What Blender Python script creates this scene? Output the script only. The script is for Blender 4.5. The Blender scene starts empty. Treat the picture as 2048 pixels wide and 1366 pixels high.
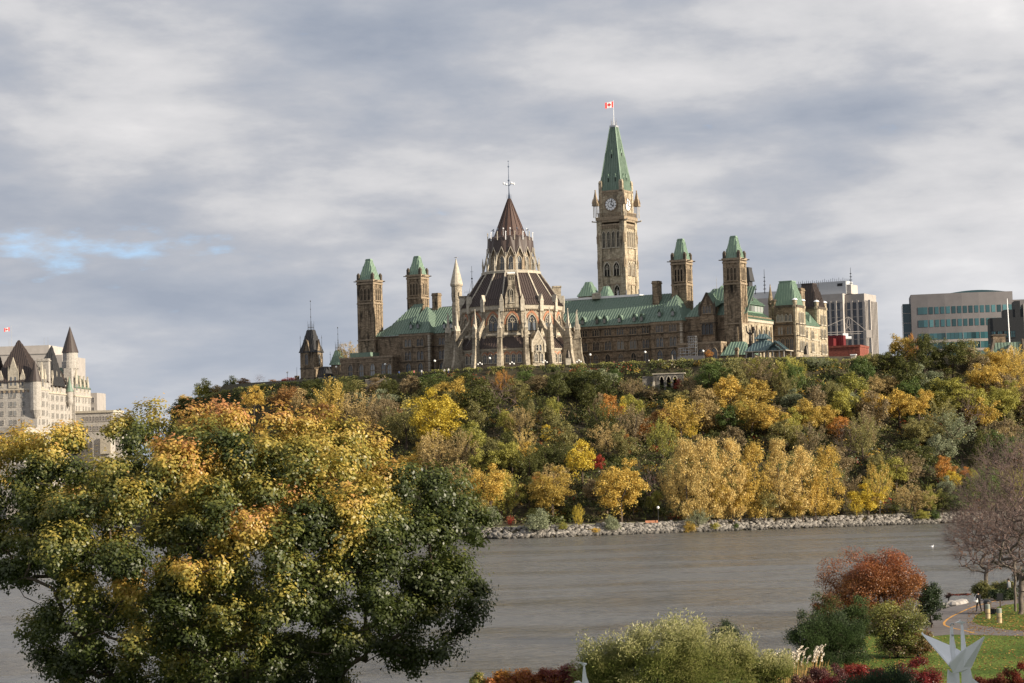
import bpy, math, random
import numpy as np
from mathutils import Vector, Matrix
from mathutils.bvhtree import BVHTree
from math import sin, cos, pi, radians, tan, atan, sqrt
random.seed(7); RNG = np.random.default_rng(11)
sc = bpy.context.scene; COL = sc.collection

# ------------------------------------------------------------------ camera
FPX, PITCH, ROLL, CZ = 4550.0, atan(269/4550), radians(1.5), 15.0
_f = (0, cos(PITCH), sin(PITCH)); _u = (0, -sin(PITCH), cos(PITCH)); _c, _s = cos(ROLL), sin(ROLL)
_R = (_c, -_s*_u[1], -_s*_u[2]); _U = (_s, _c*_u[1], _c*_u[2])
cam = bpy.data.cameras.new('camera'); co = bpy.data.objects.new('camera', cam); COL.objects.link(co)
co.matrix_world = Matrix(((_R[0], _U[0], -_f[0], 0), (_R[1], _U[1], -_f[1], 0), (_R[2], _U[2], -_f[2], CZ), (0, 0, 0, 1)))
cam.sensor_width = 36; cam.lens = FPX/2048*36; cam.clip_start = 1; cam.clip_end = 12000
sc.camera = co

# ------------------------------------------------------------------ sun, sky, exposure
SUN_EL = radians(19); SUN_H = Vector((0.90, -0.436)).normalized()
SUN = Vector((SUN_H.x*cos(SUN_EL), SUN_H.y*cos(SUN_EL), sin(SUN_EL)))
sl = bpy.data.lights.new('sun', 'SUN'); so = bpy.data.objects.new('sun', sl); COL.objects.link(so)
sl.energy = 5.0; sl.angle = radians(0.55); sl.color = (1.0, 0.87, 0.69)
so.rotation_euler = SUN.to_track_quat('Z', 'Y').to_euler()
vs = sc.view_settings; vs.view_transform = 'Standard'; vs.look = 'None'; vs.gamma = 1; vs.use_curve_mapping = False; vs.exposure = 0.8
world = bpy.data.worlds.new('World'); sc.world = world; world.use_nodes = True
def build_sky():
    nt = world.node_tree; N = nt.nodes; L = nt.links; N.clear()
    out = N.new('ShaderNodeOutputWorld'); mix = N.new('ShaderNodeMixShader')
    b1 = N.new('ShaderNodeBackground'); b2 = N.new('ShaderNodeBackground')
    sky = N.new('ShaderNodeTexSky'); sky.sky_type = 'NISHITA'; sky.sun_disc = False
    sky.sun_elevation = SUN_EL; sky.sun_rotation = math.atan2(SUN_H.x, SUN_H.y)
    L.new(sky.outputs[0], b1.inputs[0]); b1.inputs[1].default_value = 0.13; sky.dust_density = .2; sky.ozone_density = 4; sky.air_density = .8
    tc = N.new('ShaderNodeTexCoord'); sep = N.new('ShaderNodeSeparateXYZ'); L.new(tc.outputs['Generated'], sep.inputs[0])
    def M(op, a, b=None, c=None):
        n = N.new('ShaderNodeMath'); n.operation = op
        for i, v in enumerate((a, b, c)):
            if v is None: continue
            if isinstance(v, (int, float)): n.inputs[i].default_value = v
            else: L.new(v, n.inputs[i])
        return n.outputs[0]
    zc = M('MAXIMUM', sep.outputs[2], 0.0)
    cmb = N.new('ShaderNodeCombineXYZ'); L.new(sep.outputs[0], cmb.inputs[0]); L.new(sep.outputs[1], cmb.inputs[1])
    L.new(M('MULTIPLY', M('POWER', zc, 0.8), 2.6), cmb.inputs[2])
    def noise(scale, detail, rough, off, sx=1, dist=0.3):
        mp = N.new('ShaderNodeMapping'); mp.inputs['Location'].default_value = off; mp.inputs['Scale'].default_value = (sx, 1, 1)
        L.new(cmb.outputs[0], mp.inputs[0])
        n = N.new('ShaderNodeTexNoise'); n.inputs['Scale'].default_value = scale; n.inputs['Detail'].default_value = detail
        n.inputs['Roughness'].default_value = rough; n.inputs['Distortion'].default_value = dist
        L.new(mp.outputs[0], n.inputs['Vector']); return n.outputs['Fac']
    big = noise(4, 4, 0.5, (3.1, 1.7, 0), 1)
    med = noise(7.5, 8, 0.52, (0.4, 5.2, 0), 1.0, .12)
    fine = noise(38, 8, 0.6, (7.4, 2.2, 0), 1.0, 0)
    s = M('ADD', M('MULTIPLY', big, 0.33), M('ADD', M('MULTIPLY', med, 0.59), M('MULTIPLY', fine, 0.08)))
    # darker bases low down, brighter towards the top of the cloud deck
    cr = N.new('ShaderNodeValToRGB'); e = cr.color_ramp.elements
    e[0].position = 0.36; e[0].color = (0.34, 0.38, 0.46, 1)
    e[1].position = 0.66; e[1].color = (0.92, 0.90, 0.89, 1)
    for p, c in ((0.43, (0.43, 0.46, 0.525, 1)), (0.475, (0.51, 0.525, 0.57, 1)), (0.52, (0.64, 0.64, 0.66, 1)), (0.58, (0.74, 0.73, 0.74, 1))):
        q = e.new(p); q.color = c
    L.new(s, cr.inputs[0])
    # the blue tint that the air below the deck takes near the horizon
    lowm = N.new('ShaderNodeMapRange'); L.new(zc, lowm.inputs[0]); lowm.inputs[1].default_value = 0.0; lowm.inputs[2].default_value = 0.11
    lowm.inputs[3].default_value = 0.42; lowm.inputs[4].default_value = 0.0
    mx = N.new('ShaderNodeMixRGB'); mx.inputs[2].default_value = (0.50, 0.57, 0.68, 1); L.new(lowm.outputs[0], mx.inputs[0]); L.new(cr.outputs[0], mx.inputs[1])
    L.new(mx.outputs[0], b2.inputs[0]); b2.inputs[1].default_value = 0.585
    # openings in the cloud: a long gap low on the left and a few smaller ones all round
    g = noise(7, 5, 0.6, (1.9, 9.3, 0), 0.7, .8)
    az = M('DIVIDE', sep.outputs[0], M('MAXIMUM', sep.outputs[1], 0.05))
    def blob(a0, e0, wa, we):
        da = M('DIVIDE', M('SUBTRACT', az, a0), wa); de = M('DIVIDE', M('SUBTRACT', sep.outputs[2], e0), we)
        return M('MAXIMUM', M('SUBTRACT', 1.0, M('ADD', M('MULTIPLY', da, da), M('MULTIPLY', de, de))), 0.0)
    bl = M('ADD', M('ADD', blob(-0.190, 0.1035, 0.075, 0.012), M('MULTIPLY', blob(-0.118, 0.0985, 0.026, 0.006), .6)), M('MULTIPLY', blob(-0.205, 0.086, .05, .012), .35))
    gg = M('ADD', M('MULTIPLY', bl, 0.46), M('ADD', M('MULTIPLY', M('SUBTRACT', M('ADD', M('MULTIPLY', med, .35), M('MULTIPLY', fine, .65)), .5), -1.9), M('ADD', M('MULTIPLY', g, 0.42), 0.06)))
    gr = N.new('ShaderNodeMapRange'); gr.interpolation_type = 'SMOOTHSTEP'; L.new(gg, gr.inputs[0]); gr.inputs[1].default_value = 0.50; gr.inputs[2].default_value = 0.95
    gr.inputs[3].default_value = 1.0; gr.inputs[4].default_value = 0.52
    L.new(gr.outputs[0], mix.inputs[0]); L.new(b1.outputs[0], mix.inputs[1]); L.new(b2.outputs[0], mix.inputs[2]); L.new(mix.outputs[0], out.inputs[0])
build_sky()

# ------------------------------------------------------------------ coordinates
def ray(px, py):
    a = (px-1024)/FPX; b = (683-py)/FPX
    return Vector([_f[i]+a*_R[i]+b*_U[i] for i in range(3)])
def G(px, py, z=0.0):
    r = ray(px, py); t = (z-CZ)/r.z; return Vector((r.x*t, r.y*t, z))
def AT(px, py, y):
    r = ray(px, py); t = y/r.y; return Vector((r.x*t, y, CZ+r.z*t))
ORG = Vector((1.97, 712.0, 48.0)); TH = radians(28)
def loc2w(u, v, z=0):
    return Vector((ORG.x+u*cos(TH)+v*sin(TH), ORG.y-u*sin(TH)+v*cos(TH), ORG.z+z))
def PV(px, py, v):            # where the line of sight meets the plane v = const of the parliament's own axes
    r = ray(px, py); t = (v+ORG.x*sin(TH)+ORG.y*cos(TH))/(r.x*sin(TH)+r.y*cos(TH))
    x, y = r.x*t-ORG.x, r.y*t-ORG.y
    return x*cos(TH)-y*sin(TH), CZ+r.z*t-ORG.z

# ------------------------------------------------------------------ materials
MATS = {}
def newmat(name):
    m = bpy.data.materials.new(name); m.use_nodes = True; nt = m.node_tree
    b = nt.nodes['Principled BSDF']; MATS[name] = m
    return m, nt, b
def rgb(c): return (c[0], c[1], c[2], 1)
def plain(name, c, rough=0.7, metal=0.0, nscale=3.0, namt=0.25, bump=0.0, spec=0.3, coord='Object'):
    m, nt, b = newmat(name); N = nt.nodes; L = nt.links
    tc = N.new('ShaderNodeTexCoord'); n = N.new('ShaderNodeTexNoise'); n.inputs['Scale'].default_value = nscale; n.inputs['Detail'].default_value = 6
    L.new(tc.outputs[coord], n.inputs['Vector'])
    mr = N.new('ShaderNodeMapRange'); L.new(n.outputs['Fac'], mr.inputs[0]); mr.inputs[1].default_value = .25; mr.inputs[2].default_value = .75
    mr.inputs[3].default_value = 1-namt; mr.inputs[4].default_value = 1+namt
    vm = N.new('ShaderNodeVectorMath'); vm.operation = 'SCALE'; vm.inputs[0].default_value = c[:3]; L.new(mr.outputs[0], vm.inputs['Scale'])
    L.new(vm.outputs[0], b.inputs['Base Color'])
    b.inputs['Roughness'].default_value = rough; b.inputs['Metallic'].default_value = metal; b.inputs['Specular IOR Level'].default_value = spec
    if bump:
        bp = N.new('ShaderNodeBump'); bp.inputs['Strength'].default_value = bump; bp.inputs['Distance'].default_value = .1; L.new(n.outputs['Fac'], bp.inputs['Height']); L.new(bp.outputs[0], b.inputs['Normal'])
    return m
def masonry(name, c1, c2, mortar, bw=0.9, bh=0.36, soot=0.35, sootcol=(0.035, 0.03, 0.025)):
    m, nt, b = newmat(name); N = nt.nodes; L = nt.links
    tc = N.new('ShaderNodeTexCoord'); sp = N.new('ShaderNodeSeparateXYZ'); L.new(tc.outputs['Object'], sp.inputs[0])
    ad = N.new('ShaderNodeMath'); ad.operation = 'ADD'; L.new(sp.outputs[0], ad.inputs[0]); L.new(sp.outputs[1], ad.inputs[1])
    cb = N.new('ShaderNodeCombineXYZ'); L.new(ad.outputs[0], cb.inputs[0]); L.new(sp.outputs[2], cb.inputs[1])
    br = N.new('ShaderNodeTexBrick'); L.new(cb.outputs[0], br.inputs['Vector']); br.inputs['Scale'].default_value = 1
    br.inputs['Color1'].default_value = rgb(c1); br.inputs['Color2'].default_value = rgb(c2); br.inputs['Mortar'].default_value = rgb(mortar)
    br.inputs['Brick Width'].default_value = bw; br.inputs['Row Height'].default_value = bh; br.inputs['Mortar Size'].default_value = 0.02; br.inputs['Bias'].default_value = -.1
    n = N.new('ShaderNodeTexNoise'); L.new(tc.outputs['Object'], n.inputs['Vector']); n.inputs['Scale'].default_value = 2.2; n.inputs['Detail'].default_value = 8; n.inputs['Roughness'].default_value = .7
    mr = N.new('ShaderNodeMapRange'); L.new(n.outputs['Fac'], mr.inputs[0]); mr.inputs[1].default_value = .3; mr.inputs[2].default_value = .7; mr.inputs[3].default_value = .6; mr.inputs[4].default_value = 1.35
    vm = N.new('ShaderNodeVectorMath'); vm.operation = 'SCALE'; L.new(br.outputs['Color'], vm.inputs[0]); L.new(mr.outputs[0], vm.inputs['Scale'])
    mp = N.new('ShaderNodeMapping'); mp.inputs['Scale'].default_value = (0.45, 0.45, 0.12); L.new(tc.outputs['Object'], mp.inputs[0])
    n2 = N.new('ShaderNodeTexNoise'); L.new(mp.outputs[0], n2.inputs['Vector']); n2.inputs['Scale'].default_value = 1.6; n2.inputs['Detail'].default_value = 5
    m2 = N.new('ShaderNodeMapRange'); L.new(n2.outputs['Fac'], m2.inputs[0]); m2.inputs[1].default_value = .5; m2.inputs[2].default_value = .72; m2.inputs[3].default_value = 0; m2.inputs[4].default_value = soot*1.6
    mx = N.new('ShaderNodeMixRGB'); L.new(m2.outputs[0], mx.inputs[0]); L.new(vm.outputs[0], mx.inputs[1]); mx.inputs[2].default_value = rgb(sootcol)
    L.new(mx.outputs[0], b.inputs['Base Color']); b.inputs['Roughness'].default_value = .9; b.inputs['Specular IOR Level'].default_value = .15
    bp = N.new('ShaderNodeBump'); bp.inputs['Strength'].default_value = .6; bp.inputs['Distance'].default_value = .12; L.new(br.outputs['Fac'], bp.inputs['Height']); bp.invert = True
    bp2 = N.new('ShaderNodeBump'); bp2.inputs['Strength'].default_value = .7; bp2.inputs['Distance'].default_value = .2; L.new(n.outputs['Fac'], bp2.inputs['Height']); L.new(bp.outputs[0], bp2.inputs['Normal'])
    L.new(bp2.outputs[0], b.inputs['Normal'])
    return m
def copper(name, c, c2, rough=.55, streak=1.0):
    m, nt, b = newmat(name); N = nt.nodes; L = nt.links
    tc = N.new('ShaderNodeTexCoord'); mp = N.new('ShaderNodeMapping'); mp.inputs['Scale'].default_value = (1.6, 1.6, .22); L.new(tc.outputs['Object'], mp.inputs[0])
    n = N.new('ShaderNodeTexNoise'); L.new(mp.outputs[0], n.inputs['Vector']); n.inputs['Scale'].default_value = 1.3; n.inputs['Detail'].default_value = 7; n.inputs['Roughness'].default_value = .65
    cr = N.new('ShaderNodeValToRGB'); cr.color_ramp.elements[0].position = .32; cr.color_ramp.elements[1].position = .7
    cr.color_ramp.elements[0].color = rgb(c2); cr.color_ramp.elements[1].color = rgb(c); L.new(n.outputs['Fac'], cr.inputs[0])
    L.new(cr.outputs[0], b.inputs['Base Color']); b.inputs['Roughness'].default_value = rough; b.inputs['Specular IOR Level'].default_value = .35
    return m
def glassy(name, c, rough=.12, var=.6, vs=.5):
    m, nt, b = newmat(name); N = nt.nodes; L = nt.links
    g = N.new('ShaderNodeObjectInfo')
    mr = N.new('ShaderNodeMapRange'); L.new(g.outputs['Random'], mr.inputs[0]); mr.inputs[3].default_value = 1-var; mr.inputs[4].default_value = 1+var
    vm = N.new('ShaderNodeVectorMath'); vm.operation = 'SCALE'; vm.inputs[0].default_value = c; L.new(mr.outputs[0], vm.inputs['Scale']); L.new(vm.outputs[0], b.inputs['Base Color'])
    b.inputs['Roughness'].default_value = rough; b.inputs['Specular IOR Level'].default_value = .6
    return m
def leafmat(name, c, var=.35, trans=.35, hue=None, attr=False, nscale=0.9):
    """leaves: diffuse plus light passing through; colour wanders between neighbouring clumps and from tree to tree"""
    if not attr: c = tuple(x*1.22 for x in c); hue = tuple(x*1.4 for x in (hue or tuple(y*(1-var) for y in c)))
    m, nt, b = newmat(name); N = nt.nodes; L = nt.links; N.remove(b); out = N['Material Output']
    if attr:
        a = N.new('ShaderNodeAttribute'); a.attribute_name = 'leafcol'; src = a.outputs['Color']
    else:
        geo = N.new('ShaderNodeNewGeometry'); oi = N.new('ShaderNodeObjectInfo')
        n = N.new('ShaderNodeTexNoise'); L.new(geo.outputs['Position'], n.inputs['Vector']); n.inputs['Scale'].default_value = nscale; n.inputs['Detail'].default_value = 3
        wn = N.new('ShaderNodeTexWhiteNoise'); wn.noise_dimensions = '1D'
        L.new(geo.outputs['Random Per Island'], wn.inputs['W'])
        ma = N.new('ShaderNodeMath'); ma.operation = 'ADD'; L.new(n.outputs['Fac'], ma.inputs[0])
        mb = N.new('ShaderNodeMath'); mb.operation = 'MULTIPLY'; L.new(wn.outputs['Value'], mb.inputs[0]); mb.inputs[1].default_value = .35; L.new(mb.outputs[0], ma.inputs[1])
        mc = N.new('ShaderNodeMath'); mc.operation = 'MULTIPLY_ADD'; L.new(oi.outputs['Random'], mc.inputs[0]); mc.inputs[1].default_value = .3; L.new(ma.outputs[0], mc.inputs[2])
        cr = N.new('ShaderNodeValToRGB'); cr.color_ramp.elements[0].position = .5; cr.color_ramp.elements[1].position = 1.1
        c2 = hue or tuple(x*(1-var) for x in c)
        cr.color_ramp.elements[0].color = rgb(c2); cr.color_ramp.elements[1].position = 1.0; cr.color_ramp.elements[1].color = rgb(tuple(x*(1+var*.6) for x in c))
        L.new(mc.outputs[0], cr.inputs[0]); src = cr.outputs[0]
    d = N.new('ShaderNodeBsdfDiffuse'); t = N.new('ShaderNodeBsdfTranslucent'); mx = N.new('ShaderNodeMixShader'); mx.inputs[0].default_value = trans
    L.new(src, d.inputs[0]); L.new(src, t.inputs[0]); L.new(d.outputs[0], mx.inputs[1]); L.new(t.outputs[0], mx.inputs[2])
    gl = N.new('ShaderNodeBsdfGlossy'); gl.inputs['Roughness'].default_value = .45; gl.inputs[0].default_value = (1, 1, 1, 1)
    m2 = N.new('ShaderNodeMixShader'); m2.inputs[0].default_value = .015; L.new(mx.outputs[0], m2.inputs[1]); L.new(gl.outputs[0], m2.inputs[2]); L.new(m2.outputs[0], out.inputs[0])
    return m
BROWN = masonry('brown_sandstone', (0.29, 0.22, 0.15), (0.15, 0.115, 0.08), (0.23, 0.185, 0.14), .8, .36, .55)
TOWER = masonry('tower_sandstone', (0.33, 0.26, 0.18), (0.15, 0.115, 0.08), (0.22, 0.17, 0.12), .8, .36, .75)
GOLD = masonry('buff_and_sunlit_sandstone', (0.47, 0.405, 0.295), (0.29, 0.24, 0.17), (0.38, 0.33, 0.25), .9, .42, .5)  # clock tower stone; on the parliament's sunward faces, sunlight put into the colour
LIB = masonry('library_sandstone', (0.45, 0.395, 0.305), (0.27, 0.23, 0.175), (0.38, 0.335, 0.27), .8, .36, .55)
TRIM = plain('dressed_stone', (0.41, 0.37, 0.30), .85, nscale=1.5, namt=.3)
DTRIM = plain('sooty_stone', (0.085, 0.07, 0.055), .9, nscale=1.5, namt=.45)
MTRIM = plain('brown_dressed_stone', (0.26, 0.205, 0.145), .9, nscale=1.5, namt=.4)
REDST = plain('red_sandstone', (0.36, 0.17, 0.10), .9, nscale=1.5, namt=.3)
PALE = masonry('pale_limestone', (0.43, 0.405, 0.37), (0.36, 0.335, 0.305), (0.36, 0.335, 0.31), 1.2, .5, .25, (.2, .18, .16))
GREEN = copper('green_copper', (0.185, 0.25, 0.195), (0.105, 0.16, 0.122))
PGREEN = copper('pale_green_copper', (0.225, 0.315, 0.24), (0.165, 0.245, 0.185))
GGREEN = copper('greyed_copper', (0.14, 0.20, 0.20), (0.10, 0.15, 0.16))
DKROOF = copper('dark_slate_roof', (0.05, 0.05, 0.052), (0.032, 0.032, 0.034), .6)
BRROOF = copper('brown_metal_roof', (0.07, 0.052, 0.046), (0.042, 0.034, 0.032), .55)
LIBROOF = copper('brown_copper_roof', (0.075, 0.053, 0.046), (0.048, 0.036, 0.033), .5)
CONE = copper('red_brown_copper', (0.10, 0.058, 0.045), (0.062, 0.039, 0.032), .45)
GLASS = glassy('window_glass', (0.065, 0.073, 0.083), .12, .75)
BLIND = glassy('pale_window_glass', (0.21, 0.22, 0.22), .3, .7)
DARKW = plain('dark_opening', (0.012, 0.011, 0.01), .9)
IRON = plain('dark_iron', (0.03, 0.032, 0.035), .5, .3)
BIRON = plain('blue_grey_iron', (0.10, 0.13, 0.19), .5, .3)
BRONZE = plain('dark_bronze', (0.035, 0.03, 0.025), .45, .5)
WHITE = plain('white_paint', (0.78, 0.79, 0.80), .45, namt=.04)
PENT = plain('pale_grey_metal', (0.44, 0.46, 0.48), .6, namt=.08)
SCW = plain('white_steel', (0.78, 0.80, 0.82), .4, namt=.04)
REDP = plain('red_paint', (0.12, 0.018, 0.02), .5, namt=.15)
REDF = plain('red_cloth', (0.62, 0.03, 0.03), .7, namt=.05)
WHF = plain('white_cloth', (0.80, 0.79, 0.78), .7, namt=.05)
OLDW = masonry('old_grey_rubble', (0.24, 0.225, 0.20), (0.15, 0.14, 0.125), (0.2, 0.19, 0.17), .7, .4, .5)
BRICK = masonry('red_brick', (0.27, 0.085, 0.06), (0.21, 0.065, 0.05), (0.22, 0.11, 0.09), .6, .25, .2)
CONC = plain('pale_concrete', (0.40, 0.37, 0.345), .85, nscale=.4, namt=.12)
CONCD = plain('grey_concrete', (0.33, 0.305, 0.285), .85, nscale=.4, namt=.12)
PINKC = plain('pinkish_brown_cladding', (0.185, 0.175, 0.178), .8, nscale=.3, namt=.1)
TEAL = glassy('teal_glass', (0.035, 0.095, 0.11), .15, .55)
TEALL = glassy('light_teal_glass', (0.07, 0.165, 0.18), .2, .4)
BLUEG = glassy('dark_blue_glass', (0.028, 0.034, 0.048), .15, .3)
GLOBE = plain('white_globe', (0.85, 0.85, 0.82), .3, namt=.02)
BARK = plain('brown_bark', (0.085, 0.065, 0.05), .95, nscale=4, namt=.4)
BARKD = plain('dark_bark', (0.035, 0.028, 0.023), .95, nscale=4, namt=.4)
BARKG = plain('grey_bark', (0.125, 0.105, 0.09), .95, nscale=3, namt=.35)
TWIG = plain('pinkish_twig', (0.15, 0.108, 0.098), .95, nscale=3, namt=.35)
STEEL = plain('galvanised_steel', (0.42, 0.43, 0.44), .4, .4, namt=.1)

# ------------------------------------------------------------------ mesh building
class MB:
    def __init__(s): s.v = []; s.f = []
    def poly(s, pts):
        n = len(s.v); s.v += [tuple(p) for p in pts]; s.f.append(tuple(range(n, n+len(pts)))); return s
    def box(s, x0, x1, y0, y1, z0, z1): return s.frus((x0, x1, y0, y1), z0, (x0, x1, y0, y1), z1)
    def frus(s, a, z0, b, z1):
        n = len(s.v)
        for (q, z) in ((a, z0), (b, z1)): s.v += [(q[0], q[2], z), (q[1], q[2], z), (q[1], q[3], z), (q[0], q[3], z)]
        s.f += [tuple(n+i for i in t) for t in ((3, 2, 1, 0), (4, 5, 6, 7), (0, 1, 5, 4), (1, 2, 6, 5), (2, 3, 7, 6), (3, 0, 4, 7))]; return s
    def lathe(s, prof, n=12, c=(0, 0), ph=0.0, cap=True):
        b = len(s.v)
        for (r, z) in prof:
            for i in range(n):
                a = ph+2*pi*i/n; s.v.append((c[0]+r*cos(a), c[1]+r*sin(a), z))
        for k in range(len(prof)-1):
            for i in range(n):
                j = (i+1) % n; s.f.append((b+k*n+i, b+k*n+j, b+(k+1)*n+j, b+(k+1)*n+i))
        if cap:
            s.f.append(tuple(b+i for i in range(n-1, -1, -1))); s.f.append(tuple(b+(len(prof)-1)*n+i for i in range(n)))
        return s
    def tube(s, p0, p1, r0, r1=None, n=5):
        r1 = r0 if r1 is None else r1; p0 = Vector(p0); p1 = Vector(p1); d = p1-p0
        if d.length < 1e-6: return s
        d.normalize(); a = d.orthogonal().normalized(); c = d.cross(a); b = len(s.v)
        for (p, r) in ((p0, r0), (p1, r1)):
            for i in range(n):
                t = 2*pi*i/n; s.v.append(tuple(p+a*(r*cos(t))+c*(r*sin(t))))
        for i in range(n):
            j = (i+1) % n; s.f.append((b+i, b+j, b+n+j, b+n+i))
        s.f.append(tuple(b+i for i in range(n-1, -1, -1))); s.f.append(tuple(b+n+i for i in range(n))); return s
    def ball(s, c, r, n=8, sz=1.0):
        m = max(4, n//2+1)
        return s.lathe([(max(.001, r*sin(pi*k/m)), c[2]-r*sz*cos(pi*k/m)) for k in range(m+1)], n, (c[0], c[1]))
    def extr(s, pts, off):
        """closed outline pts (3D) pushed along off"""
        n = len(pts); b = len(s.v); off = Vector(off); s.v += [tuple(p) for p in pts]+[tuple(Vector(p)+off) for p in pts]
        s.f.append(tuple(range(b, b+n))); s.f.append(tuple(range(b+2*n-1, b+n-1, -1)))
        for i in range(n): j = (i+1) % n; s.f.append((b+j, b+i, b+n+i, b+n+j))
        return s
    def bar(s, p0, p1, w, h, up=(0, 0, 1)):
        p0 = Vector(p0); p1 = Vector(p1); d = (p1-p0).normalized(); sd = d.cross(Vector(up))
        if sd.length < 1e-4: sd = Vector((1, 0, 0))
        sd.normalize(); u2 = sd.cross(d).normalized(); sd = sd*(w/2); u2 = u2*(h/2)
        return s.extr([p0-sd-u2, p0+sd-u2, p0+sd+u2, p0-sd+u2], p1-p0)
    def xf(s, M, start=0):
        for i in range(start, len(s.v)): s.v[i] = tuple(M @ Vector(s.v[i]))
        return s
    def mesh(s, name, mat, smooth=False):
        me = bpy.data.meshes.new(name); me.from_pydata(s.v, [], s.f); me.materials.append(mat)
        if smooth: me.polygons.foreach_set('use_smooth', [True]*len(me.polygons))
        me.update(); return me
    def build(s, name, mat, parent=None, smooth=False, kind=None, label=None):
        return link(name, s.mesh(name, mat, smooth), parent, kind=kind, label=label)
def link(name, me, parent=None, loc=None, rz=None, scale=None, kind=None, label=None, mat=None):
    o = bpy.data.objects.new(name, me); COL.objects.link(o)
    if parent is not None: o.parent = parent
    if loc is not None: o.location = loc
    if rz is not None: o.rotation_euler = (0, 0, rz)
    if scale is not None: o.scale = scale
    if kind: o['kind'] = kind
    if label: o['label'] = label
    if mat is not None:
        o.material_slots[0].link = 'OBJECT'; o.material_slots[0].material = mat
    return o
def root(name, label, cat, loc=(0, 0, 0), rz=0, group=None):
    o = bpy.data.objects.new(name, None); COL.objects.link(o); o.location = loc; o.rotation_euler = (0, 0, rz); o.empty_display_size = .5
    o['label'] = label; o['category'] = cat
    if group: o['group'] = group
    return o
def tag(o, label, cat, group=None):
    o['label'] = label; o['category'] = cat
    if group: o['group'] = group
    return o
def npmesh(name, V, F, mat, cols=None):
    """fast mesh from numpy: V (n,3), F (m,k)"""
    me = bpy.data.meshes.new(name); k = F.shape[1]
    me.vertices.add(len(V)); me.vertices.foreach_set('co', V.astype(np.float32).ravel())
    me.loops.add(F.size); me.loops.foreach_set('vertex_index', F.astype(np.int32).ravel())
    me.polygons.add(len(F)); me.polygons.foreach_set('loop_start', np.arange(0, F.size, k, dtype=np.int32))
    me.update(calc_edges=True); me.materials.append(mat)
    if cols is not None:
        a = me.color_attributes.new('leafcol', 'FLOAT_COLOR', 'POINT'); c = np.ones((len(V), 4), np.float32); c[:, :3] = cols; a.data.foreach_set('color', c.ravel())
    return me

# pointed arch outline in the x-z plane, standing on z = 0
def arch(w, h, n=5):
    hw = w/2; R = w*1.05; sp = max(0.05, h-sqrt(max(R*R-(R-hw)**2, 0.01)))
    pts = [(-hw, 0), (hw, 0), (hw, sp)]
    a1 = math.acos((R-hw)/R)
    for i in range(1, n+1):
        a = a1*i/n; pts.append((hw-R+R*cos(a), sp+R*sin(a)))
    for (x, z) in pts[-2:1:-1]: pts.append((-x, z))
    return pts
WIN = {}
def win_mesh(kind, w, h, fmat, gmat):
    key = (kind, round(w, 2), round(h, 2), fmat.name, gmat.name)
    if key in WIN: return WIN[key]
    fr = MB(); pn = MB()
    def one(cx, ww, hh, pointed, t=.16, d=.3):
        inn = arch(ww, hh) if pointed else [(-ww/2, 0), (ww/2, 0), (ww/2, hh), (-ww/2, hh)]
        out = arch(ww+2*t, hh+t*1.4) if pointed else [(-ww/2-t, -t), (ww/2+t, -t), (ww/2+t, hh+t), (-ww/2-t, hh+t)]
        n = len(inn); b = len(fr.v)
        for P, y in ((inn, -d), (out, -d), (inn, 0), (out, 0)): fr.v.extend([(cx+x, y, z) for x, z in P])
        for i in range(n):
            j = (i+1) % n
            fr.f.extend([(b+n+i, b+n+j, b+j, b+i), (b+i, b+j, b+2*n+j, b+2*n+i), (b+n+j, b+n+i, b+3*n+i, b+3*n+j)])
        pn.poly([(cx+x, -.04, z) for x, z in inn])
        if ww > .7: fr.box(cx-.05, cx+.05, -.14, -.05, 0, hh*.93)
        fr.box(cx-ww/2, cx+ww/2, -.13, -.05, hh*.5, hh*.5+.09)
    if kind == 'arch': one(0, w, h, True); fr.box(-w/2-.3, w/2+.3, -.42, 0, -.3, -.02)
    elif kind == 'rect': one(0, w, h, False, .1, .18); fr.box(-w/2-.2, w/2+.2, -.3, 0, -.25, -.1)
    elif kind == 'pair':
        ww = w/2-.22
        for sx in (-1, 1): one(sx*w/4, ww, h, True)
        fr.box(-w/2-.3, w/2+.3, -.45, 0, -.34, -.02)
    elif kind == 'triple':
        ww = w/3-.18
        for sx in (-1, 0, 1): one(sx*w/3, ww, h, True, .1)
        fr.box(-w/2-.2, w/2+.2, -.4, 0, -.3, -.02)
    elif kind == 'tracery':     # wide arch: two lights under a small rose
        one(0, w, h, True, .3, .4)
        fr.box(-.09, .09, -.3, -.05, 0, h*.66); fr.lathe([(w*.19, -.3), (w*.25, -.3), (w*.25, -.05), (w*.19, -.05), (w*.19, -.3)], 8, (0, 0), 0, False)
        k = len(fr.v)-40; fr.xf(Matrix.Translation((0, 0, h*.66)) @ Matrix(((1, 0, 0, 0), (0, 0, 1, 0), (0, 1, 0, 0), (0, 0, 0, 1))), k)
        for sx in (-.25, .25): fr.bar((0, -.18, h*.5), (sx*w*1.2, -.18, h*.62), .1, .12)
    WIN[key] = (fr.mesh('window', fmat), pn.mesh('pane', gmat)); return WIN[key]
def window(parent, kind, x, y, z, w, h, rz=0, fmat=None, gmat=None):
    fm, pm = win_mesh(kind, w, h, fmat or MTRIM, gmat or GLASS)
    o = link('window', fm, parent, (x, y, z), rz); link('pane', pm, o)
    return o

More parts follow.
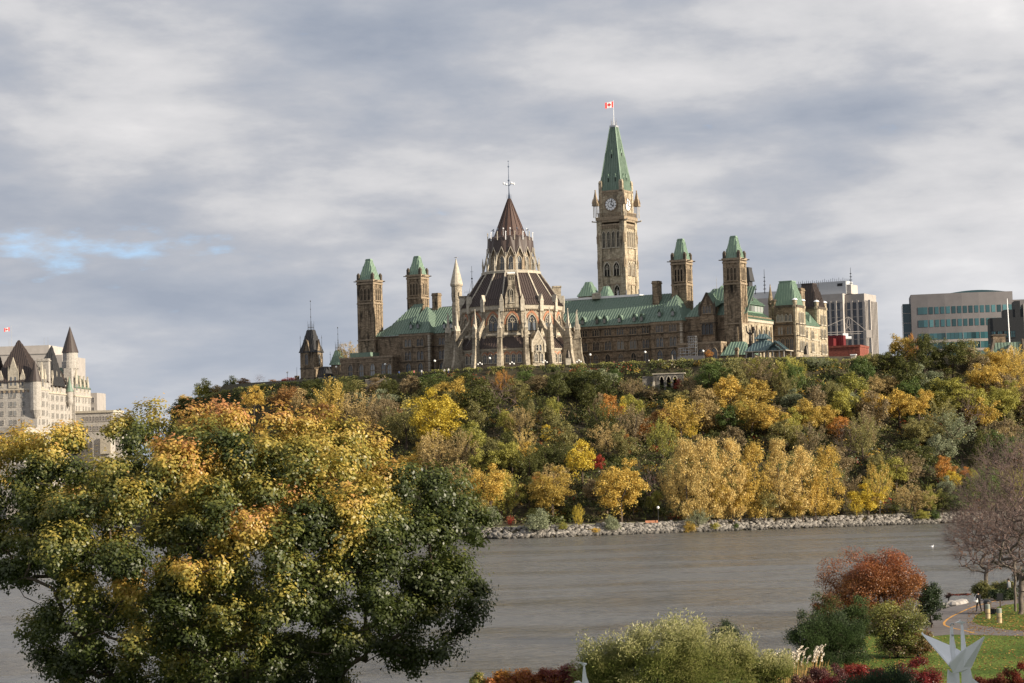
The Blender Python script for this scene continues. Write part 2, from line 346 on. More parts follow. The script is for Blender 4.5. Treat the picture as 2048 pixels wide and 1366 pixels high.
def ribs(mb, poly, sp=1.0, w=.1, h=.14, lift=.0):
    """standing seams: thin raised bars running up the slope of a convex roof face"""
    P = [Vector(p) for p in poly]; n = (P[1]-P[0]).cross(P[2]-P[0])
    if n.length < 1e-6: return
    n.normalize()
    if n.z < 0: n = -n
    up = Vector((0, 0, 1))-n*n.z
    if up.length < .05: return
    up.normalize(); sd = up.cross(n).normalized(); ts = [p.dot(sd) for p in P]; t = min(ts)+sp*.5
    while t < max(ts):
        hits = []
        for i in range(len(P)):
            a, b = P[i], P[(i+1) % len(P)]; ta, tb = a.dot(sd), b.dot(sd)
            if (ta-t)*(tb-t) < 0: hits.append(a+(b-a)*((t-ta)/(tb-ta)))
        if len(hits) == 2 and (hits[0]-hits[1]).length > .4:
            mb.bar(hits[0]+n*h*.5, hits[1]+n*h*.5, w, h, n)
        t += sp
def roof(parent, faces, mat, sp=1.0, name='roof', seam=True, w=.11, h=.15, back=True):
    m = MB(); r = MB()
    for f in faces:
        m.poly(f)
        if seam: ribs(r, f, sp*1.1, w, h)
    o = m.build(name, mat, parent)
    if seam and r.v: r.build('roof_seam', mat, o, kind='stuff')
    return o
def hip(x0, x1, y0, y1, z0, rx0, rx1, ry, z1, ry1=None):
    """faces of a hipped roof: eave rectangle and a ridge (or flat top when ry1 is given)"""
    r1 = ry if ry1 is None else ry1
    A, B, C, D = (x0, y0, z0), (x1, y0, z0), (x1, y1, z0), (x0, y1, z0)
    a, b, c, d = (rx0, ry, z1), (rx1, ry, z1), (rx1, r1, z1), (rx0, r1, z1)
    fs = [[A, B, b, a], [C, D, d, c]]
    fs += [[B, C, c, b], [D, A, a, d]] if ry1 is not None else [[B, C, b], [D, A, a]]
    if ry1 is not None: fs.append([a, b, c, d])
    return [[p for i, p in enumerate(f) if p != f[i-1]] for f in fs]
def pinnacle(mb, x, y, z, w, h, hb=.45):
    """little square shaft with a spire and knob"""
    q = w/2; mb.box(x-q, x+q, y-q, y+q, z, z+h*hb); mb.frus((x-q*1.3, x+q*1.3, y-q*1.3, y+q*1.3), z+h*hb, (x-q*.15, x+q*.15, y-q*.15, y+q*.15), z+h*.94)
    mb.ball((x, y, z+h*.95), w*.2, 6)

# ================================================================== LIBRARY
def build_library():
    c = loc2w(-1.9, 0, 0)
    R = root('library_building', 'round buff stone library with flying buttresses and a brown conical roof at the cliff edge', 'library', c, 0)
    S = 2*pi/16; F0 = -pi/2          # middle of the face that looks at the river
    PH = F0+S/2                       # a corner
    K = cos(S/2)
    def ringwall(name, r, z0, z1, mat, r1=None):
        return MB().lathe([(r/K, z0), ((r1 or r)/K, z1)], 16, (0, 0), PH).build(name, mat, R)
    ringwall('lower_wall', 18.2, -2, 6.0, LIB)
    m = MB(); m.lathe([(18.5/K, 0.2), (18.5/K, 1.1), (18.25/K, 1.3)], 16, (0, 0), PH); m.build('plinth', MTRIM, R)
    MB().lathe([(18.25/K, 5.3), (18.55/K, 5.6), (18.7/K, 6.2), (18.2/K, 6.25)], 16, (0, 0), PH).build('cornice', TRIM, R)
    def ringface(r0, z0, r1, z1, i):
        a, b = PH+i*S, PH+(i+1)*S
        return [(r0/K*cos(a), r0/K*sin(a), z0), (r0/K*cos(b), r0/K*sin(b), z0), (r1/K*cos(b), r1/K*sin(b), z1), (r1/K*cos(a), r1/K*sin(a), z1)]
    roof(R, [ringface(18.9, 6.1, 15.4, 9.9, i) for i in range(16)], LIBROOF, .8, 'lower_roof')
    ringwall('drum_wall', 15.5, 6, 19.0, LIB)
    MB().lathe([(15.55/K, 18.0), (15.8/K, 18.3), (16.0/K, 19.3), (16.1/K, 19.5), (15.4/K, 19.5)], 16, (0, 0), PH).build('cornice', TRIM, R)
    d = MB()
    for i in range(16):
        for k in range(9):
            a = PH+i*S; b = a+S; t = (k+.5)/9
            x = 15.85/K*(cos(a)*(1-t)+cos(b)*t); y = 15.85/K*(sin(a)*(1-t)+sin(b)*t); d.box(x-.16, x+.16, y-.16, y+.16, 17.75, 18.25)
    d.build('dentil', MTRIM, R, kind='stuff')
    MB().lathe([(15.6/K, 10.1), (15.85/K, 10.2), (15.85/K, 10.6), (15.6/K, 10.9)], 16, (0, 0), PH, False).build('string_course', TRIM, R)
    roof(R, [ringface(16.3, 19.5, 14.9, 21.4, i) for i in range(16)], LIBROOF, .7, 'roof_skirt')
    roof(R, [ringface(14.9, 21.45, 8.9, 30.2, i) for i in range(16)], LIBROOF, .7, 'roof')
    MB().lathe([(8.4/K, 30.0), (9.3/K, 30.0), (9.4/K, 30.7), (8.7/K, 31.0), (8.0/K, 30.9)], 16, (0, 0), PH).build('gallery', TRIM, R)
    ringwall('lantern_wall', 6.9, 30.2, 38.0, MTRIM)
    m = MB()
    for i in range(16):                       # stepped skirt of gabled copper plates round the lantern
        a, b = PH+i*S, PH+(i+1)*S; mid = (a+b)/2; r = 7.3; ro = 7.5
        P = lambda rr, an, z: (rr*cos(an), rr*sin(an), z)
        m.poly([P(ro, a, 35.2), P(ro*K, mid, 38.2), P(ro*.97*K, mid, 41.6), P(ro*.9, a, 41.2)])
        m.poly([P(ro, b, 35.2), P(ro*.9, b, 41.2), P(ro*.97*K, mid, 41.6), P(ro*K, mid, 38.2)])
        m.poly([P(ro*.9, a, 41.2), P(ro*.97*K, mid, 41.6), P(5.2, mid, 42.3), P(5.3, a, 42.1)])
        m.poly([P(ro*.9, b, 41.2), P(5.3, b, 42.1), P(5.2, mid, 42.3), P(ro*.97*K, mid, 41.6)])
    m.build('lantern_skirt', LIBROOF, R)
    g = MB()
    for i in range(16):                       # white gable edges over the lantern windows, and slanting struts
        a, b = PH+i*S, PH+(i+1)*S; mid = (a+b)/2; P = lambda rr, an, z: (rr*cos(an), rr*sin(an), z)
        g.bar(P(7.75, a, 34.9), P(7.65*K, mid, 38.4), .17, .2, P(1, mid, 0)); g.bar(P(7.75, b, 34.9), P(7.65*K, mid, 38.4), .17, .2, P(1, mid, 0))
    g.build('gable_trim', TRIM, R)
    for i in range(16):
        a = PH+i*S; ca, sa = cos(a), sin(a)
        # main roof rib
        MB().bar((15.3*ca, 15.3*sa, 21.3), (9.1*ca, 9.1*sa, 30.35), .42, .42, (ca, sa, 1)).build('roof_rib', TRIM, R)
        m = MB(); m.bar((8.9*ca, 8.9*sa, 31.0), (7.5*ca, 7.5*sa, 36.6), .2, .4, (ca, sa, 0)); pinnacle(m, 9.0*ca, 9.0*sa, 30.4, .5, 5.0, .5)
        m.build('lantern_buttress', TRIM, R)
        m = MB(); m.box(7.2*ca-.12, 7.2*ca+.12, 7.2*sa-.12, 7.2*sa+.12, 40.6, 42.9); m.ball((7.2*ca, 7.2*sa, 43.1), .22, 6); m.build('lantern_finial', WHITE if i % 2 else TRIM, R)
        # gabled corner block at the eave
        m = MB(); m.box(-.62, .62, -.75, .75, 17.6, 20.6); m.extr([(-.7, -.85, 20.6), (.7, -.85, 20.6), (0, -.85, 22.9)], (0, 1.6, 0))
        m.xf(Matrix.Rotation(a+pi/2, 4, 'Z') @ Matrix.Translation((0, -15.9, 0))); m.build('eave_gablet', TRIM, R)
        # engaged shaft up the drum
        m = MB(); m.box(-.45, .45, -.5, .4, 6, 17.6); m.xf(Matrix.Rotation(a+pi/2, 4, 'Z') @ Matrix.Translation((0, -15.7, 0))); m.build('pilaster', LIB, R)
    for i in range(16):
        a = PH+i*S
        if sin(a) > .55: continue              # the back joins the corridor
        # buttress: battered pier, spire, and the flying arch to the drum
        m = MB()
        m.frus((-.75, .75, -23.3, -18.0), -2.2, (-.62, .62, -21.9, -18.2), 4.6)
        m.frus((-.62, .62, -21.9, -19.0), 4.6, (-.55, .55, -21.6, -19.4), 9.2)
        m.box(-.75, .75, -21.8, -19.3, 9.2, 9.45)
        m.frus((-.55, .55, -21.5, -19.6), 9.45, (-.5, .5, -21.3, -19.9), 12.1)
        m.xf(Matrix.Rotation(a+pi/2, 4, 'Z')); pier = m.build('buttress', LIB, R)
        m = MB(); m.extr([(-.62, -21.45, 12.1), (.62, -21.45, 12.1), (0, -21.45, 13.7)], (0, 1.7, 0)); m.frus((-.5, .5, -21.1, -20.1), 12.1, (-.06, .06, -20.66, -20.54), 18.0); m.ball((0, -20.6, 18.1), .22, 6)
        m.xf(Matrix.Rotation(a+pi/2, 4, 'Z')); m.build('spire', TRIM, pier)
        m = MB(); arcp = []
        for k in range(7): t = k/6; arcp.append((0, -19.6+3.8*t, 6.6+6.2*sin(t*pi/2)))
        top = [(0, -15.9, 15.2), (0, -19.7, 10.1)]
        m.extr([(-.33, p[1], p[2]) for p in arcp+top], (.66, 0, 0)); m.bar((0, -15.9, 15.3), (0, -20.0, 9.9), .9, .3)
        m.xf(Matrix.Rotation(a+pi/2, 4, 'Z')); m.build('flying_arch', LIB, pier)
    for i in range(16):
        mid = F0+i*S; rz = mid+pi/2
        if sin(mid) > .45: continue
        P = lambda r, off, z: (r*cos(mid)-off*sin(mid), r*sin(mid)+off*cos(mid), z)
        # drum window under a red stone arch
        window(R, 'tracery', *P(15.5, 0, 11.6), 2.9, 4.9, rz, LIB, GLASS)
        ar = MB(); o1 = arch(4.0, 5.9); o2 = arch(5.0, 6.7); n = len(o1); k0 = 2
        for q in range(k0, n):
            j = (q+1) % n
            if j == 0: break
            ar.extr([(o1[q][0], -.12, o1[q][1]), (o2[q][0], -.12, o2[q][1]), (o2[j][0], -.12, o2[j][1]), (o1[j][0], -.12, o1[j][1])], (0, .14, 0))
        ar.xf(Matrix.Translation(P(15.52, 0, 11.3)) @ Matrix.Rotation(rz, 4, 'Z')); ar.build('red_arch', REDST, R)
        if i != 1:
            for off in (-1.9, 0, 1.9):
                window(R, 'arch', *P(18.2, off, 1.7), 1.05, 2.75, rz, TRIM, GLASS)
            b = MB()
            for off in (-1.9, 0, 1.9): b.extr([(off-.95, -.06, 4.1), (off+.95, -.06, 4.1), (off+.7, -.06, 4.75), (off, -.06, 5.15), (off-.7, -.06, 4.75)], (0, .07, 0))
            b.xf(Matrix.Translation(P(18.2, 0, 0)) @ Matrix.Rotation(rz, 4, 'Z')); b.build('red_arch', REDST, R)
        lw = window(R, 'arch', *P(6.9, 0, 31.2), 1.3, 4.3, rz, TRIM, GLASS)
    # gabled stair porch right of the middle
    mid = F0+S; M = Matrix.Rotation(mid+pi/2, 4, 'Z')
    m = MB(); m.box(-2.0, 2.0, -20.3, -16, -2, 7.2); m.extr([(-2.0, -20.3, 7.2), (2.0, -20.3, 7.2), (0, -20.3, 11.0)], (0, 5, 0)); m.xf(M); porch = m.build('porch', LIB, R)
    m = MB(); m.bar((-2.3, -20.2, 7.0), (0, -20.2, 11.4), .35, .4, (0, 1, 0)); m.bar((2.3, -20.2, 7.0), (0, -20.2, 11.4), .35, .4, (0, 1, 0))
    for sx in (-2.1, 2.1): pinnacle(m, sx, -20.3, 4.6, .55, 4.2)
    m.ball((0, -20.2, 11.8), .3, 6); m.xf(M); m.build('gable_trim', TRIM, porch)
    P = lambda off, z: (20.3*cos(mid)-off*sin(mid), 20.3*sin(mid)+off*cos(mid), z)
    for (off, z, w, h) in ((-.9, 1.7, .9, 2.6), (.9, 1.7, .9, 2.6), (-.55, 5.0, .7, 1.9), (.55, 5.0, .7, 1.9)): window(R, 'arch', *P(off, z), w, h, mid+pi/2, TRIM, GLASS)
    # tall stone gable with a bell opening in front of the main roof
    m = MB(); m.box(-2.05, 2.05, -16.4, -14.6, 18.6, 22.0); m.frus((-2.05, 2.05, -16.3, -14.6), 22.0, (-1.15, 1.15, -16.2, -14.0), 25.2); m.box(-1.05, 1.05, -16.1, -11.4, 25.2, 28.7)
    m.box(-1.35, 1.35, -16.4, -11.0, 28.7, 29.1); gab = m.build('roof_gable', LIB, R)
    MB().box(-1.2, 1.2, -16.2, -11.2, 29.1, 29.6).build('coping', WHITE, gab)
    window(R, 'arch', 0, -16.3, 20.3, 1.0, 4.0, 0, TRIM, DARKW)
    for sx in (-.6, 0, .6): MB().box(sx-.14, sx+.14, -16.16, -16.08, 27.2, 28.4).build('slot', DARKW, gab)
    # cone and finial
    cone = []
    m = MB(); m.lathe([(5.3, 41.6), (5.0, 42.4), (3.1, 47.2), (1.5, 51.4), (.45, 54.2)], 16, (0, 0), PH); spire = m.build('cone_roof', CONE, R)
    r = MB()
    for i in range(16):
        a = PH+i*S
        r.bar((5.05*cos(a), 5.05*sin(a), 42.4), (.5*cos(a), .5*sin(a), 54.2), .12, .14, (cos(a), sin(a), .4))
    r.build('roof_seam', CONE, spire, kind='stuff')
    for i in range(0, 16, 1):
        a = F0+i*S; x, y = 5.6*cos(a), 5.6*sin(a)
        m = MB(); m.tube((x, y, 41.5), (x, y, 44.2), .09, .05, 4); m.ball((x, y, 44.3), .24, 6); m.build('lantern_finial', WHITE if i % 3 == 0 else BIRON, R)
    m = MB(); m.tube((0, 0, 53.6), (0, 0, 66), .22, .06, 6); m.ball((0, 0, 60.0), .35, 8); m.ball((0, 0, 66.1), .2, 6); m.ball((0, 0, 64.4), .28, 6)
    for k in range(4):
        a = k*pi/2+.5; m.bar((0, 0, 58.3), (1.7*cos(a), 1.7*sin(a), 58.9), .16, .16); m.tube((.4*cos(a), .4*sin(a), 54), (0, 0, 57.5), .1, .05, 4)
        m.tube((.9*cos(a), .9*sin(a), 54.2), (.9*cos(a), .9*sin(a), 55.6), .06, .03, 4)
    fin = m.build('finial', BIRON, R)
    m = MB()
    for k in range(4): a = k*pi/2+.5; m.ball((1.75*cos(a), 1.75*sin(a), 59.0), .38, 8)
    m.build('finial_ball', WHITE, fin)
    # corridor roof behind, left, with its iron mast
    m = MB(); m.box(-14.5, -4, 12, 33, -2, 22.6); m.build('corridor_wall', LIB, R)
    roof(R, hip(-15, -3.5, 11.5, 33, 22.6, -14, -5, 17, 26.0), LIBROOF, .8, 'corridor_roof')
    m = MB()
    for k in range(14): m.tube((-15+k*.75, 12.4, 25.6), (-15+k*.75, 12.4, 26.7), .05, .03, 4)
    m.bar((-15, 12.4, 26.1), (-5, 12.4, 26.1), .08, .08); m.build('roof_cresting', STEEL, R, kind='stuff')
    m = MB(); m.tube((-12.6, 13, 25), (-12.6, 13, 34.5), .14, .04, 5)
    for k in range(4):
        a = k*pi/2; m.tube((-12.6+1.3*cos(a), 13+1.3*sin(a), 25), (-12.6, 13, 30), .06, .04, 4)
    m.ball((-12.6, 13, 30.4), .3, 6); m.bar((-13.1, 13, 32.6), (-12.1, 13, 32.6), .08, .08); m.build('mast', IRON, R)
    m = MB(); m.frus((12.5, 16.2, 4, 9), 12, (13.2, 15.5, 5, 8), 22.5); m.box(13.0, 15.6, 5, 8, 22.5, 26.2); m.box(12.8, 15.8, 4.8, 8.2, 26.2, 26.7); m.build('chimney', LIB, R)
    m = MB(); m.box(-16.6, -14.0, 4, 8, 12, 23.6); m.box(-16.9, -13.8, 3.8, 8.2, 23.6, 24.2); m.build('chimney', LIB, R)
build_library()

# ================================================================== CENTRE BLOCK
def vent_tower(R, x0, x1, y0, y1, z0, z1, ztop, nm='vent_tower', zw=None):
    """tall square stone tower: three sunk panels to a face, a belfry of three lights, corner caps, copper roof"""
    m = MB(); m.box(x0+.25, x1-.25, y0+.25, y1-.25, z0, z1); T = m.build(nm, TOWER, R)
    w, d = x1-x0, y1-y0; m = MB(); c = 1.05
    for (a, b) in ((x0, y0), (x1-c, y0), (x0, y1-c), (x1-c, y1-c)): m.box(a, a+c, b, b+c, z0, z1+.02)
    zb = z1-8.0
    for k in (1, 2):
        t = k/3
        m.box(x0+c+(w-2*c)*t-.22, x0+c+(w-2*c)*t+.22, y0+.05, y0+.4, zb-12, zb); m.box(x1-.4, x1-.05, y0+c+(d-2*c)*t-.22, y0+c+(d-2*c)*t+.22, zb-12, zb)
    m.build('corner_pier', TOWER, T)
    for (za, zz, o) in ((z0+6, z0+6.5, .12), (zb-12.4, zb-12, .15), (zb, zb+.5, .12), (z1-1.3, z1-.7, .15), (z1-.4, z1+.3, .3)): MB().box(x0-o, x1+o, y0-o, y1+o, za, zz).build('string_course', MTRIM, T)
    zw = zb+1.3
    wx = (w-2*c)/3; wy = (d-2*c)/3
    fm, pm = win_mesh('arch', max(.55, wx*.62), 4.0, MTRIM, DARKW)
    for k in range(3):
        for (x, y, rz) in ((x0+c+wx*(k+.5), y0+.25, 0), (x1-.25, y0+c+wy*(k+.5), pi/2)):
            o = link('belfry_light', fm, T, (x, y, zw), rz); link('louvre', pm, o)
    m = MB()
    for (a, b) in ((x0+.45, y0+.45), (x1-.45, y0+.45), (x0+.45, y1-.45), (x1-.45, y1-.45)): m.box(a-.45, a+.45, b-.45, b+.45, z1+.3, z1+1.9); m.frus((a-.5, a+.5, b-.5, b+.5), z1+1.9, (a-.15, a+.15, b-.15, b+.15), z1+2.7)
    m.build('corner_cap', DTRIM, T)
    m = MB()
    for (a, b, dx, dy) in ((x0, y0+.5, -1, 0), (x1, y0+.5, 1, 0), (x1-.4, y1, 1, 0)): m.bar((a, b, z1-.2), (a+dx*1.5, b+dy*1.5, z1-.1), .28, .28)
    m.build('gargoyle', DTRIM, T)
    cx, cy = (x0+x1)/2, (y0+y1)/2
    fs = hip(x0+.35, x1-.35, y0+.35, y1-.35, z1+.3, cx-.95, cx+.95, cy-.75, ztop-.5, cy+.75)
    roof(T, [f for f in fs], PGREEN, .8, 'roof')
    m = MB(); m.box(cx-1.05, cx+1.05, cy-.85, cy+.85, ztop-.5, ztop-.2); m.box(cx-.9, cx+.9, cy-.7, cy+.7, ztop-.2, ztop+.1); m.build('roof_cap', PGREEN, T)
    return T
def dormer(R, x, y, z, w=1.15, gm=None):
    m = MB(); m.extr([(x-w/2, y, z), (x+w/2, y, z), (x+w/2, y, z+1.4), (x, y, z+2.5), (x-w/2, y, z+1.4)], (0, 2.6, .0)); o = m.build('dormer', GREEN, R)
    m = MB(); m.bar((x-w*.72, y-.15, z+1.25), (x, y-.15, z+2.75), .14, .6, (0, 1, 0)); m.bar((x+w*.72, y-.15, z+1.25), (x, y-.15, z+2.75), .14, .6, (0, 1, 0)); m.build('dormer_trim', PGREEN, o)
    g = MB(); g.box(x-.4, x+.4, y-.5, y+.1, z+.15, z+1.45); g.build('pane', gm or BLIND, o)
def chimney(R, x0, x1, y0, y1, z0, z1):
    m = MB(); m.box(x0, x1, y0, y1, z0, z1-.9); m.box(x0-.2, x1+.2, y0-.2, y1+.2, z1-.9, z1-.5); m.box(x0-.05, x1+.05, y0-.05, y1+.05, z1-.5, z1); m.build('chimney', TOWER, R)
def courses(R, x0, x1, y0, y1, zs, mat=None, o=.14):
    for (a, b) in zs: MB().box(x0-o, x1+o, y0-o, y1+o, a, b).build('string_course', mat or DTRIM, R)
def build_centre():
    R = root('parliament_building', 'long brown sandstone parliament block under green copper roofs with four square towers', 'parliament building', ORG, -TH)
    W = lambda *a, **k: window(R, *a, **k)
    zs = ((10.55, 10.9), (5.75, 5.95))
    # ---- right hand range
    MB().box(-12, 34.2, 28, 53, -3, 14.3).build('wall', BROWN, R)
    courses(R, -12, 34.2, 28, 53, zs+((9.0, 9.12), (3.6, 3.75)))
    MB().box(-12, 34.3, 27.75, 53.2, 13.6, 14.35).build('cornice', MTRIM, R)
    d = MB()
    for k in range(60): d.box(-11+k*.75, -10.7+k*.75, 27.6, 28, 13.1, 13.6)
    d.build('dentil', DTRIM, R, kind='stuff')
    roof(R, hip(-12.3, 44, 27.4, 53.6, 14.35, -11, 35.5, 39, 24.3), GREEN, .85)
    MB().box(-9, 24, 38.6, 43, 24.1, 24.8).build('ridge_cap', WHITE, R)
    for u in (4.8, 9.2, 13.3, 17.6, 22.2, 26.7, 31.1): W('arch', u, 28, 1.2, 1.75, 4.1)
    for u in (5.4, 9.2, 13.5, 17.8, 22.2, 26.7, 31.1): W('pair', u, 28, 6.5, 2.5, 2.9, gmat=BLIND if u in (22.2, 26.7) else GLASS)
    for u in (5.2, 9.2, 13.5, 17.8, 22.2, 26.7, 31.1): W('triple', u, 28, 11.2, 2.6, 2.0)
    for px in (1166, 1195, 1210, 1239.5, 1269, 1283.5):
        u = 1.5+(px-1125)*.1785; dormer(R, u, 28.3, 15.1)
    # ---- right pavilion
    MB().box(34.2, 44.9, 25, 40, -3, 14.3).build('wall', BROWN, R)
    courses(R, 34.2, 44.9, 25, 40, ((10.55, 10.9), (5.75, 5.95), (9.0, 9.12), (3.6, 3.75)))
    MB().box(33.95, 45.1, 24.8, 40, 13.6, 14.4).build('cornice', MTRIM, R)
    q = MB()
    for k in range(20): q.box(44.3, 45.0, 24.9, 25.6+.3*(k % 2), -1+k*.75, -.4+k*.75)
    q.build('quoin', TRIM, R, kind='stuff')
    roof(R, hip(33.8, 45.3, 24.5, 41, 14.4, 39.3, 39.9, 33.5, 23.2), GREEN, .85)
    for u in (37.3, 41.9): W('arch', u, 25, 1.2, 1.9, 4.3); W('pair', u, 25, 6.4, 2.6, 3.1, gmat=BLIND if u > 40 else GLASS); W('triple', u, 25, 11.1, 2.7, 2.3); dormer(R, u-.2, 26.0, 16.0)
    for v in (29, 35): W('pair', 44.9, v, 6.4, 2.4, 3, pi/2); W('pair', 44.9, v, 11.1, 2.4, 2.2, pi/2)
    chimney(R, 30.8, 33.0, 34.6, 37.2, 18, 28.3)
    # ---- right of the pavilion: gabled range
    MB().box(44.9, 64.0, 28, 55, -3, 15.4).build('wall', BROWN, R)
    courses(R, 44.9, 64.0, 28, 55, ((10.9, 11.2), (5.9, 6.1)))
    MB().box(44.9, 64.1, 27.8, 31, 14.8, 15.5).build('cornice', MTRIM, R)
    roof(R, [[(44.9, 27.6, 15.5), (66, 27.6, 15.5), (66, 36, 24.6), (51.5, 36, 24.6)], [(44.9, 27.6, 15.5), (51.5, 36, 24.6), (51.5, 55, 24.6), (44.9, 55, 15.5)]], GREEN, .85)
    m = MB(); m.box(51.2, 55.9, 25.4, 30, -3, 18.2); m.extr([(51.2, 25.4, 18.2), (55.9, 25.4, 18.2), (53.55, 25.4, 22.2)], (0, 3, 0)); m.build('gable_bay', BROWN, R)
    m = MB()
    for sx in (-1, 1): m.bar((53.55+sx*2.7, 25.3, 17.7), (53.55, 25.3, 22.6), .4, .45, (0, 1, 0)); pinnacle(m, 53.55+sx*2.5, 25.5, 15.5, .7, 4.4)
    m.build('gable_trim', DTRIM, R)
    roof(R, [[(53.55, 25.2, 22.7), (50.7, 25.2, 17.9), (50.7, 33, 20), (53.55, 33, 22.7)], [(56.4, 25.2, 17.9), (53.55, 25.2, 22.7), (53.55, 33, 22.7), (56.4, 33, 20)]], PGREEN, .85)
    W('triple', 53.55, 25.4, 16.2, 2.9, 2.4); W('triple', 53.55, 25.4, 9.6, 3.8, 3.4, fmat=DTRIM); MB().box(51.0, 56.1, 25.2, 28, 12.9, 13.3).build('string_course', DTRIM, R)
    # annex in front, right
    MB().box(45.2, 60.1, 20, 28, -3, 6.7).build('wall', BROWN, R)
    courses(R, 45.2, 60.1, 20, 28, ((6.3, 6.9), (3.5, 3.7)), MTRIM, .15)
    for u in (53.4, 57.9): W('arch', u, 20, .8, 2.1, 4.2)
    MB().box(60.1, 69.5, 20, 27, -3, 2.3).build('wall', BROWN, R)
    roof(R, hip(59.9, 70.2, 19.5, 28, 2.3, 62.0, 66.6, 23.5, 6.6), PGREEN, .85); chimney(R, 65.2, 66.1, 18.9, 19.7, 1, 4.6)
    # ---- side range facing the sun
    MB().box(61, 64.0, 30, 54, 14, 14.3).build('ledge', TRIM, R)
    MB().box(63.9, 64.25, 30.5, 54, -3, 14.0).build('side_wall', GOLD, R)  # paler slab over the brown wall, its colour standing in for sunlight
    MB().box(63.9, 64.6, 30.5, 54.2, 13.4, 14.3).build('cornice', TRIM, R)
    roof(R, [[(64.8, 30.5, 14.3), (64.8, 54.3, 14.3), (61.2, 54.3, 16.9), (61.2, 30.5, 16.9)]], PGREEN, .9)
    cb = MB().box(58, 61.2, 30.5, 53.5, 16.6, 19.4).build('clerestory', PGREEN, R)
    for k in range(9): p = MB().box(61.22, 61.3, 31.2+k*2.45, 33.2+k*2.45, 17.3, 19.1).build('pane', BLIND, cb)
    roof(R, [[(61.9, 30.0, 19.4), (61.9, 54.0, 19.4), (55.5, 50, 25.2), (55.5, 33, 25.2)], [(61.9, 54.0, 19.4), (50, 54, 19.4), (55.5, 50, 25.2)], [(50, 30.0, 19.4), (61.9, 30.0, 19.4), (55.5, 33, 25.2)]], PGREEN, .9)
    for v in (33.2, 37.3, 41.4, 45.5, 49.6): W('arch', 64.25, v, 5.0, 2.1, 6.4, pi/2, fmat=TRIM, gmat=GLASS)
    b = MB()
    for v in (31.2, 35.3, 39.4, 43.5, 47.6, 51.6): b.frus((64.25, 65.1, v-.4, v+.4), -3, (64.25, 64.7, v-.3, v+.3), 12.4)
    b.build('buttress', GOLD, R)
    # ---- left ranges
    MB().box(-70, -38, 28, 53, -3, 15.1).build('wall', BROWN, R)
    courses(R, -70, -38, 28, 53, ((10.7, 11.0), (5.8, 6.0), (3.6, 3.75)))
    MB().box(-70.1, -38, 27.8, 53, 14.4, 15.2).build('cornice', MTRIM, R)
    MB().box(-68.3, -55, 27.8, 28.1, 8.5, 15.0).build('wall_panel', BROWN, R)
    MB().box(-59.6, -56.9, 27.5, 28, 10.0, 12.9).build('blind', BLUEG, R)
    roof(R, [[(-70.2, 27.4, 15.2), (-56, 27.4, 15.2), (-56, 38, 26.3), (-59.8, 38, 26.3), (-64.8, 30.8, 18.9)], [(-70.2, 27.4, 15.2), (-64.8, 30.8, 18.9), (-70, 40, 18.9)], [(-64.8, 30.8, 18.9), (-59.8, 38, 26.3), (-59.8, 46, 26.3), (-70, 48, 18.9)]], GREEN, .85)
    roof(R, [[(-60.5, 38.2, 24.0), (-57.5, 38.2, 24.0), (-57.5, 40, 28.3), (-60.0, 40, 28.3)], [(-60.5, 38.2, 24.0), (-60.0, 40, 28.3), (-60, 46, 28.3), (-60.5, 48, 24)]], GREEN, .85)
    roof(R, hip(-56, -37, 27.4, 53, 15.2, -55.9, -37.1, 38, 24.6), GREEN, .85)
    MB().box(-58.2, -46.6, 25, 40, -3, 15.3).build('wall', BROWN, R)
    courses(R, -58.2, -46.6, 25, 40, ((10.7, 11.0), (5.8, 6.0), (9.1, 9.2), (3.6, 3.75)))
    MB().box(-58.4, -46.4, 24.8, 40, 14.6, 15.4).build('cornice', MTRIM, R)
    q = MB()
    for k in range(21): q.box(-47.3, -46.5, 24.9, 25.6+.3*(k % 2), -1+k*.75, -.4+k*.75)
    q.build('quoin', TRIM, R, kind='stuff')
    roof(R, hip(-58.7, -46.2, 24.5, 41, 15.4, -51.6, -51.0, 32.2, 24.6), GREEN, .85)
    for u in (-54.9, -50.2): W('arch', u, 25, 1.6, 1.9, 4.0); W('pair', u, 25, 6.5, 2.6, 3.1); W('pair', u, 25, 11.1, 2.8, 2.6, gmat=BLIND if u < -52 else GLASS)
    for u in (-54.0, -51.3): dormer(R, u, 25.9, 17.0)
    for u in (-43.6, -39.9): W('arch', u, 28, 1.6, 1.9, 4.0); W('pair', u, 28, 6.5, 2.6, 3.1); W('pair', u, 28, 11.3, 2.6, 2.5)
    for u in (-42.6, -40): dormer(R, u, 28.4, 16.6)
    chimney(R, -52.2, -50.0, 37, 39.5, 20, 29.6)
    MB().box(-50, -40, 40, 46, 24.3, 25.0).build('roof_walk', DTRIM, R)
    MB().box(-78.7, -58.2, 20, 29, -3, 7.9).build('wall', BROWN, R)
    courses(R, -78.7, -58.2, 20, 29, ((7.6, 8.2), (6.3, 6.5), (3.3, 3.5)), MTRIM)
    MB().box(-76, -68, 22, 28, 8, 9.8).build('penthouse', GREEN, R)
    for u in (-74.6, -70.3, -65.9, -61.6): W('arch', u, 20, 1.3, 1.8, 4.6, gmat=BLIND)
    W('arch', -59.3, 20, 1.3, 1.6, 4.2, gmat=BLIND)
    # ---- stair turret beside the library
    m = MB(); m.lathe([(1.75, -2), (1.75, 24), (1.55, 25), (1.75, 26), (1.75, 30.2), (2.1, 30.4), (2.1, 30.9)], 14, (-36.6, 26.5)); T = m.build('turret', LIB, R, smooth=False)
    m = MB(); m.lathe([(2.15, 30.9), (1.1, 35.3), (.15, 39.2)], 14, (-36.6, 26.5)); m.ball((-36.6, 26.5, 39.3), .25, 6); m.bar((-37.1, 26.5, 39.9), (-36.1, 26.5, 39.9), .18, .2); m.build('spire', TRIM, T)
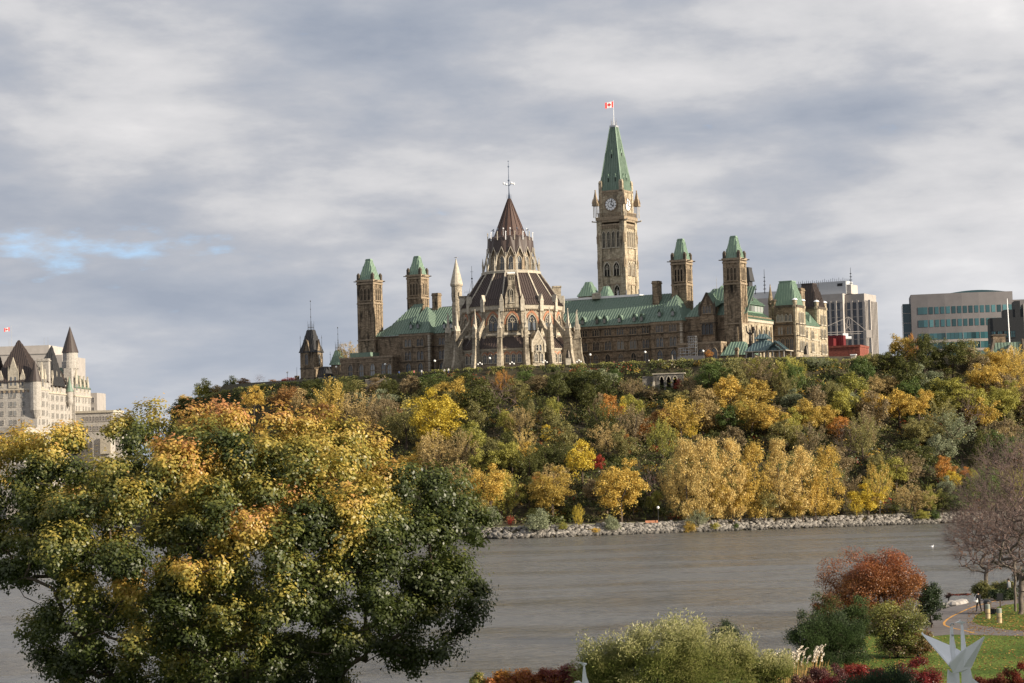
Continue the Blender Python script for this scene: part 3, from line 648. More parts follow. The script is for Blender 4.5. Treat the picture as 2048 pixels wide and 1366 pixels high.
    for a in (-2.4, -1.57, -.7): MB().box(-.12, .12, -.06, .1, 26.6, 28.2).xf(Matrix.Translation((-36.6+1.75*cos(a), 26.5+1.75*sin(a), 0)) @ Matrix.Rotation(a+pi/2, 4, 'Z')).build('slot', DARKW, T)
    MB().box(-38, -15, 20, 28, -3, 15).build('wall', BROWN, R)
    # ---- the four vent towers
    vent_tower(R, -75.2, -68.7, 26, 32.0, -3, 34.4, 41.9)
    vent_tower(R, -62.6, -57.0, 38, 43.4, 10, 36.2, 42.9)
    vent_tower(R, 37.4, 42.6, 35, 40.2, 12, 34.3, 41.4)
    D = vent_tower(R, 59.5, 65.2, 25, 30.4, -3, 32.6, 39.9)
    MB().box(60.7, 64, 24.7, 25.1, 2.5, 11.5).build('panel', TOWER, D); MB().box(65.1, 65.4, 26.2, 29.2, 2.5, 11.5).build('panel', GOLD, D)
    MB().box(64.95, 65.32, 25.05, 30.4, -3, 12.4).build('panel', GOLD, D)  # sunward face paler than the front: sunlight put into the colour
    # small green capped turrets on the roof
    for (x0, x1, v, z0, z1) in ((-.9, 5.0, 45, 24.5, 30.6), (6.6, 9.6, 46, 24.0, 28.8), (-13.5, -9.0, 44, 24, 29.2)):
        MB().box(x0, x1, v, v+4.5, 20, z0+1.2).build('turret_base', TOWER, R)
        cx = (x0+x1)/2; roof(R, hip(x0-.3, x1+.3, v-.3, v+4.8, z0+1.2, cx-.8, cx+.8, v+1.6, z1, v+3.0), PGREEN, .8, 'turret_roof')
    m = MB(); m.lathe([(1.5, 24), (1.5, 25.6), (1.7, 25.7), (.3, 26.2)], 10, (9.0, 38.5)); m.build('roof_vent', TRIM, R)
    for u in (16.5, 19.5, 24): MB().box(u-.12, u+.12, 39, 39.3, 24.6, 26.4).build('roof_pipe', STEEL, R)
    MB().box(57.6, 60.4, 44, 47, 20, 31.5).build('dark_stack', DKROOF, R); MB().frus((57, 61, 43.5, 47.5), 27, (57.7, 60.3, 44.2, 46.8), 31.5).build('stack_cap', DKROOF, R)
    for (u, v, z0, z1) in ((52.6, 36, 24.5, 28.2), (30, 39, 24, 25.8), (56.4, 45, 25, 27)): MB().tube((u, v, z0), (u, v, z1), .09, .04, 5).build('lightning_rod', STEEL, R)
    # ---- west end: green mansard pavilion, brown mansard pavilion, and the range between
    def mansard(x0, x1, y0, y1, ze, zt, mat, i0, i1):
        MB().box(x0, x1, y0, y1, -3, ze).build('wall', BROWN if y0 < 60 else TOWER, R)
        MB().box(x1-.1, x1+.22, y0+.03, y1, -3, ze-.5).build('side_wall', GOLD, R)  # lit copy of the wall stone: sunlight painted on the sunward side
        courses(R, x0, x1+.22, y0, y1, ((ze-.8, ze-.1), (ze-6.4, ze-6.0), (ze-10.1, ze-9.8), (ze-15, ze-14.7)), DTRIM, .2)
        roof(R, hip(x0-.1, x1+.1, y0-.1, y1+.1, ze, x0+i0, x1-i1, y0+1.9, zt, y1-1.9), mat, .8, 'mansard_roof')
        m = MB(); m.box(x0+i0-.15, x1-i1+.15, y0+1.75, y1-1.75, zt, zt+.35); m.build('roof_cap', mat, R)
        for (a, b) in ((x1-.5, y0+.4), (x1-.3, y1-.5), (x0+.5, y0+.4)):
            m = MB(); m.lathe([(.75, -3 if a > x0+2 else ze-3), (.75, ze-1.2), (.95, ze-.8), (.95, ze-.3), (.7, ze), (.7, ze+1.4), (1.0, ze+1.5)], 8, (a, b), pi/8); t = m.build('corner_turret', GOLD if a > x0+2 else BROWN, R)  # turrets on the sunward side painted paler, as if lit
            MB().lathe([(1.02, ze+1.5), (.6, ze+2.0), (.1, ze+2.15)], 8, (a, b), pi/8).build('turret_cap', WHITE if a > x0+2 else DTRIM, t)
    mansard(64.25, 72.2, 54, 61.4, 19.4, 27.0, PGREEN, 1.8, 2.0)
    m = MB()
    W('rect', 66.9, 54, 14.1, .7, 2.0, fmat=TRIM, gmat=BLIND)
    for u in (66.0, 67.4, 68.8, 70.2): W('arch', u, 54, 14.2, .85, 2.1, fmat=TRIM, gmat=BLIND)
    for u in (66.7, 69.7): W('pair', u, 54, 10.0, 1.8, 2.5, gmat=BLIND); W('arch', u-.7, 54, 5.0, 1.2, 3.8); W('arch', u+.7, 54, 5.0, 1.2, 3.8)
    for v in (56.3, 58.8):
        for (z, h) in ((13.6, 3.4), (9.8, 2.9), (4.6, 3.2), (.3, 2.4)): W('pair', 72.42, v, z, 1.5, h, pi/2, fmat=TRIM)
    for u in (67.2, 69.3):
        MB().extr([(u-.3, 54.7, 21.6), (u+.3, 54.7, 21.6), (u, 54.7, 22.8)], (0, 1.6, 0)).build('dormer', PGREEN, R)
    for v in (56.2, 58.9): MB().extr([(71.9, v-.35, 21.0), (71.9, v+.35, 21.0), (71.9, v, 22.3)], (-1.6, 0, 0)).build('dormer', PGREEN, R)
    MB().box(66, 71.0, 61.4, 78, -3, 13.2).build('wall', GOLD, R)
    courses(R, 66, 71.0, 61.4, 78, ((12.6, 13.3), (8.6, 8.8), (4.0, 4.2)), TRIM)
    roof(R, [[(71.4, 61.4, 13.3), (71.4, 78, 13.3), (67.2, 78, 18.4), (67.2, 61.4, 18.4)]], PGREEN, .9)
    for v in (65.3, 70.8):
        for (z, h) in ((9.1, 2.6), (4.9, 2.9), (.6, 2.6)): W('pair', 71.0, v, z, 2.2, h, pi/2, fmat=TRIM)
        m = MB(); m.extr([(70.6, v-.9, 14.2), (70.6, v+.9, 14.2), (70.6, v+.9, 15.4), (70.6, v, 17.2), (70.6, v-.9, 15.4)], (-2.5, 0, 0)); m.build('dormer', GREEN, R)
    chimney(R, 68.3, 70.6, 63, 66.5, 16, 25.4)
    mansard(63.6, 70.6, 78, 85.8, 20.2, 27.8, BRROOF, 1.0, 2.2)
    for v in (80.4, 83.2):
        for (z, h) in ((14.2, 3.2), (9.8, 2.9), (4.6, 3.2), (.3, 2.4)): W('pair', 70.82, v, z, 1.6, h, pi/2, fmat=TRIM)
    for v in (80.6, 83.2): MB().extr([(70.2, v-.35, 21.8), (70.2, v+.35, 21.8), (70.2, v, 23.1)], (-1.6, 0, 0)).build('dormer', BRROOF, R)
    m = MB(); m.lathe([(.8, 12), (.8, 19.8), (1.0, 20), (.1, 26.5)], 8, (63.4, 54.5)); m.build('spirelet', TOWER, R)
build_centre()

# ================================================================== CLOCK TOWER
def build_clock_tower():
    R = root('clock_tower', 'tall buff stone clock tower with a steep green copper spire topped by a flag', 'clock tower', loc2w(4.5, 65.2, 0), -TH)
    h = 5.15; hc = 4.15
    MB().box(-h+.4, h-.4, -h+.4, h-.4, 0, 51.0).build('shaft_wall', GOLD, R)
    m = MB(); c = 1.75
    for sx in (-1, 1):
        for sy in (-1, 1):
            x, y = sx*(h-c/2), sy*(h-c/2); m.frus((x-c/2-.25, x+c/2+.25, y-c/2-.25, y+c/2+.25), 0, (x-c/2, x+c/2, y-c/2, y+c/2), 40); m.box(x-c/2, x+c/2, y-c/2, y+c/2, 40, 53.4)
    m.build('corner_buttress', GOLD, R)
    m = MB()
    for sx in (-1, 1):
        for sy in (-1, 1):
            for z in (36, 44.5):
                for ax in (0, 1):
                    x = sx*(h-(.45 if ax else 0)); y = sy*(h-(0 if ax else .45)); pinnacle(m, x, y, z, .5, 4.2)
    m.build('buttress_pinnacle', MTRIM, R)
    for (a, b, o) in ((30.2, 30.7, .15), (38.6, 39.1, .15), (50.4, 50.9, .1), (51.6, 52.3, .3)): MB().box(-h-o+.3, h+o-.3, -h-o+.3, h+o-.3, a, b).build('string_course', MTRIM, R)
    d = MB()
    for k in range(11):
        x = -3.2+k*.64; d.box(x-.16, x+.16, -h-.05, -h+.5, 49.4, 50.3); d.box(h-.5, h+.05, x-.16, x+.16, 49.4, 50.3)
    d.build('dentil', MTRIM, R, kind='stuff')
    m = MB(); m.box(-h-.2, h+.2, -h-.2, h+.2, 52.3, 53.4); m.build('gallery', MTRIM, R)
    b = MB()
    for k in range(16):
        x = -4.2+k*.56; b.box(x-.08, x+.08, -h-.1, -h+.06, 53.4, 54.6); b.box(h-.06, h+.1, x-.08, x+.08, 53.4, 54.6)
    b.bar((-h, -h, 54.7), (h, -h, 54.7), .25, .2); b.bar((h, -h, 54.7), (h, h, 54.7), .25, .2); b.build('balustrade', MTRIM, R)
    MB().box(-hc, hc, -hc, hc, 52, 62.4).build('clock_room', GOLD, R)
    m = MB()
    for sx in (-1, 1):
        for sy in (-1, 1):
            x, y = sx*(hc-.35), sy*(hc-.35); m.box(x-.6, x+.6, y-.6, y+.6, 52, 65.2); m.frus((x-.6, x+.6, y-.6, y+.6), 65.2, (x-.4, x+.4, y-.4, y+.4), 65.9)
    m.build('corner_pier', GOLD, R)
    m = MB(); m.box(-hc-.25, hc+.25, -hc-.25, hc+.25, 61.7, 62.4)
    for k in range(10):
        x = -3.2+k*.71; m.box(x-.15, x+.15, -hc-.2, -hc+.1, 60.7, 61.5)
    m.build('cornice', MTRIM, R)
    # clock faces: dial, rim, twelve bars, two hands set to three minutes past four
    for rz in (0, pi/2):
        F = link('clock_face', MB().lathe([(2.05, -.12), (2.05, 0)], 28).xf(Matrix.Rotation(pi/2, 4, 'X')).mesh('clock_face', DARKW), R, ((0, -hc-.06, 57.6) if rz == 0 else (hc+.06, 0, 57.6)), rz)
        m = MB(); m.lathe([(2.15, 0), (2.4, 0), (2.4, .3), (2.15, .3), (2.15, 0)], 28, cap=False); m.lathe([(.0, .13), (.2, .13)], 28, cap=False)
        m.xf(Matrix.Rotation(pi/2, 4, 'X')); m.build('clock_rim', MTRIM, F)
        m = MB()
        for k in range(12):
            a = k*pi/6; ca, sa = sin(a), cos(a)
            px, pz = -sa, ca
            for (o, w) in ((0, .78),):
                r0, r1 = 1.15, 2.0
                q = w/2; A = [(ca*r0-(-sa)*q*.8, .0, sa*r0-ca*q*.8), (ca*r0+(-sa)*q*.8, .0, sa*r0+ca*q*.8), (ca*r1+(-sa)*q, .0, sa*r1+ca*q), (ca*r1-(-sa)*q, .0, sa*r1-ca*q)]
                m.extr([(p[0], -.16, p[2]) for p in A], (0, .05, 0))
        m.lathe([(.62, .12), (.62, .15), (0.02, .15)], 16, cap=False, c=(0, 0)); k0 = len(m.v)-48; m.xf(Matrix.Rotation(pi/2, 4, 'X'), k0)
        k1 = len(m.v); m.lathe([(.02, .13), (.98, .13)], 20, cap=False); m.xf(Matrix.Rotation(pi/2, 4, 'X'), k1)
        m.build('numeral', WHITE, F)
        m = MB(); am = radians(18); ah = radians(121)
        m.bar((0, -.24, -.1), (1.85*sin(am), -.24, 1.85*cos(am)), .24, .05, (0, 1, 0)); m.bar((0, -.24, 0), (1.35*sin(ah), -.24, 1.35*cos(ah)), .3, .05, (0, 1, 0)); m.build('clock_hand', IRON, F)
    # corner pinnacles standing on white shafts
    for sx in (-1, 1):
        for sy in (-1, 1):
            x, y = sx*(h+.1), sy*(h+.1); m = MB()
            for a in range(4): ax, ay = x+(.55 if a % 2 else -.55), y+(.55 if a//2 else -.55); m.tube((ax, ay, 53.3), (ax, ay, 57.4), .13, .13, 5)
            T = m.build('pinnacle_shaft', TRIM, R)
            m = MB(); m.frus((x-.95, x+.95, y-.95, y+.95), 57.3, (x-.85, x+.85, y-.85, y+.85), 58.3); m.frus((x-.75, x+.75, y-.75, y+.75), 58.3, (x-.12, x+.12, y-.12, y+.12), 62.4); m.ball((x, y, 62.6), .3, 6)
            for s1 in (-.8, .8):
                for s2 in (-.8, .8): m.frus((x+s1-.2, x+s1+.2, y+s2-.2, y+s2+.2), 58.2, (x+s1*.8-.03, x+s1*.8+.03, y+s2*.8-.03, y+s2*.8+.03), 59.8)
            m.build('pinnacle', MTRIM, T)
    for (x, y, dx, dy) in ((-h, -h+.6, -1, 0), (h, -h+.5, .8, -.5), (h, h-.6, 1, 0)):
        m = MB(); m.bar((x, y, 51.9), (x+dx*1.7, y+dy*1.7, 52.1), .35, .4); m.ball((x+dx*1.8, y+dy*1.8, 52.2), .3, 6); m.build('gargoyle', TRIM, R)
    # openings
    for k in range(4):
        x = -2.7+k*1.8
        window(R, 'arch', x, -h+.4, 43.0, .95, 5.4, 0, TRIM, DARKW); window(R, 'arch', h-.4, x, 43.0, .95, 5.4, pi/2, TRIM, MTRIM)
    for x in (-1.75, 1.75):
        window(R, 'tracery', x, -h+.4, 33.3, 2.0, 4.6, 0, TRIM, DARKW); window(R, 'tracery', h-.4, x, 33.3, 2.0, 4.6, pi/2, TRIM, MTRIM)
        window(R, 'tracery', x, -h+.4, 24.5, 2.0, 5.6, 0, TRIM, DARKW)
    m = MB()
    for x in (-3.3, 0, 3.3): m.box(x-.3, x+.3, -h-.02, -h+.5, 16, 30.2); m.box(h-.5, h+.02, x-.3, x+.3, 16, 30.2)
    m.build('pilaster', GOLD, R)
    # spire
    fs = hip(-hc-.1, hc+.1, -hc-.1, hc+.1, 62.4, -.95, .95, -.95, 84.3, .95)
    roof(R, fs, GREEN, .8, 'spire_roof')
    m = MB()
    for sx in (-1, 1):
        for sy in (-1, 1): m.bar((sx*(hc+.05), sy*(hc+.05), 62.5), (sx*1.0, sy*1.0, 84.3), .35, .35)
    m.build('hip_roll', PGREEN, R)
    for (x, y, z, rz) in ((-.9, -3.55, 65.2, 0), (1.7, -3.55, 65.2, 0), (0, -2.3, 73.4, 0), (3.55, .6, 65.4, pi/2), (2.1, .2, 74, pi/2), (3.6, -1.6, 65.2, pi/2)):
        m = MB(); m.extr([(-.35, -.3, 0), (.35, -.3, 0), (.35, -.3, 1.5), (0, -.3, 2.9), (-.35, -.3, 1.5)], (0, 1.4, 0)); m.xf(Matrix.Translation((x, y, z)) @ Matrix.Rotation(rz, 4, 'Z')); o = m.build('dormer', PGREEN, R)
        MB().box(-.2, .2, -.36, -.3, .1, 1.5).xf(Matrix.Translation((x, y, z)) @ Matrix.Rotation(rz, 4, 'Z')).build('slot', DARKW, o)
    m = MB(); m.box(-1.15, 1.15, -1.15, 1.15, 84.3, 84.9)
    for k in range(8):
        a = k*pi/4+.3; m.tube((.9*cos(a), .9*sin(a), 84.9), (.9*cos(a), .9*sin(a), 87.4-.8*(k % 2)), .1, .05, 4)
    m.build('crown', STEEL, R)
    MB().tube((0, 0, 84.9), (0, 0, 93.6), .12, .07, 6).build('flagpole', WHITE, R)
build_clock_tower()
def flag(name, label, p, L, H, ang, pole=None):
    """waving flag: red bands, a white field and a red eleven-point leaf, all following the same wave"""
    F = root(name, label, 'flag', p, ang)
    wv = lambda x, z: .12*L*sin(x/L*5.2+.6)*(x/L)**.6
    sag = lambda x: -.16*L*(x/L)**1.3
    def strip(x0, x1):
        m = MB(); n = 6
        for i in range(n):
            a, b = x0+(x1-x0)*i/n, x0+(x1-x0)*(i+1)/n
            for off in (0, .03): m.poly([(a, wv(a, 0)+off, sag(a)), (b, wv(b, 0)+off, sag(b)), (b, wv(b, 0)+off, sag(b)+H), (a, wv(a, 0)+off, sag(a)+H)])
        return m
    strip(0, L*.25).build('red_band', REDF, F); strip(L*.25, L*.75).build('white_field', WHF, F); strip(L*.75, L).build('red_band', REDF, F)
    pts = [(0, 1), (.14, .7), (.3, .8), (.24, .42), (.48, .6), (.52, .46), (.8, .42), (.68, .22), (.8, .08), (.44, -.18), (.48, -.34), (.06, -.26), (.06, -.6)]
    pts = pts+[(-x, y) for x, y in reversed(pts[1:])]; s = H*.4
    for off in (-.03, .06):
        m = MB(); m.poly([(L*.5+x*s, wv(L*.5, 0)+off+(wv(L*.5+x*s, 0)-wv(L*.5, 0)), sag(L*.5)+H*.45+y*s) for x, y in pts]); m.build('leaf_emblem', REDF, F)
tp = loc2w(4.5, 65.2, 0)
flag('national_flag', 'red and white maple leaf flag flying from the clock tower spire', (tp.x, tp.y, 48+91.2), 2.9, 1.95, pi+.25)

# ================================================================== OTHER BUILDINGS
def grid_windows(R, xs, zs, y, w, h, gm, rz=0, fm=None, kind='rect'):
    for x in xs:
        for z in zs:
            if rz: window(R, kind, y, x, z, w, h, rz, fm or CONC, gm)
            else: window(R, kind, x, y, z, w, h, 0, fm or CONC, gm)
def build_east_block():
    p = AT(615, 757, 800); R = root('stone_towers_building', 'dark gothic stone building with two iron crested roof towers, left of the parliament block', 'building', (p.x, p.y, 46), -TH); R.scale = (.78, .78, 1)
    # local scale: 5.69 px per metre; origin at the foot of the near tower
    MB().box(-3.7, 3.7, 0, 7.4, 0, 14.5).build('tower_wall', TOWER, R)
    for z in (5.0, 8.5): MB().box(-3.9, 3.9, -.2, 7.6, z, z+.35).build('string_course', DTRIM, R)
    MB().box(-5.6, 3.6, -.6, 4, 0, 5).build('porch_wall', TOWER, R); MB().box(-6.2, -4.6, -1.2, .4, 0, 6.3).build('buttress', TOWER, R)
    roof(R, hip(-4.2, 4.2, -.5, 7.9, 14.3, -3.1, 3.1, 1.0, 17.2, 6.4), DKROOF, .9, 'roof_skirt'); roof(R, hip(-3.1, 3.1, 1.0, 6.4, 17.2, -1.5, 1.5, 2.6, 22.4, 4.8), DKROOF, .9, 'roof')
    for sx, rz in ((0, 0), (1, pi/2)):
        m = MB(); m.extr([(-1.5, 0, 9), (1.5, 0, 9), (1.5, 0, 14.8), (0, 0, 18.6), (-1.5, 0, 14.8)], (0, 2.5, 0)); M = Matrix.Rotation(rz, 4, 'Z'); T = Matrix.Translation((0, -.3, 0) if not sx else (4.0, 3.7, 0)) @ M; m.xf(T); m.build('gable', TOWER, R)
        m = MB(); m.bar((-1.75, -.1, 14.4), (0, -.1, 18.9), .3, .4, (0, 1, 0)); m.bar((1.75, -.1, 14.4), (0, -.1, 18.9), .3, .4, (0, 1, 0)); m.xf(T); m.build('gable_trim', DTRIM, R)
        q = T @ Vector((0, 0, 10)); window(R, 'arch', q.x, q.y, q.z, 1.6, 4.0, rz, MTRIM, GLASS)
    def crest(x, y, z, ht, w, nm='iron_cresting'):
        m = MB(); m.tube((x, y, z), (x, y, z+ht), .13, .05, 5); m.ball((x, y, z+ht), .28, 6); m.ball((x, y, z+ht*.72), .22, 6); m.ball((x, y, z+ht*.45), .25, 6)
        for k in range(8):
            a = k*pi/4; xx, yy = x+w*cos(a), y+w*sin(a); m.tube((xx, yy, z-.2), (xx, yy, z+2.2+.9*(k % 2)), .07, .04, 4); m.bar((xx, yy, z+.9), (x+w*cos(a+pi/4), y+w*sin(a+pi/4), z+.9), .09, .09)
        m.build(nm, IRON, R)
    crest(0, 3.7, 22.4, 10.2, 1.4)
    for (x, y) in ((-3.5, 0), (3.5, 0), (3.5, 7), (-3.5, 7)): m = MB(); m.tube((x, y, 15), (x, y, 20.4), .1, .05, 4); m.ball((x, y, 19.6), .2, 6); m.build('iron_finial', IRON, R)
    m = MB(); m.tube((-5.4, -.4, 6.2), (-5.4, -.4, 9.3), .1, .05, 4); m.build('iron_finial', IRON, R)
    MB().box(3.6, 12, 2, 12, 0, 4.4).build('wall', TOWER, R)
    roof(R, hip(3.4, 9.2, 1.4, 12, 4.4, 4.6, 7.4, 4, 9.2, 10), DKROOF, .9)
    roof(R, hip(7.0, 13, 2.0, 9, 3.0, 8.0, 12, 4, 5.6), GREEN, .9)
    MB().box(7.6, 12.4, 8, 13, 0, 10.5).build('tower_wall', TOWER, R)
    roof(R, hip(7.0, 12.8, 7.4, 13.4, 9.8, 8.9, 11.2, 9.6, 15.0, 11.4), PGREEN, .8, 'tower_roof')
    crest(10, 10.5, 15, 8.0, 1.3)
    for (x, y) in ((7.4, 7.8), (12.6, 7.8), (12.6, 13)): m = MB(); m.tube((x, y, 10), (x, y, 14.6), .1, .05, 4); m.ball((x, y, 13.6), .2, 6); m.build('iron_finial', IRON, R)
    MB().box(6.2, 8.2, -1.5, .5, 0, 5.2).build('gate_pier', TRIM, R)
build_east_block()

def build_chateau():
    c = AT(70, 900, 1000); c.z = 20; a = radians(7)
    R = root('castle_hotel', 'pale limestone castle hotel with steep dark pyramid roofs and a round cone topped turret', 'hotel', c, -a)
    zE = 42
    MB().box(-60, 0, 0, 60, -18, zE).build('wall', PALE, R)
    MB().box(-.1, .05, 12, 75, -18, zE-2).build('side_wall', PALE, R)
    MB().box(0, 1.2, 0, 16, -18, zE).build('corner_pavilion', PALE, R); MB().box(0, 1.6, 52, 76, -18, zE-1).build('corner_pavilion', PALE, R)
    MB().box(-60.3, 1.4, -.4, 16.4, zE-3.6, zE-2.9).build('machicolation', TRIM, R); MB().box(-.5, 2.0, 51.6, 76.4, zE-5, zE-4.3).build('machicolation', TRIM, R); MB().box(-.5, .5, 16, 52, zE-4.6, zE-4.0).build('cornice', TRIM, R)
    d = MB()
    for k in range(26): d.box(-58+k*2.2, -57.2+k*2.2, -.5, 0, zE-4.6, zE-3.6)
    d.build('corbel', MTRIM, R, kind='stuff')
    roof(R, hip(-18.5, 1.2, -.6, 17, zE, -9.9, -9.1, 8, zE+19.0), BRROOF, .9, 'pyramid_roof')
    roof(R, hip(-60, -18, 0, 17, zE, -56, -18, 8, zE+12), BRROOF, .9, 'roof')
    roof(R, hip(-14, .4, 17, 52, zE-1.5, -10, -4, 20, zE+7.5, 48), BRROOF, .9, 'roof')
    roof(R, hip(-11, 1.2, 24, 40, zE-1, -2.7, -2.2, 32, zE+17.6), DKROOF, .9, 'pyramid_roof')
    roof(R, hip(-14, 2, 52, 76, zE-1, -8, -5, 60, zE+9, 68), GREEN, .9, 'pyramid_roof')
    # round corner turret and the tall round tower with its cone
    m = MB(); m.lathe([(1.0, zE-16), (2.6, zE-12.5), (2.6, zE)], 12, (.3, .6)); T = m.build('corner_turret', PALE, R); MB().lathe([(3.0, zE), (1.4, zE+5), (.1, zE+9.5)], 12, (.3, .6)).build('turret_roof', BRROOF, T)
    m = MB(); m.lathe([(.6, zE-10), (1.6, zE-8), (1.6, zE-3)], 12, (1.4, 45)); T = m.build('corner_turret', PALE, R); MB().lathe([(1.9, zE-3), (.8, zE+.5), (.1, zE+4)], 12, (1.4, 45)).build('turret_roof', GREEN, T)
    m = MB(); m.lathe([(3.4, 20), (3.4, zE+7.2), (3.9, zE+8.3), (3.9, zE+11.4), (3.5, zE+11.6), (3.5, zE+16)], 18, (-1.6, 56)); T = m.build('round_tower', PALE, R)
    MB().lathe([(3.9, zE+15.6), (2.1, zE+21.5), (.1, zE+27.8)], 18, (-1.6, 56)).build('cone_roof', BRROOF, T)
    for k in range(9):
        aa = -pi/2-1.2+k*.36; MB().box(-.18, .18, -.06, .1, zE+8.0, zE+9.0).xf(Matrix.Translation((-1.6+3.75*cos(aa), 56+3.75*sin(aa), 0)) @ Matrix.Rotation(aa+pi/2, 4, 'Z')).build('slot', DARKW, T)
    def stone_dormer(x, y, z, w, h, rz):
        m = MB(); m.box(-w/2, w/2, 0, 2.5, 0, h*.45); m.extr([(-w/2-.15, 0, h*.45), (w/2+.15, 0, h*.45), (0, 0, h)], (0, .8, 0)); pinnacle(m, -w/2, .1, h*.2, .35, h*.55); pinnacle(m, w/2, .1, h*.2, .35, h*.55)
        m.extr([(-w/2-.1, .8, h*.4), (w/2+.1, .8, h*.4), (0, .8, h*.8)], (0, 3, 0)); M = Matrix.Translation((x, y, z)) @ Matrix.Rotation(rz, 4, 'Z'); m.xf(M); o = m.build('stone_dormer', TRIM, R)
        g = MB()
        for sx in ((-.5, .5) if w > 2.2 else (0,)): g.box(sx*w*.45-.38, sx*w*.45+.38, -.06, 0, h*.08, h*.36)
        g.xf(M); g.build('pane', GLASS, o)
    stone_dormer(-9.4, -.3, zE-2.6, 4.4, 13.5, 0); stone_dormer(-15.2, -.2, zE-2.2, 2.0, 7.5, 0); stone_dormer(-5.2, -.2, zE-2.2, 2.0, 7.8, 0); stone_dormer(-21, -.2, zE-2, 2.2, 7, 0); stone_dormer(-28, -.2, zE-2, 2.2, 7, 0)
    for (v, h, z) in ((3.5, 6, -1), (7.5, 12, -3), (11.5, 7, -1), (19.5, 10, -4), (25, 10, -4), (30.5, 10, -4), (36, 9, -4), (47.5, 7, -3), (54.5, 11, -3), (60.5, 8, -3), (66.5, 8, -3), (72, 8, -3)):
        stone_dormer(1.4 if v < 14 else .4 if v < 50 else 1.8, v, zE+z, 1.8 if h < 11 else 2.6, h, pi/2)
    for (x, z) in ((-13.5, 6), (-9.8, 5.5), (-9.2, 10), (-5.5, 6.2)): MB().extr([(x-.8, 3.2, zE+z-3), (x+.8, 3.2, zE+z-3), (x+.8, 3.2, zE+z-1.2), (x, 3.2, zE+z), (x-.8, 3.2, zE+z-1.2)], (0, 3, 0)).build('roof_dormer', BRROOF, R)
    for (v, z) in ((3.5, 5), (8, 9), (12.5, 5), (27, 6), (31, 11), (35, 6), (31, 5)): MB().extr([(-2.2, v-.8, zE+z-3), (-2.2, v+.8, zE+z-3), (-2.2, v+.8, zE+z-1.2), (-2.2, v, zE+z), (-2.2, v-.8, zE+z-1.2)], (-3, 0, 0)).build('roof_dormer', DKROOF if v > 20 else BRROOF, R)
    m = MB(); m.box(-4.5, 1.0, 17, 19.5, zE-2, zE+11); m.box(-4.8, 1.3, 16.8, 19.8, zE+9.8, zE+10.3); m.build('chimney', PALE, R)
    m = MB(); m.box(-2.2, 1.5, 48, 50.5, zE-2, zE+8); m.build('chimney', PALE, R)
    # windows in rows down the fronts
    for z in (zE-6.6, zE-10.6, zE-14.6, zE-18.6, zE-22.6, zE-26.6, zE-30.6):
        for x in (-26, -21, -14.6, -10.6, -8.7, -5.0): window(R, 'rect', x, 0, z, 1.15, 1.9, 0, PALE, BLIND)
        for v in (2.8, 7.0, 9.0, 13.2, 19, 23.5, 25.5, 30, 32, 36.5, 38.5, 43, 48, 54, 58, 64, 68, 73): window(R, 'rect', 1.2 if v < 16 else .05 if v < 52 else 1.6, v, z-(.8 if v > 16 else 0), 1.25, 2.0, pi/2, PALE, GLASS)
    m = MB(); m.box(-11.8, -4.2, -4.5, 0, -18, 20); m.box(-12.0, -4.0, -4.7, 0, 18.2, 19.0); m.build('stair_block', CONC, R)
build_chateau()
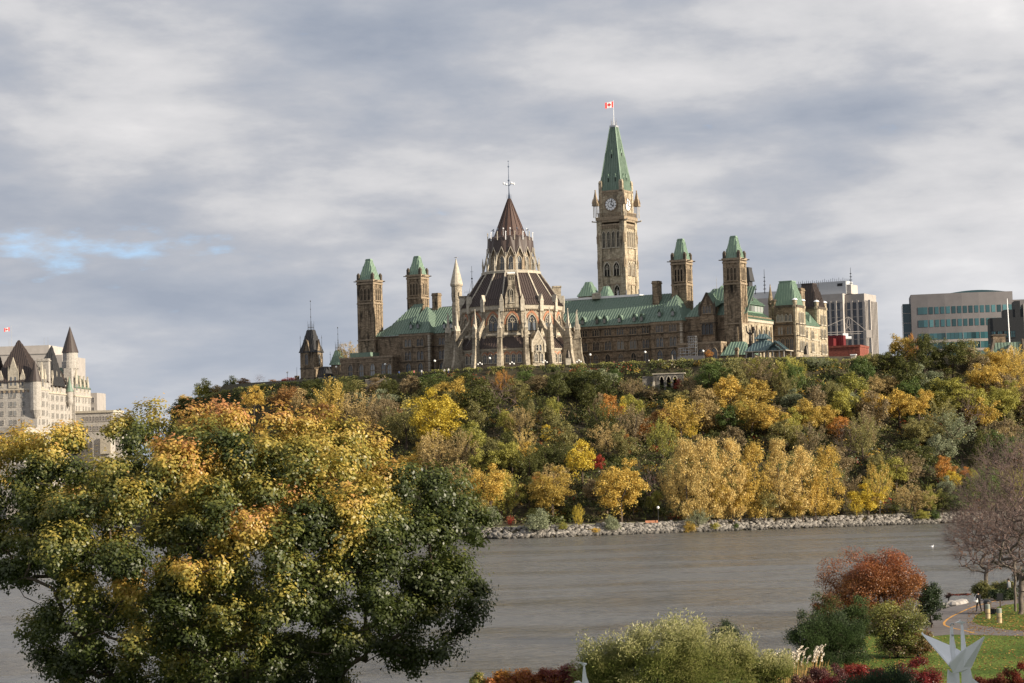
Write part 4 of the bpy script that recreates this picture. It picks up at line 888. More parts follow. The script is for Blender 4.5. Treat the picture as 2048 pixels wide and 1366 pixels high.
def build_rest(onhill_early):
    # grey slab behind the hotel
    p = AT(40, 760, 1130); R = root('concrete_slab_building', 'plain grey concrete slab block rising behind the castle hotel roofs', 'building', (p.x, p.y, 20), radians(-6))
    MB().box(-60, 15, 0, 40, 0, 66).build('wall', CONC, R); MB().box(-60, 21.5, .5, 40, 0, 61).build('wall', CONCD, R)
    MB().box(-60, 15.2, -.3, .0, 61.6, 62.1).build('ledge', CONCD, R)
    grid_windows(R, [16+k*2.3 for k in range(3)], (47,), .9, 1.4, 3, BLUEG)
    m = MB()
    for x in (-6, 12, 14): m.tube((x, 2, 66), (x, 2, 70), .12, .06, 4)
    m.build('antenna', STEEL, R, kind='stuff')
    q = AT(16, 700, 1125); MB().tube((q.x-p.x, 2, 60), (q.x-p.x, 2, 76.5), .14, .07, 5).build('flagpole', STEEL, R)
    # low colonnaded block, left
    p = AT(20, 905, 940); R = root('colonnaded_building', 'low pale building with tall narrow window bays in front of the castle hotel', 'building', (p.x, p.y, 8), radians(-14))
    MB().box(-30, 6.5, 0, 25, 0, 32.5).build('wall', REDST if False else PALE, R); MB().box(-30.3, 6.8, -.4, 25, 30.2, 31).build('cornice', TRIM, R)
    for k in range(14): MB().box(5.2-k*1.9-.6, 5.2-k*1.9+.5, -.05, .2, 18, 28.5).build('window', BLUEG, R)
    for k in range(15): MB().box(6.15-k*1.9-.38, 6.15-k*1.9+.3, -.5, 0, 17, 29).build('column', PALE, R)
    MB().box(-30, 20, -6, 0, 0, 16).build('podium', PALE, R)
    # small grey blocks right of the hotel
    p = AT(181, 830, 1150); R = root('grey_office_block', 'small grey office block just right of the castle hotel', 'building', (p.x, p.y, 10), radians(-8))
    MB().box(-12, 3.5, 0, 14, 0, 52.5).build('wall', CONCD, R)
    grid_windows(R, (-2.4, -.6, 1.4), (37.5, 42.5, 47.5), 0, 1.2, 2.6, BLUEG); MB().box(-12.2, 3.7, -.2, 14, 40.6, 41.4).build('ledge', CONC, R)
    p = AT(205, 840, 1050); R = root('flat_roofed_building', 'long pale flat roofed building showing between the hotel and the big maple', 'building', (p.x, p.y, 10), radians(-10))
    MB().box(-18, 5, 0, 14, 0, 40).build('wall', PALE, R); MB().box(-18.5, 5.5, -.6, 14, 39.2, 40.2).build('cornice', TRIM, R); MB().box(5, 8, 2, 14, 0, 38.2).build('wall', PALE, R)
    grid_windows(R, [-9+k*1.6 for k in range(9)], (35.4, 31), 0, .8, 2.0, BLUEG)
    MB().box(-2, 6, -8, 0, 0, 27).build('wall', PALE, R); MB().box(2, 7, -9, -8, 20, 27.5).build('parapet', TRIM, R)
    # ---- concrete office tower, right
    c = AT(1732, 700, 1000); R = root('office_tower', 'grey concrete office tower with tall dark window strips behind the brown mansard tower', 'office tower', (c.x, c.y, 45), -TH)
    zt = 46.3
    MB().box(-40, 0, 0, 16, 0, zt).build('wall', CONCD, R)
    MB().box(-60, -9.0, -2.6, 12, 0, zt+.4).build('wall', CONC, R)
    MB().box(-60, .1, -2.8, 16.2, zt+.4, zt+.9).build('parapet', CONC, R) if False else None
    for k in range(3): MB().box(-8.0+k*2.75, -6.4+k*2.75, -.12, 0, 2, zt-3.4).build('window_strip', BLUEG, R)
    for k in range(9): MB().box(-11.8-k*2.5, -10.4-k*2.5, -2.72, -2.6, 2, zt-3.2).build('window_strip', BLUEG, R)
    for k in range(4): MB().box(-6.4+k*2.75-.05+.15, -8.0+(k+1)*2.75-.1, -.55, 0, 0, zt-3.0).build('fin', CONC, R)
    for k in range(9): MB().box(-12.8-k*2.5, -11.9-k*2.5, -3.1, -2.6, 0, zt-2.8).build('fin', CONC, R)
    m = MB()
    for z in range(13):
        zz = 3+z*3.3
        MB().box(-8.2, .0, -.2, -.12, zz, zz+.3).build('spandrel', CONCD, R); MB().box(-34, -9.2, -2.8, -2.72, zz, zz+.3).build('spandrel', CONCD, R)
        MB().box(0, .12, 0, 16, zz, zz+.22).build('joint', CONCD, R)
    for k in range(10): MB().box(.0, .45, .3+k*1.7, .75+k*1.7, 0, zt-3).build('fin', CONC, R)
    MB().box(0.01, .14, 0, 16, 0, zt-3).build('window_strip', plain('dull_grey_glass', (.15, .14, .135), .5), R)
    MB().box(-32, -8.6, 1, 10, zt+.4, zt+6.2).build('penthouse', PENT, R); MB().box(-21.5, -21.2, .9, 1, zt+.4, zt+6.2).build('joint', CONCD, R)
    MB().box(-12.6, -10.2, .85, 1, zt+4, zt+5.2).build('louvre', IRON, R); MB().box(-8.6, -6.4, 1.5, 10, zt+.4, zt+4.5).build('penthouse', CONC, R)
    MB().box(-70, -32, 2, 10, zt-8, zt+3.6).build('penthouse', PENT, R); MB().box(-80, -60, -2, 10, 0, zt-2).build('wall', CONC, R)
    m = MB()
    for k in range(26): x = -31+k*.95; m.tube((x, 1.6, zt+6), (x, 1.6, zt+7+.9*random.random()), .12, .08, 4)
    m.build('roof_plant', IRON, R, kind='stuff')
    q = MB()
    for (x, h) in ((-47.5, 11), (-6.6, 9), (-52, 4)):
        t = MB(); t.tube((x, 2, zt+3), (x, 2, zt+3+h), .22, .08, 4)
        for j in range(4): t.bar((x-.7+.1*j, 2, zt+5+j*h*.16), (x+.7-.1*j, 2, zt+5+j*h*.16), .12, .3)
        t.build('antenna', IRON, R)
    # ---- teal office block, far right
    c = AT(1825, 700, 900); R = root('teal_office_building', 'pinkish brown office block with rows of teal glass windows at the far right', 'office building', (c.x, c.y, 45), radians(-8))
    zt = 37.6
    # gently bowed front: five straight bays
    for i in range(6):
        x0, x1 = i*6.6, (i+1)*6.6; b = lambda x: -1.6*sin(pi*min(x, 39.6)/39.6)
        m = MB(); A = [(x0, b(x0), 0), (x1, b(x1), 0), (x1, 20, 0), (x0, 20, 0)]; m.extr([(p[0], p[1], 0) for p in reversed(A)], (0, 0, zt)); m.build('wall', PINKC, R)
        def cell(xa, xb, za, zb, mt, nm='window', off=.1):
            ya, yb = b(x0)+(b(x1)-b(x0))*(xa-x0)/6.6, b(x0)+(b(x1)-b(x0))*(xb-x0)/6.6
            o = MB().extr([(xa, ya-off, za), (xb, yb-off, za), (xb, yb-off, zb), (xa, ya-off, zb)], (0, off-.02, 0)).build(nm, mt, R); return o
        for z in (30.0, 24.9):
            for k in range(3):
                xa = x0+.45+k*2.2
                if i == 0 and k == 0: continue
                cell(xa, xa+1.45 if not (i == 0 and k == 1) else xa+2.2, z-.4, z+2.4, TEALL if random.random() < .18 else TEAL)
        for r in range(6):
            z = 19.8-r*3.7-.4
            if i == 0:
                cell(2.6, 5.0, z, z+2.5, TEAL); cell(5.3, 6.6, z, z+2.5, TEAL)
            else:
                for k in range(4): cell(x0+k*1.65+.04, x0+k*1.65+1.6, z, z+2.5, TEALL if random.random() < .14 else TEAL)
                cell(x0, x1, z-1.15, z-.1, CONCD, 'spandrel', .22); cell(x0-.08, x0+.08, z, z+2.5, CONCD, 'mullion', .2)
    MB().box(-3.2, 0, 2.5, 18, 0, zt-3.4).build('glass_wing', TEAL, R)
    for r in range(8): MB().box(-3.3, 0, 2.4, 2.5, 3+r*3.9, 3.25+r*3.9).build('spandrel', CONCD, R)
    MB().box(39.6, 46, 3, 20, 0, zt-3.2).build('wall', PINKC, R)
    for (x0, x1) in ((40.2, 42), (42.6, 45)): MB().box(x0, x1, 2.9, 3, 29, 31.6).build('window', TEAL, R)
    m = MB(); n = 12
    m.extr([(14+24*k/n, 1.5, zt+1.1*sin(pi*k/n)) for k in range(n+1)], (0, 14, 0)); m.build('curved_roof', TEAL, R)
    # ---- dark and green mansard building at the right edge
    c = AT(1990, 735, 800); R = root('green_mansard_building', 'dark stone building with green mansard roof and one pale dormer at the right edge', 'building', (c.x, c.y, 40), radians(-4))
    MB().box(-2, 26, 2, 20, 0, 7).build('wall', BROWN, R)
    roof(R, hip(-3, 26, 1, 20, 7, .4, 26, 4, 17.6, 16), GREEN, 1.0, 'mansard_roof')
    m = MB(); m.bar((-3.0, .9, 7), (.4, 3.6, 18.6), .9, 1.1); m.build('gable_wall', DTRIM, R); m = MB(); m.bar((11.2, 1.0, 7), (10.4, 4.0, 18.6), .7, 1.0); m.build('gable_wall', DTRIM, R)
    MB().box(.3, 4.6, 4, 9, 15, 20.6).build('chimney', BROWN, R); MB().box(-.2, 5.0, 3.7, 9.3, 20.0, 20.5).build('chimney_cap', DTRIM, R)
    m = MB(); m.extr([(4.6, 1.4, 11.6), (7.2, 1.4, 11.6), (7.2, 1.4, 14.6), (5.9, 1.4, 16.8), (4.6, 1.4, 14.6)], (0, 3, 0)); D = m.build('dormer', TRIM, R)
    for x in (5.4, 6.4): MB().box(x-.3, x+.3, 1.3, 1.4, 12.2, 14.2).build('pane', DARKW, D)
    c = AT(1982, 690, 860); R = root('dark_rooftop_block', 'dark stepped rooftop plant block in front of the teal office windows', 'building', (c.x, c.y, 40), radians(-6))
    MB().box(0, 14, 0, 10, 0, 30).build('wall', IRON, R); MB().box(5.4, 12.8, .5, 10, 30, 33).build('wall', IRON, R); MB().box(9.4, 11.4, .2, 10, 30, 36.2).build('stair_tower', IRON, R)
    grid_windows(R, (1.2, 3.6, 6.0, 8.4), (22.5,), 0, 1.7, 2.4, TEAL, fm=IRON); MB().tube((6.7, -2.2, 19), (6.4, -2.2, 37), .3, .16, 5).build('flue', STEEL, R)
    MB().box(2, 11.6, -2, 0, 10, 20.5).build('green_hoarding', GREEN, R); MB().box(12.6, 18, 0, 9, 0, 35).build('pale_wall', CONC, R)
    # ---- red brick block with crimson cabins and the white crane rig
    c = AT(1655, 727, 850); R = root('red_brick_building', 'low red brick building with flat roof right of the brown mansard tower', 'building', (c.x, c.y, 40), -TH+.1)
    MB().box(-8, 12.5, 0, 14, 0, 20.0).build('wall', BRICK, R); MB().box(-8.2, 12.7, -.2, 14, 19.6, 20.4).build('parapet', BRICK, R); MB().box(-8, 6, -2.2, 0, 0, 12).build('wall', BRICK, R)
    for (x, z) in ((1.6, 14.4), (3.0, 14.4), (4.4, 14.4), (1.8, 9.5), (5.2, 9.0)): window(R, 'rect', x, 0 if z > 12 else -2.2, z, 1.1, 1.5, 0, BRICK, DARKW)
    c2 = AT(1655, 697, 856); R2 = root('crimson_cabins', 'stack of crimson site cabins on the flat roof of the red brick building', 'site cabin', (c2.x-1, c2.y+2, 60.4), -TH+.1)
    MB().box(-6, 4.2, -2, 2, 0, 3.2).build('lower_cabin', REDP, R2); MB().box(-5, 7, 2.2, 6, 3.2-3.2, 4.4).build('cabin', REDP, R2)
    m = MB()
    for k in range(12): m.box(-4.8+k, -4.65+k, 2.1, 2.2, .1, 4.3)
    m.build('cabin_rib', REDP, R2, kind='stuff')
    c3 = AT(1690, 680, 880); R3 = root('crane', 'white lattice crane rig with outrigger arms above the crimson cabins', 'crane', (c3.x, c3.y, c3.z-4), 0)
    m = MB(); m.box(-1.6, 2.4, -1, 1, 4.4, 5.4); m.box(-.8, 1.2, -.8, .8, 5.4, 6.6); R3b = m.build('base', WHITE, R3)
    for (a, b) in (((0, 0, 6), (1.6, 0, 13)), ((2.4, 0, 6), (1.8, 0, 13)), ((0, 0, 8), (2.2, 0, 9.5)), ((.4, 0, 10.5), (2.1, 0, 8)), ((1.7, 0, 13), (8.6, 0, 7.2)), ((1.7, 0, 13), (-7, 0, 9.4)), ((-8, 0, 6.2), (9.4, 0, 6.4)), ((-8, 0, 7.1), (9.4, 0, 7.2))):
        MB().bar(a, b, .13, .13, (0, 1, 0)).build('strut', CONC, R3)
    MB().box(8.2, 10.4, -1, 1, 4.6, 7.6).build('counterweight', CONC, R3)
    # ---- pale parapet / terrace wall at right
    c = AT(1690, 738, 672); R = root('stone_parapet', 'pale stone terrace wall with balustrade and end pier above the trees', 'wall', (c.x, c.y, 42.0), radians(-16))
    MB().box(-4.8, 5.6, 0, 3, -1, 3.2).build('wall', TRIM, R); MB().box(-5, 5.8, -.2, 3, 3.2, 3.5).build('coping', WHITE, R)
    MB().box(1.8, 3.2, .4, 1.8, 3.5, 6.0).build('pier', TRIM, R); MB().box(1.6, 3.4, .2, 2.0, 6.0, 6.3).build('pier_cap', WHITE, R); MB().bar((-3.2, 1, 4.5), (1.8, 1, 4.5), .3, .3).build('rail', TRIM, R)
    for k in range(7): MB().bar((-.4+k*.75, -.1, 1.0), (.1+k*.75, -.1, 2.4), .16, .1, (0, 1, 0)).build('baluster', TRIM, R)
    # ---- summer pavilion
    c = loc2w(79.8, 10, 0); R = root('summer_pavilion', 'open timber summer pavilion with grey green metal roof and cupola', 'pavilion', (c.x, c.y, 48), -TH+.05)
    roof(R, hip(-6.6, 3.6, -3.4, 3.4, 2.5, -3.6, .2, -1.0, 5.6, 1.0), GGREEN, .8)
    MB().box(-2.9, -.6, -1.0, 1.0, 5.4, 6.2).build('cupola', GGREEN, R); roof(R, hip(-4.0, .6, -1.8, 1.8, 6.2, -2.6, -.8, -.4, 7.7, .4), GGREEN, .8, 'cupola_roof')
    roof(R, [[(.4, -3.9, 2.7), (3.4, -3.9, 5.0), (3.4, 0, 5.2), (.4, 0, 2.7)], [(3.4, -3.9, 5.0), (6.4, -3.9, 2.7), (6.4, 0, 2.7), (3.4, 0, 5.2)]], GGREEN, .8, 'porch_roof')
    m = MB(); m.bar((.2, -3.95, 2.5), (3.4, -3.95, 5.2), .35, .3, (0, 1, 0)); m.bar((6.6, -3.95, 2.5), (3.4, -3.95, 5.2), .35, .3, (0, 1, 0)); m.bar((.9, -3.8, 2.6), (2.2, -3.8, 4.2), .2, .3, (0, 1, 0)); m.bar((5.9, -3.8, 2.6), (4.6, -3.8, 4.2), .2, .3, (0, 1, 0)); m.build('gable_board', GGREEN, R)
    MB().box(-6.6, 6.6, -3.6, 3.5, 2.25, 2.5).build('eave_board', TRIM, R)
    for x in (-6, -4, -2, 0, 1, 2.4, 4.4, 5.8): MB().box(x-.14, x+.14, -3.4, -3.1, -1.5, 2.3).build('post', PALE, R); MB().box(x-.14, x+.14, 3.0, 3.3, -1.5, 2.3).build('post', PALE, R)
    MB().box(-6.6, 6.6, -3.4, 3.4, -1.8, -1.5).build('deck', GGREEN, R); MB().bar((-6, -3.3, -.3), (1, -3.3, -.3), .1, .5).build('rail', PALE, R)
    # ---- stone retaining wall with three pointed openings
    c = onhill_early(1337, 778); R = root('arched_retaining_wall', 'grey stone retaining wall with three dark pointed arches set in the cliff', 'retaining wall', (c.x, c.y, c.z-.3), radians(-12))
    H = 4.6; xs = (-1.9, 0.1, 2.0)
    m = MB(); ed = [-4.3]
    for x in xs: ed += [x-.62, x+.62]
    ed.append(4.4)
    for k in range(0, len(ed), 2): m.box(ed[k], ed[k+1], 0, 1.2, -2, H)
    w = m.build('wall', OLDW, R)
    for x in xs:
        o = arch(1.24, 3.5); k = [p for p in o if p[1] > .1]; sp = o[2][1]
        m = MB(); top = [(x+p[0], 0, .6+p[1]) for p in o[2:]]; n = len(top)//2
        m.extr([(x+.62, 0, H)]+[(x-.62, 0, H)]+list(reversed(top)), (0, 1.2, 0)); m.build('arch_head', OLDW, R)
        MB().box(x-.62, x+.62, 1.21, 1.3, -2, H).build('recess', DARKW, R)
        t = MB()
        for a, b in zip(top[:-1], top[1:]): t.bar((a[0], -.05, a[2]), (b[0], -.05, b[2]), .22, .22, (0, 1, 0))
        t.build('arch_ring', TRIM, R)
    MB().box(-4.6, 4.9, -.25, 1.4, H, H+.3).build('coping', TRIM, R); MB().box(-7.6, -4.3, .5, 1.6, -1, H-.4).build('wing_wall', OLDW, R)
    MB().frus((-5.3, -3.9, -1.2, 1), -3, (-4.4, -3.9, -.3, 1), 2.6).build('buttress', TRIM, R)
    c = onhill_early(757, 776); R = root('short_retaining_wall', 'short grey stone wall half hidden in the creeper below the left range', 'retaining wall', (c.x, c.y, c.z), radians(-14))
    MB().box(-4.2, 3.4, 0, 1, -1, 2.6).build('wall', CONCD, R); MB().box(-4.3, 3.5, -.1, 1.1, 2.6, 2.8).build('coping', TRIM, R)

# ================================================================== WATER, TERRAIN
def water_mat():
    m, nt, b = newmat('river_water'); N = nt.nodes; L = nt.links
    geo = N.new('ShaderNodeNewGeometry')
    def wave(sx, sy, scale, det, dist):
        mp = N.new('ShaderNodeMapping'); mp.inputs['Scale'].default_value = (sx, sy, 1); L.new(geo.outputs['Position'], mp.inputs[0])
        n = N.new('ShaderNodeTexNoise'); n.inputs['Scale'].default_value = scale; n.inputs['Detail'].default_value = det; n.inputs['Roughness'].default_value = .6; L.new(mp.outputs[0], n.inputs['Vector']); return n.outputs['Fac']
    b.inputs['Base Color'].default_value = (0.088, 0.085, 0.077, 1); b.inputs['IOR'].default_value = 1.5
    patch = wave(.35, 1.0, .035, 4, 0)          # smoother and rougher areas of the surface
    rr = N.new('ShaderNodeMapRange'); L.new(patch, rr.inputs[0]); rr.inputs[1].default_value = .42; rr.inputs[2].default_value = .6; rr.inputs[3].default_value = .5; rr.inputs[4].default_value = 1.0
    ro = N.new('ShaderNodeMapRange'); L.new(patch, ro.inputs[0]); ro.inputs[1].default_value = .4; ro.inputs[2].default_value = .62; ro.inputs[3].default_value = .34; ro.inputs[4].default_value = .16; L.new(ro.outputs[0], b.inputs['Roughness'])
    hh = N.new('ShaderNodeMath'); hh.operation = 'MULTIPLY_ADD'; L.new(wave(.8, 1.0, .16, 3, 0), hh.inputs[0]); hh.inputs[1].default_value = 2.0; L.new(wave(.8, 1.0, .55, 6, 0), hh.inputs[2])
    h = N.new('ShaderNodeMath'); h.operation = 'MULTIPLY'; L.new(hh.outputs[0], h.inputs[0]); L.new(rr.outputs[0], h.inputs[1])
    bp = N.new('ShaderNodeBump'); bp.inputs['Strength'].default_value = 1.0; bp.inputs['Distance'].default_value = 1.3; L.new(h.outputs[0], bp.inputs['Height'])
    L.new(bp.outputs[0], b.inputs['Normal'])
    return m
WATER = water_mat()
o = MB().poly([(-2500, 60, 0), (2500, 60, 0), (2500, 9000, 0), (-2500, 9000, 0)]).build('river_water', WATER); o['kind'] = 'structure'

SH = [(-400, 1045), (-190, 1010), (-150, 900), (-134, 780), (-118, 700), (-90, 640), (-50, 585), (-6, 549), (25, 558), (52, 567), (85, 578), (115, 588), (150, 599), (190, 612), (300, 650), (600, 740)]
ED = [(-400, 1070, 18), (-188, 1035, 18), (-140, 915, 20), (-119, 800, 41), (-104, 765, 44.5), (-82, 740, 46.6), (-45, 716, 47.7), (-10, 688, 47.8), (20, 680, 47.8), (48, 668, 47.7), (75, 664, 47.4), (100, 670, 46.5), (130, 680, 45), (160, 690, 44), (260, 740, 44), (600, 900, 44)]
def cat(P, s):
    n = len(P)-1; s = min(max(s, 0), n-1e-6); i = int(s); t = s-i
    p = [Vector(P[min(max(k, 0), n)]) for k in (i-1, i, i+1, i+2)]
    return .5*((2*p[1])+(p[2]-p[0])*t+(2*p[0]-5*p[1]+4*p[2]-p[3])*t*t+(3*p[1]-p[0]-3*p[2]+p[3])*t**3)
def prof(t, ze):
    if t <= 0: return 12*t*8
    if t < .035: return 2.45*(t/.035)**.8
    if t < .12: return 2.45+.35*(t-.035)/.085
    q = (t-.12)/.88
    return 2.8+(ze-2.8)*(q*.93 if q < .93 else .8649+(q-.93)*1.93) if q < 1 else ze
def hill(s, t):
    a, e = cat(SH, s), cat(ED, s)
    x, y = a.x+(e.x-a.x)*t, a.y+(e.y-a.y)*t
    z = prof(t, e.z)
    if t > .14 and t < .98: z += 1.3*sin(x*.11+y*.07)*sin(y*.13-x*.05)+.5*sin(x*.37+2)*sin(y*.31)
    return Vector((x, y, z))
NC, rows = 220, [-.06, 0, .012, .024, .035, .06, .09, .12]+[.12+.88*k/44 for k in range(1, 45)]
smax = len(SH)-1; V = []; F = []
for i in range(NC+1):
    s = smax*i/NC; e = cat(ED, s); back = 18 if s < 2 else e.z
    for t in rows: V.append(tuple(hill(s, t)))
    zz = 48.0 if s > 4.3 else e.z
    V += [(e.x, e.y+6, max(e.z, zz)-.05), (e.x*1.0, e.y+120, zz), (e.x*1.3, e.y+500, zz if s > 4 else 20), (e.x*3, e.y+4000, 30)]
nr = len(rows)+4
F = [(i*nr+j, (i+1)*nr+j, (i+1)*nr+j+1, i*nr+j+1) for i in range(NC) for j in range(nr-1)]
EARTH = plain('dark_leaf_mould', (0.045, 0.038, 0.02), .95, nscale=.5, namt=.5)
me = bpy.data.meshes.new('hillside'); me.from_pydata(V, [], F); me.materials.append(EARTH); hillo = link('hillside', me, kind='structure')
BVH = BVHTree.FromPolygons(V, F)
def onhill(px, py):
    r = ray(px, py); hit = BVH.ray_cast(Vector((0, 0, CZ)), r.normalized())
    return hit[0]
def hz(x, y):
    h = BVH.ray_cast(Vector((x, y, 200)), Vector((0, 0, -1))); return h[0].z if h[0] else 0
build_rest(onhill)
p = AT(19, 654, 1125)
flag('small_flag', 'small red and white flag on the pole above the grey slab block', (p.x, p.y, p.z-2.0), 2.6, 1.8, pi+.3)
GRASSV = plain('mown_grass_verge', (0.13, 0.14, 0.045), .95, nscale=.4, namt=.3)
PATHM = plain('pale_gravel_path', (0.33, 0.30, 0.25), .9, nscale=.6, namt=.15)
def strip(name, t0, t1, mat, lift, s0=3.5, s1=14, n=200):
    V = []; 
    for i in range(n+1):
        s = s0+(s1-s0)*i/n; a, b = hill(s, t0), hill(s, t1); V += [(a.x, a.y, a.z+lift), (b.x, b.y, b.z+lift)]
    F = [(2*i, 2*i+2, 2*i+3, 2*i+1) for i in range(n)]
    me = bpy.data.meshes.new(name); me.from_pydata(V, [], F); me.materials.append(mat); return link(name, me, kind='structure')
strip('grass_verge', .037, .095, GRASSV, .03); strip('riverside_path', .05, .072, PATHM, .05)

# riprap: thousands of broken stones on the bank
def rocks():
    ico = []; phi = (1+5**.5)/2
    base = np.array([(-1, phi, 0), (1, phi, 0), (-1, -phi, 0), (1, -phi, 0), (0, -1, phi), (0, 1, phi), (0, -1, -phi), (0, 1, -phi), (phi, 0, -1), (phi, 0, 1), (-phi, 0, -1), (-phi, 0, 1)])/1.9
    tri = np.array([(0, 11, 5), (0, 5, 1), (0, 1, 7), (0, 7, 10), (0, 10, 11), (1, 5, 9), (5, 11, 4), (11, 10, 2), (10, 7, 6), (7, 1, 8), (3, 9, 4), (3, 4, 2), (3, 2, 6), (3, 6, 8), (3, 8, 9), (4, 9, 5), (2, 4, 11), (6, 2, 10), (8, 6, 7), (9, 8, 1)])
    Vs, Fs, Cs = [], [], []; k = 0
    for i in range(6500):
        s = 5.8+7.6*random.random(); t = random.random()*.036
        if random.random() < .35: t = random.random()*.012
        p = hill(s, t); sc_ = np.array([.75, .55, .42])*(.45+.75*random.random()**1.6)
        v = base*(1+RNG.uniform(-.28, .28, (12, 1)))*sc_; a = random.random()*6.28; b = random.uniform(-.5, .5)
        Rz = np.array([[cos(a), -sin(a), 0], [sin(a), cos(a), 0], [0, 0, 1]]); Rx = np.array([[1, 0, 0], [0, cos(b), -sin(b)], [0, sin(b), cos(b)]])
        Vs.append(v @ Rx.T @ Rz.T+np.array([p.x, p.y, p.z+.12])); Fs.append(tri+12*k); g = random.uniform(.4, 1.35)*(.5 if t < .004 else 1); Cs.append(np.tile(np.array([.205, .19, .17])*g, (12, 1))); k += 1
    m, nt, b = newmat('broken_limestone'); a = nt.nodes.new('ShaderNodeAttribute'); a.attribute_name = 'leafcol'; nt.links.new(a.outputs['Color'], b.inputs['Base Color']); b.inputs['Roughness'].default_value = .9
    link('riprap_stones', npmesh('riprap_stones', np.vstack(Vs), np.vstack(Fs), m, np.vstack(Cs)), kind='stuff')
rocks()

# ================================================================== LEAVES
def leafquads(P, Nn, size, aspect=.62):
    """one rhombic leaf per point, lying across its normal"""
    n = len(P); r = RNG.normal(size=(n, 3)); t = np.cross(Nn, r); t /= np.linalg.norm(t, axis=1, keepdims=True)+1e-9
    b = np.cross(Nn, t); b /= np.linalg.norm(b, axis=1, keepdims=True)+1e-9
    L = (np.asarray(size).reshape(-1, 1) if np.ndim(size) else size)*.5
    V = np.empty((n, 4, 3)); V[:, 0] = P+t*L; V[:, 1] = P+b*L*aspect; V[:, 2] = P-t*L; V[:, 3] = P-b*L*aspect
    return V.reshape(-1, 3), np.arange(4*n).reshape(-1, 4)
def unit(n): 
    r = RNG.normal(size=(n, 3)); return r/np.linalg.norm(r, axis=1, keepdims=True)
def lobes_cloud(cent, rad, per, flat=.8, jit=.35, outb=.8, upb=.35):
    """leaves spread over the skins of a set of lobes"""
    P, Nn = [], []
    for c, r in zip(cent, rad):
        u = unit(per); u[:, 2] = np.where(u[:, 2] < -.55, -u[:, 2], u[:, 2])
        rr = r*(1-jit*RNG.random((per, 1))**1.5); q = u*rr; q[:, 2] *= flat
        P.append(c+q); nn = u*outb+unit(per)*.65+np.array([0, 0, upb]); Nn.append(nn/np.linalg.norm(nn, axis=1, keepdims=True))
    return np.vstack(P), np.vstack(Nn)
CR = {}
def crowns(kind, n_var=3):
    out = []
    for v in range(n_var):
        if kind in ('round', 'big'):
            nl, per, sz = (46, 105, .037) if kind == 'round' else (90, 110, .027)
            u = unit(nl); rr = RNG.random((nl, 1))**.33; c = u*rr*np.array([.38, .38, .36])+np.array([0, 0, .56]); c[:, 0] += (c[:, 2]-.6)*RNG.uniform(-.25, .25)
            k = 1-.35*np.clip((c[:, 2]-.7)/.3, 0, 1); c[:, :2] *= k[:, None]
            r = RNG.uniform(.07, .155, nl) if kind == 'round' else RNG.uniform(.055, .115, nl); c += RNG.normal(size=c.shape)*.035; P, Nn = lobes_cloud(c, r, per, .9, .85, .5, .45); P += RNG.normal(size=P.shape)*.012; P[:, 2] = np.clip(P[:, 2], .08, 1.08)
            V, F = leafquads(P, Nn, RNG.uniform(.7, 1.3, len(P))*sz)
        elif kind == 'tall':
            nl, per, sz = 120, 75, .024
            z = RNG.uniform(.1, .93, nl); w = .44*np.sin(np.clip((z-.02)/.98, 0, 1)*pi)**.55*(1-.35*z); a = RNG.random(nl)*6.28; q = np.sqrt(RNG.random(nl))
            c = np.stack([w*q*np.cos(a), w*q*np.sin(a), z], 1); r = RNG.uniform(.06, .14, nl); P, Nn = [], []
            for ci, ri in zip(c, r):
                u = unit(per); p = u*ri*np.array([1, 1, .62])*(1-.85*RNG.random((per, 1)))+RNG.normal(size=(per, 3))*.012; P.append(ci+p); nn = u*.7+unit(per)*.7+np.array([0, 0, .3]); Nn.append(nn/np.linalg.norm(nn, axis=1, keepdims=True))
            V, F = leafquads(np.vstack(P), np.vstack(Nn), RNG.uniform(.7, 1.3, nl*per)*sz)
            V = V.copy()
        elif kind == 'cone':
            n = 5200; z = 1-RNG.random(n)**.6*.95; tier = .78+.22*np.abs(np.sin(z*34)); a = RNG.random(n)*6.28; w = (.03+.47*(1-z))*tier*(.55+.45*RNG.random(n)**.4)*(1+.18*np.sin(a*5+z*20))
            P = np.stack([w*np.cos(a), w*np.sin(a), z-.05*w], 1); Nn = np.stack([np.cos(a)*.4, np.sin(a)*.4, np.ones(n)], 1)+unit(n)*.5; Nn /= np.linalg.norm(Nn, axis=1, keepdims=True); V, F = leafquads(P, Nn, .045, .4)
        elif kind == 'shrub':
            nl, per, sz = 36, 100, .042
            u = unit(nl); c = u*np.array([.34, .34, .5])*RNG.random((nl, 1))**.4; c[:, 2] = np.abs(c[:, 2])*1.15+.12; r = RNG.uniform(.09, .19, nl); P, Nn = lobes_cloud(c, r, per, .95, .7, .5); P[:, 2] = np.clip(P[:, 2], 0, 1.05); V, F = leafquads(P, Nn, RNG.uniform(.7, 1.3, len(P))*sz)
        elif kind == 'wispy':     # open, feathery: willow and half bare trees
            nl, per = 110, 36
            u = unit(nl); c = u*RNG.random((nl, 1))**.4*np.array([.42, .42, .42])+np.array([0, 0, .55]); P, Nn = [], []
            for ci in c:
                d = np.array([ci[0], ci[1], .35+.5*RNG.random()]); d /= np.linalg.norm(d); t = RNG.random((per, 1)); P.append(ci+d*t*.16+RNG.normal(size=(per, 3))*.022); Nn.append(unit(per))
            V, F = leafquads(np.vstack(P), np.vstack(Nn), RNG.uniform(.7, 1.3, nl*per)*.033, .5)
        out.append(npmesh(kind+'_crown', V, F, LEAF['olive']))
    return out
